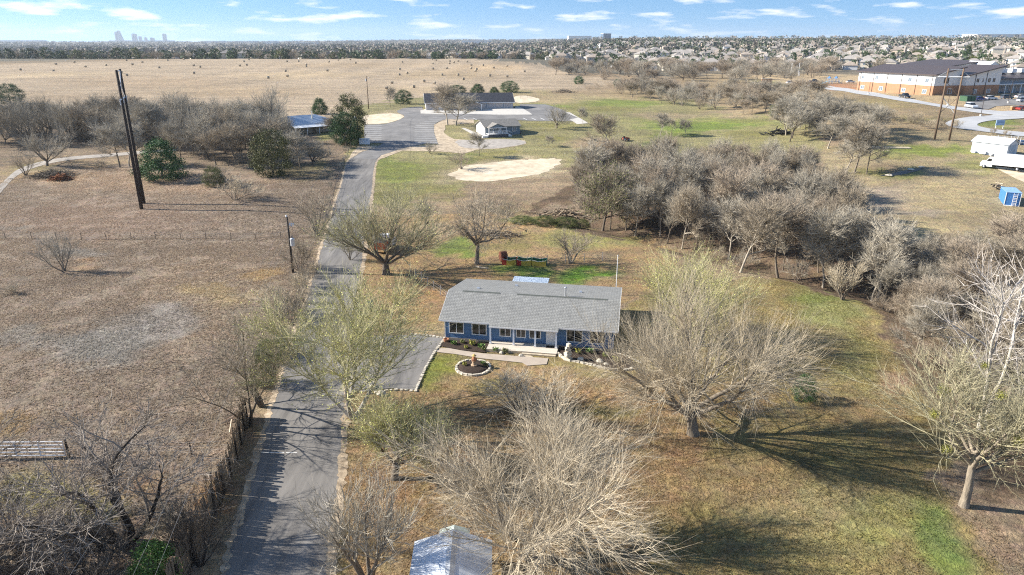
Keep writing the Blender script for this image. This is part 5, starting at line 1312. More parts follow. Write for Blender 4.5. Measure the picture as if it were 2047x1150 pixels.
# ------------------------------------------------------------------ farmhouse with metal roof in the left woods
a, b = at(602, 268), at(652, 263); d = (b - a); d.z = 0; LF = max(12, d.length); rz = math.atan2(d.y, d.x)
fh = empty("farmhouse", a, rz, "farmhouse with a blue-grey metal roof and white porch roof among bare trees", "house")
MB().bb(-7, LF + 1, 0, 11, -.8, 2.9).build("wall", mat("tan_wall", (.42, .37, .30), .9), fh)
def hip(mb, x0, x1, y0, y1, z, h, over=.5):
    x0 -= over; x1 += over; y0 -= over; y1 += over; r = (y1 - y0) / 2
    if x1 - x0 >= y1 - y0: rg2 = [(x0 + r, y0 + r), (x1 - r, y0 + r)]
    else:
        r = (x1 - x0) / 2; rg2 = [(x0 + r, y0 + r), (x0 + r, y1 - r)]
    v = [(x0, y0, z), (x1, y0, z), (x1, y1, z), (x0, y1, z)] + [(p[0], p[1], z + h) for p in rg2] + [(x0, y0, z - .18), (x1, y0, z - .18), (x1, y1, z - .18), (x0, y1, z - .18)]
    if x1 - x0 >= y1 - y0: f = [(0, 1, 5, 4), (1, 2, 5), (2, 3, 4, 5), (3, 0, 4)]
    else: f = [(0, 1, 4), (1, 2, 5, 4), (2, 3, 5), (3, 0, 4, 5)]
    f += [(0, 6, 7, 1), (1, 7, 8, 2), (2, 8, 9, 3), (3, 9, 6, 0), (9, 8, 7, 6)]
    return mb.add(v, f)
hip(MB(), -7, LF + 1, 0, 11, 2.95, 2.3).build("roof", metal_roof, fh)
slope(MB(), -3, LF, -3.2, 2.3, 0, 2.9, .1).build("porch_roof", metal_white, fh)
for x in (-2.8, 1, 5, LF - .3): MB().bb(x - .07, x + .07, -3.0, -2.86, -.3, 2.3).build("porch_post", trim_white, fh)
MB().tube([(LF * .45, 3, 4), (LF * .45, 3, 6.6)], .22, 8).build("chimney", mat("cream", (.7, .66, .55), .8), fh)
window(fh, 2, 0, .9, 1.2, 1.4); window(fh, 7, 0, .9, 1.2, 1.4); MB().bb(4, 5, -.06, 0, 0, 2.1).build("door", wood, fh)

# ------------------------------------------------------------------ school
p0, p1 = at(1712, 181), at(1863, 191); dw = (p0 - p1); dw.z = 0; LS = dw.length; dw.normalize(); du = Vector((dw.y, -dw.x, 0))
s_rz = math.atan2(du.y, du.x); s_z = min(p0.z, p1.z) - .3
school = empty("school", (p1.x, p1.y, s_z), s_rz, "two-storey school of white panels over red brick with brown metal roofs", "school")
def sloc(p): q = p - p1; return q.x * du.x + q.y * du.y, q.x * dw.x + q.y * dw.y
def school_block(u0, u1, w0, w1, hb, h0, h1, over=1.0):
    """mono-pitch block: wall height h0 at u0 rising to h1 at u1"""
    MB().bb(u0, u1, w0, w1, -1.5, hb).build("brick_wall", brick_mat, school)
    MB().prism([(u0 + .02, hb + .002), (u1 - .02, hb + .002), (u1 - .02, h1), (u0 + .02, h0)], w0 + .02, w1 - .02, 'y').build("panel_wall", stucco, school)
    k = (h1 - h0) / (u1 - u0)
    MB().prism([(u0 - over, h0 - over * k + .05), (u1 + over, h1 + over * k + .05), (u1 + over, h1 + over * k + .45), (u0 - over, h0 - over * k + .45)], w0 - over, w1 + over, 'y').build("roof", roof_metal_dark, school)
school_block(0, 15, 0, LS, 4.4, 8.6, 11.2)
for i in range(6):
    w = LS * (.03 + .94 * i / 5); MB().bb(-.14, -.002, w - .09, w + .09, -.5, 8.5).build("downspout", mat("bronze", (.06, .045, .04), .6), school)
for w, z, ww in ((.09, 5.6, 1.9), (.30, 5.6, 1.9), (.50, 5.6, .7), (.62, 5.6, .7), (.74, 5.6, 1.7), (.93, 5.6, 1.7)): window(school, 0, LS * w, z, ww, 1.7, rz=-math.pi / 2, pane=glass_pale, fw=.12)
for w in (.10, .36, .66, .92): window(school, 0, LS * w, 1.1, 2.0, 1.7, rz=-math.pi / 2, pane=glass_pale, fw=.14)
window(school, 6.5, 0, 5.2, 3.2, 2.4, pane=glass, fw=.14, mull=2); window(school, 9.5, 0, 1.0, 2.5, 2.2, pane=glass, fw=.14)
MB().tube([(1.2, 0, 0), (1.2, -.01, 0.1)], .01, 4) 
uc, wc = sloc(at(1926, 191.5))
school_block(uc, uc + 20, wc, wc + 14, 4.4, 8.2, 11.6)
for u in (6.5, 9.5, 13.2, 16): window(school, uc + u, wc, 5.4, 1.7 if u != 9.5 else 1.0, 1.8, pane=glass, fw=.12)
for u in (6.0, 14): window(school, uc + u, wc, 1.1, 2.2, 1.7, pane=glass_pale, fw=.14)
window(school, uc, wc + 6, 1.0, 1.4, 2.4, rz=-math.pi / 2, pane=glass_pale); 
for u in (5, 11.4): MB().bb(uc + u - .09, uc + u + .09, wc - .14, wc - .002, -.5, 8.6 + u * .17).build("downspout", MATS["bronze"], school)
school_block(16, uc + 34, wc + 20, wc + 46, 4.4, 9.8, 13.0)
MB().prism([(uc + 24, 9.5), (uc + 31, 13.4), (uc + 38, 9.5)], wc + 12, wc + 24, 'y').build("gable_end", stucco, school)
# glazed entrance range
ue = uc + 20.2
MB().bb(ue, ue + 40, wc + 4, wc + 16, -1.5, 6.2).build("entrance_wall", mat("entry_grey", (.34, .36, .38), .8), school)
MB().prism([(wc + 2.2, 6.3), (wc + 18, 9.4), (wc + 18, 9.8), (wc + 2.2, 6.7)], ue - 1, ue + 41).build("entrance_roof", roof_metal_dark, school)
for i in range(7): window(school, ue + 2.8 + i * 5, wc + 4, .2, 3.4, 3.6, pane=mat("blue_glass", (.05, .12, .20), .1, spec=.6), fw=.16, mull=2)
MB().bb(ue, ue + 40, wc + .8, wc + 3.8, 4.2, 4.5).build("canopy", trim_white, school)
for i in range(9): MB().bb(ue + .4 + i * 4.8, ue + .7 + i * 4.8, wc + 1, wc + 1.3, -.8, 4.2).build("canopy_post", trim_white, school)
for i in range(4): MB().bb(ue + 8 + i * 6, ue + 11 + i * 6, wc + 10, wc + 13, 8.6, 10.2).build("rooftop_unit", trim_white, school)

# ------------------------------------------------------------------ vehicles
def paint(name, c): return mat("paint_" + name, c, .25, .1, var=.03, spec=.6)
tyre_me = MB().lathe([(.16, -.11), (.33, -.11), (.35, -.07), (.35, .07), (.33, .11), (.16, .11)], 14).mesh("tyre", black, True)
rim_me = MB().lathe([(.02, -.115), (.2, -.112), (.2, .112), (.02, .115)], 10).mesh("rim", steel, True)
def wheel(parent, x, y, r=.34):
    o = link("wheel", tyre_me, parent, (x, y, r)); o.rotation_euler = (math.pi / 2, 0, 0); o.scale = (r / .35,) * 3; link("rim", rim_me, o)
VEH = {
 'sedan': dict(L=4.7, W=1.82, low=[(-2.35, .28), (-2.3, .78), (-1.6, .93), (1.2, .95), (2.2, .78), (2.35, .5), (2.3, .28)], cab=[(-1.75, .92), (-1.1, 1.42), (.35, 1.44), (1.15, .94)], wb=1.38),
 'suv':   dict(L=4.8, W=1.92, low=[(-2.4, .32), (-2.38, .95), (-2.2, 1.05), (1.1, 1.05), (2.25, .95), (2.4, .6), (2.35, .32)], cab=[(-2.25, 1.04), (-2.0, 1.70), (.3, 1.72), (1.1, 1.04)], wb=1.42),
 'pickup': dict(L=5.8, W=2.0, low=[(-2.9, .45), (-2.9, 1.12), (.05, 1.14), (1.5, 1.14), (2.8, 1.02), (2.9, .6), (2.85, .45)], cab=[(-.75, 1.12), (-.6, 1.86), (.75, 1.88), (1.5, 1.13)], wb=1.75)}
def vehicle(kind, col, loc, rz, label, cat):
    k = VEH[kind]; o = empty({'sedan': "parked_car", 'suv': "parked_suv", 'pickup': "pickup_truck"}[kind], loc, rz, label, cat, "vehicles at the school"); W = k['W'] / 2
    mb = MB(); n = len(k['low']); vs = []
    for y, s in ((-W, .0), (-W * .93, 1.0)): pass
    bd = MB().prism(k['low'], -W, W, 'y').build("body", paint(*col), o)
    c = k['cab']; t = .16
    v = [(c[0][0], -W + .05, c[0][1]), (c[1][0], -W + .05 + t, c[1][1]), (c[2][0], -W + .05 + t, c[2][1]), (c[3][0], -W + .05, c[3][1])]; v += [(x, -y, z) for x, y, z in v]
    MB().add(v, [(0, 1, 2, 3)[::-1], (4, 5, 6, 7), (0, 4, 5, 1)[::-1], (2, 6, 7, 3)[::-1]]).build("window_glass", glass, o)
    MB().bb(c[1][0] - .02, c[2][0] + .02, -W + .2, W - .2, c[1][1] - .03, c[1][1] + .05).build("roof", paint(*col), o)
    for sx in (-1, 1):
        for sy in (-1, 1): wheel(o, sx * k['wb'], sy * (W - .1), .36 if kind != 'pickup' else .42)
    for sy in (-1, 1):
        MB().box((k['L'] / 2 - .08, sy * (W - .3), .72), (.14, .35, .16)).build("headlight", mat("lamp_glass", (.8, .8, .78), .2), o)
        MB().box((-k['L'] / 2 + .04, sy * (W - .2), .8), (.1, .22, .22)).build("tail_light", mat("tail_red", (.35, .02, .02), .3), o)
    if kind == 'pickup': MB().bb(-2.8, -.8, -W + .12, W - .12, 1.12, 1.16).build("bed", black, o)
    return o
rd = at(1780, 195) - at(1860, 209.5); road_a = math.atan2(rd.y, rd.x)
W_P, B_P = ("white", (.75, .76, .77)), ("black", (.03, .032, .036))
for (k, c, px, py, an, lb_, ct_) in [
    ('pickup', B_P, 1808, 196.5, road_a + math.pi, "black pickup driving along the school road below the brick wall", "pickup"),
    ('suv', W_P, 1941, 216.5, road_a + math.pi, "white suv driving on the school road beside the dumpsters", "car"),
    ('sedan', ("navy", (.03, .06, .22)), 1958, 201.5, .15, "navy blue car parked beside the green dumpsters", "car"),
    ('sedan', W_P, 1980, 200, .15, "white car parked between the navy and the dark grey car", "car"),
    ('suv', ("grey", (.09, .11, .13)), 2012, 198.5, .15, "dark grey suv parked in the school lot", "car"),
    ('sedan', W_P, 2040, 196.5, .15, "white car parked close to the school entrance", "car"),
    ('suv', ("silver", (.55, .57, .6)), 2046, 204.5, .1, "silver suv parked at the near side of the school lot", "car"),
    ('pickup', ("darkblue", (.03, .05, .10)), 1627, 165.5, .2, "dark blue pickup parked past the bare tree tops by the school track", "pickup"),
    ('sedan', W_P, 1580, 167.5, .1, "white car parked at the far end of the school road", "car"),
    ('sedan', W_P, 1700, 166, .1, "white car parked between the blue play frame and the school wall", "car"),
    ('sedan', ("red", (.35, .04, .03)), 2045, 221, .2, "small red car near the orange barrier on the school road", "car")]:
    p = at(px, py); vehicle(k, c, p + Vector((0, 0, .12)), an, lb_, ct_)
# green dumpsters
for (px, lb_) in ((1929, "green dumpster at the corner of the brick wing"), (1938, "green dumpster next to the navy blue car")):
    o = empty("dumpster", at(px, 202.5), .3, lb_, "dumpster"); MB().prism([(-1, 0), (1, 0), (1.1, 1.9), (-1.1, 1.9)], -1.6, 1.6, 'y').build("bin", mat("dumpster_green", (.05, .11, .06), .6), o)
    slope(MB(), -1.15, 1.15, -1.65, 1.92, 1.65, 2.1, .08).build("lid", mat("lid_dark", (.03, .05, .04), .6), o)
# playground frame behind the school
pg = empty("climbing_frame", at(1663, 168), .1, "blue and grey playground climbing frame beside the school", "playground")
for i, x in enumerate((-5, -3, -1, 1, 3, 5)):
    for y in (-1.2, 1.2): MB().tube([(x, y, 0), (x, y, 3.0 if abs(x) < 4 else 2.0)], .09, 6).build("post", mat("play_blue", (.10, .22, .42), .5), pg)
MB().bb(-3, 3, -1.2, 1.2, 1.3, 1.45).build("deck", mat("play_grey", (.35, .4, .45), .6), pg)
for x in (-2, 2): MB().lathe([(1.5, 3.0), (.05, 4.2)], 4, (x, 0, 0)).build("canopy", MATS["play_blue"], pg)
for sx in (-1, 1): MB().prism([(sx * 3, 1.45), (sx * 6, .3), (sx * 6, .15), (sx * 3, 1.3)], -.5, .5, 'y').build("slide", mat("play_teal", (.16, .38, .5), .5), pg)
# goal posts on the track
gp = empty("goal_post", at(1588, 152.5), .1, "white football goal post on the school's tan track field", "goal post")
for x in (-2.8, 2.8): MB().tube([(x, 0, 0), (x, 0, 3.0), (x, 0, 9)], .12, 6).build("upright", trim_white, gp)
MB().tube([(-3.6, 0, 3), (3.6, 0, 3)], .13, 6).build("crossbar", trim_white, gp)
for x in (-3.6, 3.6): MB().tube([(x, 0, 0), (x, 0, 3)], .12, 6).build("frame_leg", trim_white, gp)
# lamp posts along the school road
for (px, py, ty, lb_) in [(1736, 189, 150, "lamp post standing before the left half of the school's brick wall"), (1894, 212, 168, "lamp post between the legs of the H-frame power structure"), (1960, 233, 178, "lamp post on the grass corner of the school road"), (1604, 165, 140, "thin lamp post by the school's far car row"), (1614, 166, 141, "thin lamp post beside the dark blue pickup"), (2015, 207, 162, "lamp post at the edge of the school lot")]:
    b, h = pole_at(px, py, ty); h = min(h, 9.5); o = empty("lamp_post", b, 0, lb_, "lamp post"); MB().lathe([(.35, -.3), (.35, .7), (.1, .75)], 10).build("base", concrete, o)
    MB().tube([(0, 0, .7), (0, 0, h)], [.09, .06], 8).build("shaft", mat("bronze", (.06, .045, .04), .6), o); MB().box((.35, 0, h), (.8, .35, .12)).build("lamp_head", MATS["bronze"], o)
# low brick sign walls and small sign
bs = empty("brick_sign_wall", at(1532, 165.5), .1, "low orange brick wall at the end of the school drive", "wall"); MB().bb(-3, 3, -.4, .4, -.2, 2.2).build("wall", brick_mat, bs); MB().bb(-3.15, 3.15, -.5, .5, 2.2, 2.4).build("cap", concrete, bs)
bs = empty("brick_sign_wall", at(2036, 218.5), .3, "low orange wall on the tan island of the school road", "wall"); MB().bb(-3.5, 3.5, -.3, .3, -.2, 1.0).build("wall", mat("orange_brick", (.5, .22, .10), .9), bs); MB().bb(-3.6, 3.6, -.38, .38, 1.0, 1.12).build("cap", concrete, bs)
sg = empty("road_sign", at(1997, 258), .1, "small blue and white sign standing on the grass loop of the school road", "sign")
MB().bb(-1.4, 1.4, -.06, .06, 1.1, 2.6).build("board", mat("sign_blue", (.35, .5, .68), .5), sg)
MB().bb(-1.1, 1.1, -.075, -.062, 1.7, 2.2).build("panel", mat("sign_grey", (.22, .34, .5), .5), sg)
for x in (-1.2, 1.2): MB().bb(x - .06, x + .06, -.05, .05, -.1, 1.1).build("post", trim_white, sg)

# ------------------------------------------------------------------ yard at the right: shed, trucks, container
a = at(1940, 303.5); b = at(1988, 309.5); cM = at(2019, 305.5); d = b - a; LM = 8.5; rz = math.radians(-58)
ms = empty("metal_building", (a.x, a.y, a.z - .05), rz, "small white metal building with a blue-grey roll door in the green field", "shed")
WM = 5.2; he, hr = 2.9, 4.2
prism2([(0, -.3), (WM, -.3), (WM, he), (WM / 2, hr - .08), (0, he)], 0, LM, metal_grey, "wall", ms)
slope(MB(), -.3, LM + .3, -.35, he - .04, WM / 2, hr, .09).build("roof", metal_white, ms); slope(MB(), -.3, LM + .3, WM / 2 + .001, hr, WM + .35, he - .04, .09).build("rear_roof", metal_white, ms)
dr = MB().bb(0, .06, -1.6, 1.6, 0, 2.6).build("roll_door", mat("door_blue", (.35, .45, .55), .5), ms, loc=(LM + .002, WM / 2, 0)); MB().bb(.06, .1, -.3, .3, .5, .6).build("handle", steel, dr)
for x, s in ((1.0, .8), (3.4, 1.0), (5.2, .7), (6.6, .9)): MB().box((x, -.6, s * .3), (s, .6, s * .7), .3).build("leaning_panel", trim_white, ms)
# box truck
bt_p = at(1995, 338); bt_rz = math.atan2((at(2030, 342) - at(1985, 336)).y, (at(2030, 342) - at(1985, 336)).x)
bx = empty("box_truck", bt_p, bt_rz + math.pi, "white box truck parked on the pale gravel yard below the metal building", "truck")
MB().bb(-5.6, 1.2, -1.2, 1.2, 1.0, 3.6).build("cargo_box", mat("truck_white", (.80, .80, .80), .4, var=.03), bx)
MB().prism([(1.25, .5), (1.25, 2.6), (2.2, 2.6), (2.7, 1.7), (3.6, 1.5), (3.7, .5)], -1.05, 1.05, 'y').build("cab", MATS["truck_white"], bx)
MB().prism([(1.5, 1.75), (1.5, 2.4), (2.15, 2.4), (2.5, 1.75)], -1.07, 1.07, 'y').build("side_glass", glass, bx); MB().prism([(2.22, 2.5), (2.72, 1.72), (2.66, 1.68), (2.16, 2.46)], -.9, .9, 'y').build("windscreen", glass, bx)
MB().bb(-5.4, 3.4, -.5, .5, .55, 1.0).build("chassis", black, bx)
for x in (-3.8, 2.8):
    for y in (-.95, .95): wheel(bx, x, y, .45)
for y in (-.7, .7): MB().box((3.7, y, 1.1), (.1, .3, .2)).build("headlight", MATS["lamp_glass"], bx)
MB().bb(-5.66, -5.602, -1.0, 1.0, 1.1, 3.4).build("rear_door", mat("door_grey", (.6, .62, .64), .5), bx)
tr = empty("cargo_trailer", at(2052, 340), bt_rz, "white and blue trailer parked behind the box truck", "trailer"); MB().bb(-3, 4, -1.1, 1.1, .8, 2.9).build("body", MATS["truck_white"], tr); MB().bb(-3.03, -3.002, -.9, .9, 1.3, 2.5).build("window", glass_pale, tr)
for y in (-1, 1): wheel(tr, 0, y, .4)
MB().bb(-3.6, 4.2, -.5, .5, .5, .8).build("chassis", black, tr)
# blue container with a white ladder
cb = at(2006, 411); cc = at(2035, 413.5); d = cc - cb; d.z = 0; rz = math.atan2(d.y, d.x)
co = empty("blue_container", cb, rz, "blue corrugated shipping container with a white ladder on its end", "container")
cblue = siding_mat("container_blue", (.06, .22, .55), .3, vertical=True, amp=.04, rough=.5)
CW = max(2.6, d.length)
MB().bb(.06, CW - .06, .06, 6.0, .12, 2.55).build("body", cblue, co)
for x in (0, CW - .1): MB().bb(x, x + .1, 0, .1, 0, 2.65).build("corner_post", trim_white, co)
MB().bb(.1, CW - .1, 0, .1, 0, .14).build("sill", trim_white, co); MB().bb(-.02, CW + .02, -.02, 6.05, 2.652, 2.72).build("roof", mat("container_roof", (.25, .42, .68), .5), co)
n = 7
for i in range(n): MB().box((CW * .62, -.12, 1.2 * .25 + i * .33), (.62, .08, .09)).build("rung", trim_white, co)
for x in (-.33, .33): MB().bb(CW * .62 + x - .03, CW * .62 + x + .03, -.16, -.08, 0, 2.6).build("ladder_rail", trim_white, co)
# stack of firewood and pallets
fw_ = empty("wood_pile", at(1994, 378), .2, "loose stack of cut timber between the gravel yard and the blue container", "wood pile"); rgp = random.Random(3)
for i in range(26):
    lay = i // 6; MB().box((rgp.uniform(-.8, .8), rgp.uniform(-.6, .6), .1 + lay * .28), (rgp.uniform(1.0, 1.9), .16, .14), rgp.uniform(0, 3.1)).build("timber", [wood, wood_pale, black][i % 3], fw_)
# fenced scrap rack beyond the shed
rk = empty("scrap_rack", at(1985, 288), math.radians(-14), "row of white-framed racks holding dark scrap behind the metal building", "rack")
for i in range(9):
    MB().bb(i * 1.6 - .06, i * 1.6 + .06, -.06, .06, 0, 2.1).build("upright", trim_white, rk); MB().bb(i * 1.6 - .06, i * 1.6 + .06, 1.8, 1.92, 0, 2.1).build("upright", trim_white, rk)
for z in (.5, 2.0): MB().bb(0, 12.8, -.05, .05, z, z + .1).build("rail", trim_white, rk)
for i in range(8): MB().box((i * 1.6 + .8, .9, .6), (1.2, 1.2, 1.2 * rgp.uniform(.7, 1.1)), rgp.uniform(-.2, .2)).build("scrap_bundle", [black, mat("scrap_blue", (.08, .14, .25), .6), wood_dark][i % 3], rk)
# culvert bridge and pool
cv = empty("culvert_bridge", at(1768, 296), math.radians(-6), "flat concrete culvert slab crossing the dry creek", "bridge"); MB().bb(-6.5, 6.5, -1.2, 1.2, -.1, .25).build("slab", mat("tan_concrete", (.5, .42, .3), .9), cv)
for y in (-1.25, 1.25): MB().bb(-2.2, 3, y - .12, y + .12, -1.2, -.1).build("headwall", concrete, cv)
drape("pool", A((1770, 350), (1800, 343), (1835, 337), (1850, 336), (1835, 342), (1805, 350), (1775, 353), (1755, 352)), mat("dark_water", (.045, .042, .032), .45, var=.4, scale=.8), lift=.05, step=1.5, sm=1)
for i, (px, py, s, l_) in enumerate([(1777, 352, 1.1, "white rock slab at the near end of the dark creek pool"), (1820, 340, 1.0, "grey rock slab beside the dark creek pool"), (1842, 335, .9, "pale rock at the far end of the dark creek pool")]): rock(40 + i, s * 1.6, at(px, py), l_, flat=.35)
# ------------------------------------------------------------------ fences, gate, small things in the yard
def to_local(parent, p):
    q = p - parent.location; r = -parent.rotation_euler[2]; return Vector((q.x * math.cos(r) - q.y * math.sin(r), q.x * math.sin(r) + q.y * math.cos(r), q.z))
def walk(pts, step):
    out = []; P = [Vector(p[:2]) for p in pts]; carry = 0
    for a, b in zip(P, P[1:]):
        L = (b - a).length; t = carry
        while t < L: q = a + (b - a) * t / L; out.append((Vector((q.x, q.y, hz(q.x, q.y))), math.atan2((b - a).y, (b - a).x))); t += step
        carry = t - L
    return out
# leaning board fence beside the drive
FP = A((492, 835), (483, 880), (470, 930), (448, 985), (424, 1040), (400, 1095), (372, 1150), (345, 1200)); rgf = random.Random(4)
bf = empty("board_fence", FP[3], 0, "old leaning board fence along the left side of the drive", "fence")
pk = []
for k in range(5):
    rr = random.Random(k); w = rr.uniform(.145, .18); h = rr.uniform(2.0, 2.45)
    pk.append(MB().add([(-w / 2, 0, 0), (w / 2, 0, 0), (w / 2, .025, 0), (-w / 2, .025, 0), (-w / 2, 0, h), (w / 2, 0, h + rr.uniform(-.06, .06)), (w / 2, .025, h), (-w / 2, .025, h)], [(3, 2, 1, 0), (4, 5, 6, 7), (0, 1, 5, 4), (1, 2, 6, 5), (2, 3, 7, 6), (3, 0, 4, 7)]).mesh("picket", wood))
for p, an in walk(FP, .14):
    if rgf.random() < .02: continue
    o = link("picket", rgf.choice(pk), bf, to_local(bf, p) - Vector((0, 0, .05))); o.rotation_euler = (rgf.uniform(-.02, .1), rgf.uniform(-.03, .03), an)
for p, an in walk(FP, 2.4):
    MB().bb(-.06, .06, .04, .16, -.3, 1.8).build("post", wood_dark, bf, loc=to_local(bf, p), rz=an)
WK = walk(FP, 1.2)
for z in (.4, 1.5):
    MB().tube([to_local(bf, p) + Vector((-math.sin(an), math.cos(an), 0)) * .06 + Vector((0, 0, z)) for p, an in WK], .04, 4).build("rail", wood, bf)
# broken planks at its upper end
for i, (a, b, lb_) in enumerate([((442, 850), (482, 835), "long loose plank lying at the upper end of the board fence"), ((460, 868), (465, 848), "short loose plank propped across the longer one by the board fence"), ((448, 842), (478, 830), "bleached loose plank lying on top of the plank pile by the fence")]):
    p, q = at(*a), at(*b); p.z += .1 + .05 * i; q.z += .45; d = q - p
    tag(MB().tube([p, q], .085, 4).build("loose_plank", wood_pale), lb_, "plank")
# wire fences: posts and strands
def wire_fence(pts, step, label, h=1.25, r=.05, m=None, strands=(.4, .8, 1.15), name="wire_fence"):
    wkp = walk(pts, step); o = empty(name, wkp[0][0], 0, label, "fence"); me = MB().tube([(0, 0, -.2), (0, 0, h)], r, 5).mesh("post", m or wood)
    for p, an in wkp: q = link("post", me, o, to_local(o, p)); q.scale = (1, 1, random.uniform(.88, 1.1)); q.rotation_euler = (random.uniform(-.06, .06), random.uniform(-.06, .06), 0)
    for z in strands: MB().tube([to_local(o, p) + Vector((0, 0, z * h / 1.25)) for p, an in wkp], .012, 3).build("strand", wire_m, o)
    return o
wire_fence(A((-40, 478), (60, 477), (200, 479), (400, 480), (590, 478)), 4.3, "wire fence on thin posts crossing the brown pasture to the transformer pole")
wire_fence(A((135, 908), (260, 910), (375, 910), (470, 905)), 3.4, "wire fence on dark stakes between the pipe gate and the board fence", m=wood_dark)
wire_fence(A((646, 470), (662, 410), (680, 350), (692, 318), (700, 300), (706, 270), (712, 250)), 4.0, "wire fence along the left edge of the upper drive", m=wood)
wire_fence(A((720, 232), (760, 222), (800, 214), (840, 205)), 6, "wire fence along the hay field behind the gravel island", m=wood)
wire_fence(A((1040, 198), (1100, 188), (1180, 180)), 7, "wire fence at the right end of the hay field", m=wood)
wire_fence(A((820, 545), (880, 590), (905, 612)), 2.2, "wire fence at the back left corner of the blue house", h=1.3, m=steel)
wire_fence(A((1015, 530), (1090, 530), (1160, 525), (1225, 520)), 3.0, "chain-link fence line behind the painted play train", h=1.5, m=steel)
wire_fence(A((1760, 252), (1860, 262), (1960, 272), (2047, 284)), 6.0, "wire fence with brush along the foot of the school bank", m=wood)
# white pipe gate
g0, g1 = at(-12, 918), at(132, 914); d = g1 - g0; d.z = 0; gate = empty("pipe_gate", g0, math.atan2(d.y, d.x), "white pipe gate of long horizontal bars in the pasture fence", "gate"); GLn = d.length
for z in (.3, .62, .94, 1.26, 1.58): MB().tube([(0, 0, z), (GLn, 0, z)], .045, 6).build("bar", trim_white, gate)
for x in (0, GLn * .33, GLn * .66, GLn): MB().bb(x - .025, x + .025, -.04, -.035 + .07, .26, 1.6).build("upright", trim_white, gate)
for x in (-.25, GLn + .25): MB().tube([(x, 0, -.3), (x, 0, 1.8)], .09, 8).build("gate_post", wood_dark, gate)
# painted play train of three open cars, and a rusty drum
t0 = at(1003, 530); t1 = at(1092, 533); d = t1 - t0; d.z = 0; TL = d.length; tr_ = empty("play_train", t0, math.atan2(d.y, d.x), "row of three open play-train cars painted red, yellow and green", "play train")
p_y, p_r, p_g, p_w = mat("play_yellow", (.62, .42, .07), .6), mat("play_red", (.45, .05, .03), .6), mat("play_green", (.06, .2, .09), .6), mat("play_white", (.72, .68, .55), .6)
cl_ = TL / 3.0
for i in range(3):
    x0, x1 = i * cl_ + .04, (i + 1) * cl_ - .04; w = x1 - x0; L3 = .32 * w if i < 2 else .06
    prof = lambda xa, xb: [(xa, .05), (xb, .05)] + [(xb + (xa - xb) * t, .78 + .22 * (2 * ((xb + (xa - xb) * t - x0) / w) - 1) ** 2) for t in np.linspace(0, 1, 7)]
    if i < 2: MB().prism(prof(x0, x0 + L3), -.06, 0, 'y').build("red_panel", p_r, tr_)
    MB().prism(prof(x0 + (L3 if i < 2 else 0), x1), -.06, 0, 'y').build("yellow_panel", p_y, tr_)
    MB().prism(prof(x0, x1), 1.5, 1.56, 'y').build("green_panel", p_g, tr_)
    MB().bb(x0, x1, 0.002, 1.498, .3, .38).build("seat", p_g, tr_)
    for x in (x0, x1 - .06): MB().bb(x, x + .06, .002, 1.498, .05, .95).build("end_panel", p_g if i else p_r, tr_)
    MB().tube([(x0, -.03, 1.0), (x0 + w * .5, -.03, .8), (x1, -.03, 1.0)], .04, 6).build("rim", p_w, tr_)
    MB().tube([(x0, 1.53, 1.0), (x0 + w * .5, 1.53, .8), (x1, 1.53, 1.0)], .04, 6).build("rim", p_w, tr_)
MB().lathe([(.72, -.62), (.78, -.6), (.78, -.2), (.82, -.18), (.82, -.12), (.78, -.1), (.78, .2), (.82, .22), (.82, .28), (.78, .3), (.78, .6), (.72, .62)], 16)
dm = MB().lathe([(.3, -.5), (.78, -.5), (.8, -.46), (.76, -.1), (.8, 0), (.76, .1), (.8, .46), (.78, .5), (.3, .5)], 16)
drum = dm.build("rusty_drum", mat("rust", (.16, .06, .035), .85, var=.5, scale=3), loc=at(1006, 522) + Vector((0, 0, .78)), smooth=False); drum.rotation_euler = (0, math.pi / 2, .35)
tag(drum, "rusty dark drum lying on its side at the end of the play train", "drum")
# red and white truck under the tree by the drive
rt_p = at(768, 500); rt = empty("flatbed_truck", rt_p, math.radians(80), "red and white flatbed truck half hidden by the budding tree at the drive", "truck")
p_or = mat("faded_red", (.38, .12, .06), .6, var=.2); MB().bb(-2.6, .9, -1.05, 1.05, .8, 1.9).build("bed_side", p_or, rt); MB().bb(-2.5, .8, -.95, .95, 1.9, 1.94).build("bed", black, rt)
MB().prism([(1.0, .5), (1.0, 2.3), (2.0, 2.3), (2.5, 1.5), (3.3, 1.3), (3.4, .5)], -1.0, 1.0, 'y').build("cab", MATS["truck_white"], rt); MB().prism([(1.25, 1.5), (1.25, 2.1), (1.95, 2.1), (2.3, 1.5)], -1.02, 1.02, 'y').build("side_glass", glass, rt)
for x in (-1.8, 2.6):
    for y in (-.9, .9): wheel(rt, x, y, .42)
for y in (-.65, .65): MB().box((3.4, y, .95), (.08, .28, .18)).build("headlight", MATS["lamp_glass"], rt)
tb = empty("utility_trailer", at(742, 482), math.radians(80), "low white-railed utility trailer beside the red and white truck", "trailer"); MB().bb(-2, 2, -.9, .9, .5, .62).build("deck", wood, tb)
for y in (-.9, .9):
    for z in (.8, 1.1): MB().tube([(-2, y, z), (2, y, z)], .04, 5).build("rail", trim_white, tb)
    wheel(tb, -.3, y * 1.05, .32)
# bin behind the pale tree
bn = empty("trash_bin", at(741, 622), .2, "dark green wheeled bin standing beside the drive behind the pale-trunked tree", "bin"); MB().prism([(-.3, .1), (.3, .1), (.38, 1.15), (-.38, 1.15)], -.35, .35, 'y').build("body", mat("bin_green", (.02, .05, .05), .5), bn)
slope(MB(), -.4, .4, -.4, 1.17, .4, 1.3, .06).build("lid", MATS["bin_green"], bn)
for y in (-.3, .3): wheel(bn, -.28, y, .13)
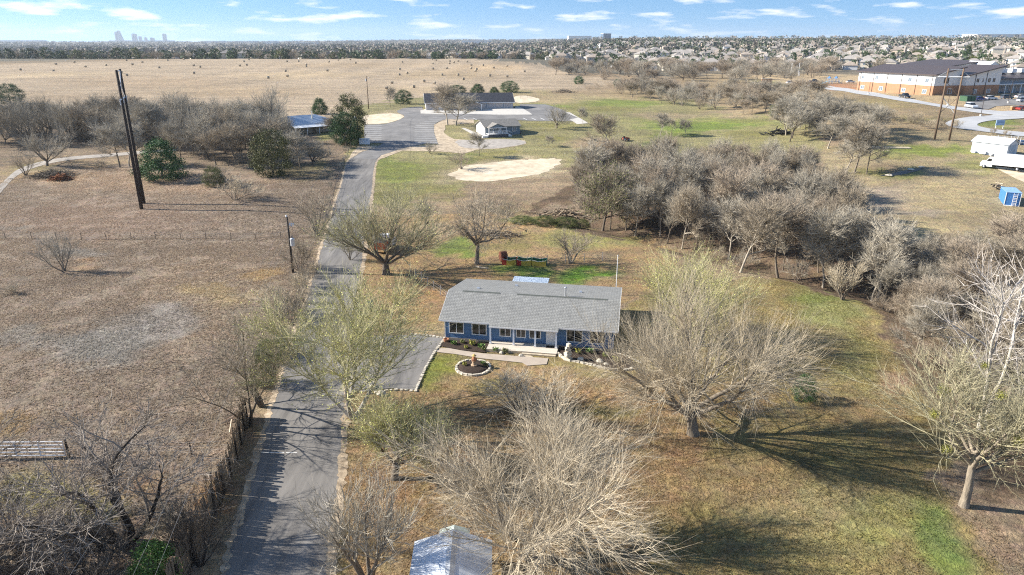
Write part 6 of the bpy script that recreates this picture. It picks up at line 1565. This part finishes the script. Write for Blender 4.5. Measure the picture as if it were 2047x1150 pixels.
# entrance sign board by the parking bays
es = empty("notice_board", at(729, 291), math.radians(-4), "low white and blue notice board beside the parking bays", "sign"); MB().bb(-1.6, 1.6, -.08, .08, .35, 2.1).build("board", mat("board_pale", (.72, .78, .84), .5, var=.04), es)
MB().bb(-1.1, 1.1, -.095, -.082, 1.55, 1.75).build("lettering_band", mat("sign_grey", (.22, .34, .5), .5), es); MB().bb(-.9, .9, -.095, -.082, 1.2, 1.3).build("lettering_band", MATS["sign_grey"], es)
for x in (-1.4, 1.4): MB().bb(x - .07, x + .07, -.05, .05, -.2, .35).build("post", wood, es)
# brush piles and logs
def stick_pile(name, px, py, n, ln, spread, h, m, label, cat, seed, r=.05):
    o = empty(name, at(px, py), 0, label, cat); rg = np.random.default_rng(seed); mb = MB()
    P0 = rg.normal(0, 1, (n, 3)) * np.array([spread, spread * .6, 0]); P0[:, 2] = rg.random(n) * h * np.exp(-(P0[:, 0] / spread) ** 2 * .5)
    d = nrm(rg.normal(0, 1, (n, 3)) * np.array([1, 1, .25])); P = poly_grow(rg, P0 - d * ln / 2, d, np.full(n, ln) * rg.uniform(.5, 1.2, n), 4, 0, .12); P[..., 2] = np.maximum(P[..., 2], -.1)
    v, f = tubes(P, np.full(P.shape[:2], r) * rg.uniform(.5, 1.4, (n, 1)), 3); link("stick", np_mesh(name, v, quads=f, m=m), o)["kind"] = "stuff"; return o
stick_pile("brush_pile", 108, 353, 500, 2.4, 2.6, 1.4, bark_grey, "grey pile of cut branches inside the bend of the pasture lane", "brush pile", 1)
stick_pile("brush_pile", 122, 360, 260, 1.6, 1.2, 1.3, mat("rust_leaf", (.24, .10, .045), .9), "rust-brown pile of dead cedar branches against the grey branch pile", "brush pile", 2, .07)
stick_pile("log_pile", 1130, 428, 60, 2.6, 2.4, .8, wood, "weathered jumble of logs at the edge of the creek woods", "log pile", 3, .12)
stick_pile("brush_pile", 985, 470, 160, 2.2, 2.4, .6, bark_grey, "low grey heap of branches on the back lawn behind the gnarled tree", "brush pile", 4, .05)
stick_pile("brush_pile", 1128, 185, 120, 2.6, 3.0, 1.4, bark_grey, "brown brush heap at the end of the hay field past the parking lot", "brush pile", 5, .08)
stick_pile("log_pile", 1560, 268, 70, 2.2, 2.2, 1.2, black, "dark heap of scrap beside the meadow's green corner", "scrap pile", 6, .16)
lg = at(962, 537); tag(MB().tube([lg + Vector((-.8, .5, .15)), lg + Vector((.2, -.2, .16)), lg + Vector((1.1, -.3, .12))], [.16, .15, .1], 8).build("log", wood_pale), "short pale log lying beside the gnarled tree's foot", "log")
rtc = empty("garden_tractor", at(1250, 282), .4, "small red tractor standing alone on the meadow", "tractor"); MB().prism([(-1, .4), (-1, 1.0), (0, 1.0), (.2, 1.15), (1.2, 1.0), (1.3, .4)], -.45, .45, 'y').build("body", mat("tractor_red", (.30, .06, .03), .6), rtc)
for y in (-.55, .55): wheel(rtc, -.6, y, .55); wheel(rtc, .9, y, .35)
MB().box((-.5, 0, 1.2), (.5, .5, .5)).build("seat", black, rtc)

# ------------------------------------------------------------------ hay bales
hay_m = mat("hay_bale", (.37, .31, .23), .95, var=.35, scale=3, bump=.05, bscale=10)
bale_me = MB().lathe([(.08, -.72), (.68, -.75), (.78, -.66), (.80, 0), (.78, .66), (.68, .75), (.08, .72)], 14).mesh("hay_bale", hay_m)
hay_end = mat("hay_bale_end", (.30, .25, .17), .95, var=.3, scale=6)
bale_end = MB().lathe([(.05, .755), (.60, .757), (.6, .765), (.05, .77)], 12).mesh("end_face", hay_end)
Z1 = [(122, 410), (314, 417), (328, 377), (500, 392), (620, 384), (743, 442), (775, 378), (740, 355), (833, 365), (932, 398), (1132, 384), (1171, 394), (1135, 430), (1403, 386), (1443, 382), (1427, 361), (1469, 340), (1456, 352), (1568, 457), (1680, 447), (1669, 418), (1678, 361), (1745, 360), (1700, 338), (1790, 380), (1790, 391), (1835, 338), (1914, 415), (1922, 363), (1978, 352), (2005, 342), (435, 365), (980, 355), (710, 426), (1075, 347)]
Z2 = [(15, 342), (60, 350), (90, 370), (42, 333), (165, 344), (268, 337), (363, 366), (348, 408), (345, 440), (391, 430), (303, 487), (431, 511), (272, 518), (491, 478), (550, 490), (595, 441), (544, 404), (540, 374), (538, 350), (562, 353), (624, 401), (640, 374), (665, 366), (690, 358), (689, 441), (720, 466), (765, 402), (797, 408), (790, 418), (767, 382), (835, 384), (875, 445), (898, 398), (977, 449), (1078, 420), (975, 388), (640, 360), (742, 362)]
rgb = random.Random(6)
for i, (x, y) in enumerate([(x / 2.924, y / 2.924) for x, y in Z1] + [(680 + x / 2.924, y / 2.924) for x, y in Z2]):
    p = at(x, y + 1.0); o = empty("hay_bale", p + Vector((0, 0, .78)), rgb.uniform(-.6, .9), "round grey-brown hay bale lying on the tan hay field", "hay bale", "bales scattered over the hay field")
    c = link("roll", bale_me, o); c.rotation_euler = (0, math.pi / 2, 0); e = link("end_face", bale_end, o); e.rotation_euler = (0, math.pi / 2, 0); e = link("end_face", bale_end, o); e.rotation_euler = (0, -math.pi / 2, 0)
    o.scale = (.98,) * 3

# ------------------------------------------------------------------ suburb
wall_ms = [mat("house_cream", (.74, .67, .55), .9, rand=.12), mat("house_white", (.80, .78, .74), .9, rand=.08), mat("house_tan", (.62, .51, .40), .9, rand=.12), mat("house_grey", (.62, .63, .64), .9, rand=.1)]
roof_ms = [mat("far_roof_grey", (.33, .30, .27), .95, var=.15, scale=.5, rand=.15), mat("far_roof_brown", (.33, .275, .225), .95, var=.15, scale=.5, rand=.15)]
brick_ch = mat("chimney_pale", (.62, .54, .45), .9)
def house_kit(i):
    rg = random.Random(i); two = i % 4 != 3; w, d_, h = rg.uniform(11, 14), rg.uniform(9, 11.5), (5.6 if two else 3.1); parts = []
    wm, rm = wall_ms[i % 4], roof_ms[(i // 2) % 2]
    wl_ = MB().bb(-w / 2, w / 2, -d_ / 2, d_ / 2, -2, h)
    if i % 3 == 0: wl_.bb(w / 2 - .01, w / 2 + 4.5, -d_ / 2 + .6, d_ / 2 - 1.5, -2, 3.0)
    parts.append(("wall", wl_.mesh("wall", wm)))
    r = hip(MB(), -w / 2, w / 2, -d_ / 2, d_ / 2, h, rg.uniform(2.4, 3.2)); parts.append(("roof", r.mesh("roof", rm)))
    if i % 3 == 0: parts.append(("garage_roof", hip(MB(), w / 2 - 1, w / 2 + 4.5, -d_ / 2 + .6, d_ / 2 - 1.5, 3.05, 1.7).mesh("garage_roof", rm)))
    parts.append(("chimney", MB().bb(w / 2 - 2.0, w / 2 - 1.0, -d_ / 2 - .6, -d_ / 2 + .3, -1, h + 2.6).mesh("chimney", brick_ch)))
    wins = []
    for fl in range(2 if two else 1):
        for x in (-.3, .05, .32): wins.append((x * w, .9 + fl * 2.8))
    return parts, wins, d_
KITS = [house_kit(i) for i in range(8)]
win_me = MB().bb(-.65, .65, -.06, .02, 0, 1.3).mesh("window", glass_pale); winf_me = MB().bb(-.78, .78, -.05, .01, -.12, 0).bb(-.78, .78, -.05, .01, 1.3, 1.42).bb(-.78, -.65, -.05, .01, 0, 1.3).bb(.65, .78, -.05, .01, 0, 1.3).mesh("window_frame", trim_white)
HL = ["cream", "white", "tan", "grey"]
def far_house(k, x, y, rz, detail, s=1.0):
    parts, wins, d_ = KITS[k]; z = hz(x, y)
    lb_ = "%s %s house with a hipped %s roof beyond the fields" % (HL[k % 4], "two-storey" if k % 4 != 3 else "single-storey", "grey" if (k // 2) % 2 == 0 else "brown")
    if k % 3 == 0: lb_ = lb_.replace("roof beyond", "roof and side garage beyond")
    o = empty("suburban_house", (x, y, z), rz, lb_, "house", "houses of the suburb", scale=s)
    for nme, me in parts: link(nme, me, o)
    if detail:
        for wx, wz in wins:
            q = link("window_frame", winf_me, o, (wx, -d_ / 2, wz)); link("pane", win_me, q)
    return o
rgs = np.random.default_rng(77); rest = MB(); nh = 0; HPOS = []
cand = []
for row in range(60):
    r0 = 640 + row * 30 + rgs.uniform(-4, 4)
    for k in range(-70, 110):
        th_ = k * 17.5 / r0 + rgs.uniform(-.002, .002)
        x, y = r0 * math.sin(th_), r0 * math.cos(th_) + 18 * math.sin(th_ * 9 + row * .7)
        az_ = x / y
        if az_ > .80 or az_ < -.42: continue
        z = hz(x, y); px, py, D = proj(x, y, z)
        if px > 2090 or px < -30: continue
        if az_ < .06 and r0 < 880 + 0 * row: continue
        if .06 <= az_ < .12 and r0 < 760: continue
        if az_ > .30 and r0 < 700 - 0 * (az_ - .3): continue
        if az_ < -.18 and rgs.random() < (.55 if r0 > 950 else .8): continue
        if rgs.random() < .28: continue
        cand.append((D + 0, x, y, th_))
cand.sort()
def sightline(x, y, z):
    t = np.linspace(.3, .985, 60); return bool(np.all(CAM_H + (z - CAM_H) * t - HT(x * t, y * t) > 0))
vis = [c for c in cand if sightline(c[1], c[2], hz(c[1], c[2]) + 5)]
for i, (D, x, y, th_) in enumerate(vis):
    k = int(rgs.integers(0, 8)); rz = -th_ + rgs.choice([0, 0, 0, math.pi / 2, math.pi, .4, -.4]) + rgs.normal(0, .08)
    if i < 300: far_house(k, x, y, rz, i < 90, rgs.uniform(1.0, 1.25))
    elif D < 2600 and i % 2 == 0:
        parts, _, _ = KITS[k]; z = hz(x, y); c_, s_ = math.cos(rz), math.sin(rz)
        if i >= 300: rest_list = rest.__dict__.setdefault('items', []); rest_list.append((k, x, y, z, c_, s_))
    HPOS.append((x, y))
def merged(items, pick, name, mats):
    V, F, M, o = [], [], [], 0
    for (k, x, y, z, c_, s_) in items:
        for nme, me in KITS[k][0]:
            if nme not in pick: continue
            n = len(me.vertices); co = np.zeros(n * 3, np.float32); me.vertices.foreach_get("co", co); co = co.reshape(-1, 3)
            V.append(np.stack([co[:, 0] * c_ - co[:, 1] * s_ + x, co[:, 0] * s_ + co[:, 1] * c_ + y, co[:, 2] + z], 1))
            for p in me.polygons: F.append(tuple(v + o for v in p.vertices)); M.append(mats.index(me.materials[0]))
            o += n
    me = bpy.data.meshes.new(name); me.from_pydata(np.concatenate(V).tolist(), [], F)
    for m_ in mats: me.materials.append(m_)
    me.polygons.foreach_set("material_index", M); me.update(); return link(name, me)
if rest.__dict__.get('items'):
    o = merged(rest.items, ("wall", "roof"), "distant_houses", wall_ms + roof_ms)
    tag(o, "mass of tiny pale houses on the far rise", "houses", kind="stuff")
# trees between the houses
nt = 0; TL_ = ["dark evergreen oak between suburban houses", "dense dark oak between suburban houses", "olive evergreen tree between suburban houses", "bare grey tree between suburban houses", "bare brown tree between suburban houses", "bare reddish tree between suburban houses"]
def small_tree(m, x, y, h, w, label, group, name="suburb_tree"):
    o = empty(name, (x, y, hz(x, y) - .2), rgs.random() * 6.28, label, "tree", group, scale=(w, w, h)); link("trunk", m[0], o); link("crown", m[1], o); return o
FT = OAK + FARW
more = []
for i, (D, x, y, th_) in enumerate(vis):
    for q in range(2):
        tx, ty_ = x + rgs.normal(0, 9), y + rgs.normal(0, 4) + 14 * rgs.choice([-1, 1]); k = int(rgs.choice(6, p=[.3, .25, .1, .19, .1, .06])); h = rgs.uniform(6.5, 12)
        if nt < 290 and (i % 2 == 0 or q == 0): small_tree(FT[k], tx, ty_, h, h * rgs.uniform(.8, 1.15), TL_[k], "trees among the suburban houses"); nt += 1
        elif D < 4000: more.append((k, tx, ty_, h))
# far woods as masses
def tree_mass(name, pts, label, leafm, seed, per=26, size=(.9, 1.6)):
    rg = np.random.default_rng(seed); P = []
    for (x, y, h, w) in pts:
        n = per; a = rg.random(n) * 6.28; z = rg.random(n); r = w * .5 * np.sqrt(np.maximum(.05, 1 - (2 * z - .8) ** 2 / 1.5)) * np.sqrt(rg.random(n))
        P.append(np.stack([x + np.cos(a) * r, y + np.sin(a) * r, hz(x, y) + h * (.12 + .88 * z)], 1))
    P = np.concatenate(P); s = rg.uniform(*size, (len(P), 1)); A_ = nrm(rg.normal(0, 1, (len(P), 3))); B_ = nrm(np.cross(A_, rg.normal(0, 1, (len(P), 3))))
    V = np.stack([P - A_ * s, P + B_ * s * .7, P + A_ * s, P - B_ * s * .7], 1).reshape(-1, 3); F = (np.arange(len(P)) * 4)[:, None] + np.arange(4)[None]
    return tag(link(name, np_mesh(name, V, quads=F, m=leafm)), label, "woods", kind="stuff")
far_brown = mat("far_wood_brown", (.26, .225, .185), .95, var=.3, scale=.02); far_green = mat("far_wood_green", (.075, .095, .06), .95, var=.35, scale=.02)
tree_mass("distant_woods", [(x, y, h, h) for k, x, y, h in more if k < 3], "dark evergreen crowns filling the far suburb", far_green, 1, 14, (1.2, 2.2))
tree_mass("distant_woods", [(x, y, h, h) for k, x, y, h in more if k >= 3], "bare grey crowns filling the far suburb", far_brown, 2, 14, (1.2, 2.2))
# tree line behind the hay field: single trees on the near side
TLN = ["dark evergreen tree in the line behind the hay field", "dense dark tree in the line behind the hay field", "olive tree in the line behind the hay field", "bare grey tree in the line behind the hay field", "bare brown tree in the line behind the hay field", "bare reddish tree in the line behind the hay field"]
for i in range(130):
    px = -30 + i * 1130 / 130 + rgs.normal(0, 4); d = ray(px, 120); Y = rgs.uniform(770, 860) + (40 if px > 600 else 0); x = d[0] * Y
    k = int(rgs.choice(6, p=[.3, .22, .12, .2, .12, .04])); h = rgs.uniform(7, 12); small_tree(FT[k], x, Y, h, h * rgs.uniform(.9, 1.3), TLN[k], "tree line behind the hay field", "field_edge_tree")
pts = []
for i in range(5200):
    Y = 900 * math.exp(rgs.random() * 2.1); px = rgs.uniform(-60, 1150) if rgs.random() < .7 else rgs.uniform(-60, 2100)
    if px > 1100 and Y < 2300: continue
    x = ray(px, 100)[0] * Y; h = rgs.uniform(7, 12); pts.append((x, Y, h, h * 1.6 * (1 + Y / 4000)))
tree_mass("distant_woods", pts[::3], "dark evergreen woods on the far plain", far_green, 3, 12, (2.5, 5)); tree_mass("distant_woods", pts[1::3] + pts[2::3], "bare brown woods on the far plain", far_brown, 4, 12, (2.5, 5))
# a few roofs peeping over the field crest
for px, Y in ((35, 880), (75, 900), (88, 870), (245, 905), (340, 880), (390, 870), (450, 890), (540, 880), (555, 900), (610, 890)):
    far_house(int(rgs.integers(0, 8)), ray(px, 120)[0] * Y, Y, rgs.normal(0, .4), False)
lp = ray(316, 120); o = empty("field_lamp_post", (lp[0] * 840, 840, hz(lp[0] * 840, 840)), 0, "tall pale lamp post beyond the crest of the hay field", "lamp post"); MB().tube([(0, 0, 0), (0, 0, 13)], .25, 6).build("shaft", trim_white, o); MB().tube([(0, 0, 13), (-2, 0, 13.6)], .2, 6).build("arm", trim_white, o)
# white warehouses far away
for px0, px1, Y, h, lb_ in ((-30, 85, 6500, 14, "very long white warehouse roof on the horizon at the left woods' side"), (225, 345, 7000, 14, "long white warehouse below the downtown towers"), (410, 448, 6500, 12, "white warehouse right of the downtown towers"), (475, 510, 6200, 12, "low white warehouse right of the lone downtown tower"), (532, 552, 5000, 16, "boxy white warehouse on the far plain"), (596, 632, 4600, 10, "flat white warehouse on the far plain beside the boxy one"), (925, 982, 4200, 14, "long cream store on the central horizon"), (1025, 1052, 4200, 16, "white store on the central horizon"), (1135, 1180, 4000, 18, "cream and red store on the central horizon"), (1203, 1218, 3900, 24, "dark blue office block on the central horizon"), (1935, 2040, 3600, 14, "long white warehouse on the hill at the right horizon")):
    xa, xb = ray(px0, 85)[0] * Y, ray(px1, 85)[0] * Y; z = hz((xa + xb) / 2, Y); o = empty("warehouse", ((xa + xb) / 2, Y, z), 0, lb_, "warehouse")
    W2 = (xb - xa) / 2; wm_ = mat("dark_office", (.10, .14, .2), .3) if "office" in lb_ else mat("warehouse_white", (.78, .77, .74), .8); MB().bb(-W2, W2, -60, 60, -8, h).build("wall", wm_, o); MB().bb(-W2 - 1, W2 + 1, -61, 61, h, h + 1.5).build("roof", mat("warehouse_roof", (.82, .82, .82), .7), o)
# downtown towers
tg = mat("tower_glass", (.30, .36, .44), .3, var=.2, scale=.05)
for px, top, w_px, lb_, kind in ((234, 64, 3, "slim edge tower beside the tallest tower of the distant downtown", 0), (241, 62, 9, "tallest glass tower of the distant downtown with a sloping side", 1), (270, 68, 10, "broad glass tower of the distant downtown", 0), (281, 73, 5, "narrow low tower beside the broad one downtown", 0), (292, 75, 4, "smallest tower block of the distant downtown", 0), (305, 76, 8, "low wide block of the distant downtown", 0), (330, 68, 7, "lone glass tower standing apart from the downtown", 0)):
    Y = 9500.0; x = ray(px, 80)[0] * Y; D = Y * CP; w = w_px * .8 * D / FPX; z0 = hz(x, Y); zt = CAM_H + ray(px, top)[2] * Y; h = zt - z0; o = empty("tower", (x, Y, z0 - 2), 0, lb_, "tower")
    if kind: MB().prism([(-w / 2, 0), (w / 2 + 22, 0), (w / 2 - 5, h * .55), (w * .1, h), (-w / 2, h)], -20, 20, 'y').build("shaft", tg, o)
    else: MB().bb(-w / 2, w / 2, -20, 20, 0, h).build("shaft", tg, o)
    MB().bb(-w / 2 + 3, w * .1 - 2, -8, 8, h, h + 6).build("crown", tg, o)

# ------------------------------------------------------------------ tufts of dry grass near the camera (too many to count)
def tufts(n, poly_px, seed, m, hh, name, label, dens=None):
    rg = np.random.default_rng(seed); W = np.array([tuple(at(*p)[:2]) for p in poly_px]); lo, hi = W.min(0), W.max(0)
    P = lo + (hi - lo) * rg.random((n * 3, 2)); P = P[inpoly(P[:, 0], P[:, 1], [tuple(w) for w in W])]
    P = P[fbm(P[:, 0] / 2.6, P[:, 1] / 2.6) + rg.normal(0, .1, len(P)) > .36][:n]; N = len(P); z = HT(P[:, 0], P[:, 1])
    B = 3; base = np.repeat(np.stack([P[:, 0], P[:, 1], z - .02], 1), B, 0) + rg.normal(0, .05, (N * B, 3)) * np.array([1, 1, 0])
    a = rg.random(N * B) * 6.28; w = .05 * rg.uniform(.6, 1.5, N * B); h = hh * rg.uniform(.5, 1.4, N * B); lean = rg.normal(0, .4, (N * B, 2)) * h[:, None]
    dx = np.stack([np.cos(a) * w, np.sin(a) * w, np.zeros(N * B)], 1); tip = base + np.concatenate([lean, h[:, None]], 1)
    V = np.stack([base - dx, base + dx, tip], 1).reshape(-1, 3); T = np.arange(N * B * 3).reshape(-1, 3)
    me = np_mesh(name, V, tris=T, m=m); c = soil_at(base[:, 0], base[:, 1]) * rg.uniform(.85, 1.4, (N * B, 1)); c = np.repeat(np.concatenate([np.clip(c, 0, .9), np.ones((N * B, 1))], 1), 3, 0)
    me.color_attributes.new("soil", 'FLOAT_COLOR', 'POINT').data.foreach_set("color", c.astype(np.float32).ravel())
    return tag(link(name, me), label, "grass", kind="stuff")
def grass_material():
    m, nt, b = new_mat("grass_blades"); n, l = nt.nodes, nt.links; a_ = n.new("ShaderNodeAttribute"); a_.attribute_name = "soil"
    df = n.new("ShaderNodeBsdfDiffuse"); tl = n.new("ShaderNodeBsdfTranslucent"); mx = n.new("ShaderNodeMixShader"); mx.inputs[0].default_value = .5
    l.new(a_.outputs["Color"], df.inputs[0]); l.new(a_.outputs["Color"], tl.inputs[0]); l.new(df.outputs[0], mx.inputs[1]); l.new(tl.outputs[0], mx.inputs[2]); l.new(mx.outputs[0], n["Material Output"].inputs["Surface"])
    n.remove(b); return m
dry1 = dry2 = grass_material()
tufts(64000, [(-60, 480), (640, 470), (560, 700), (480, 880), (380, 1160), (-400, 1160)], 1, dry1, .13, "dry_grass", "dry brown pasture grass left of the drive")
tufts(44000, [(-60, 395), (30, 352), (140, 330), (250, 338), (420, 372), (560, 352), (680, 345), (640, 475), (-60, 480)], 2, dry1, .15, "dry_grass", "dry brown pasture grass beyond the wire fence")
tufts(56000, [(690, 850), (900, 760), (1230, 750), (1560, 560), (1700, 605), (1830, 760), (1900, 930), (2100, 1190), (660, 1190)], 3, dry2, .08, "lawn_grass", "short dry lawn grass in front of the blue house")

# ------------------------------------------------------------------ haze
hm = bpy.data.materials.new("haze"); hm.use_nodes = True; hn = hm.node_tree.nodes; hn.clear(); ho = hn.new("ShaderNodeOutputMaterial"); pv = hn.new("ShaderNodeVolumePrincipled")
pv.inputs["Color"].default_value = (.78, .88, 1.0, 1); pv.inputs["Density"].default_value = HAZE; pv.inputs["Anisotropy"].default_value = 0.2
hm.node_tree.links.new(pv.outputs[0], ho.inputs["Volume"])
hb = MB().bb(-13200, 13200, -13200, 13200, float(ZZ.min()) - 1.5, 225).build("haze", hm); tag(hb, kind="stuff")
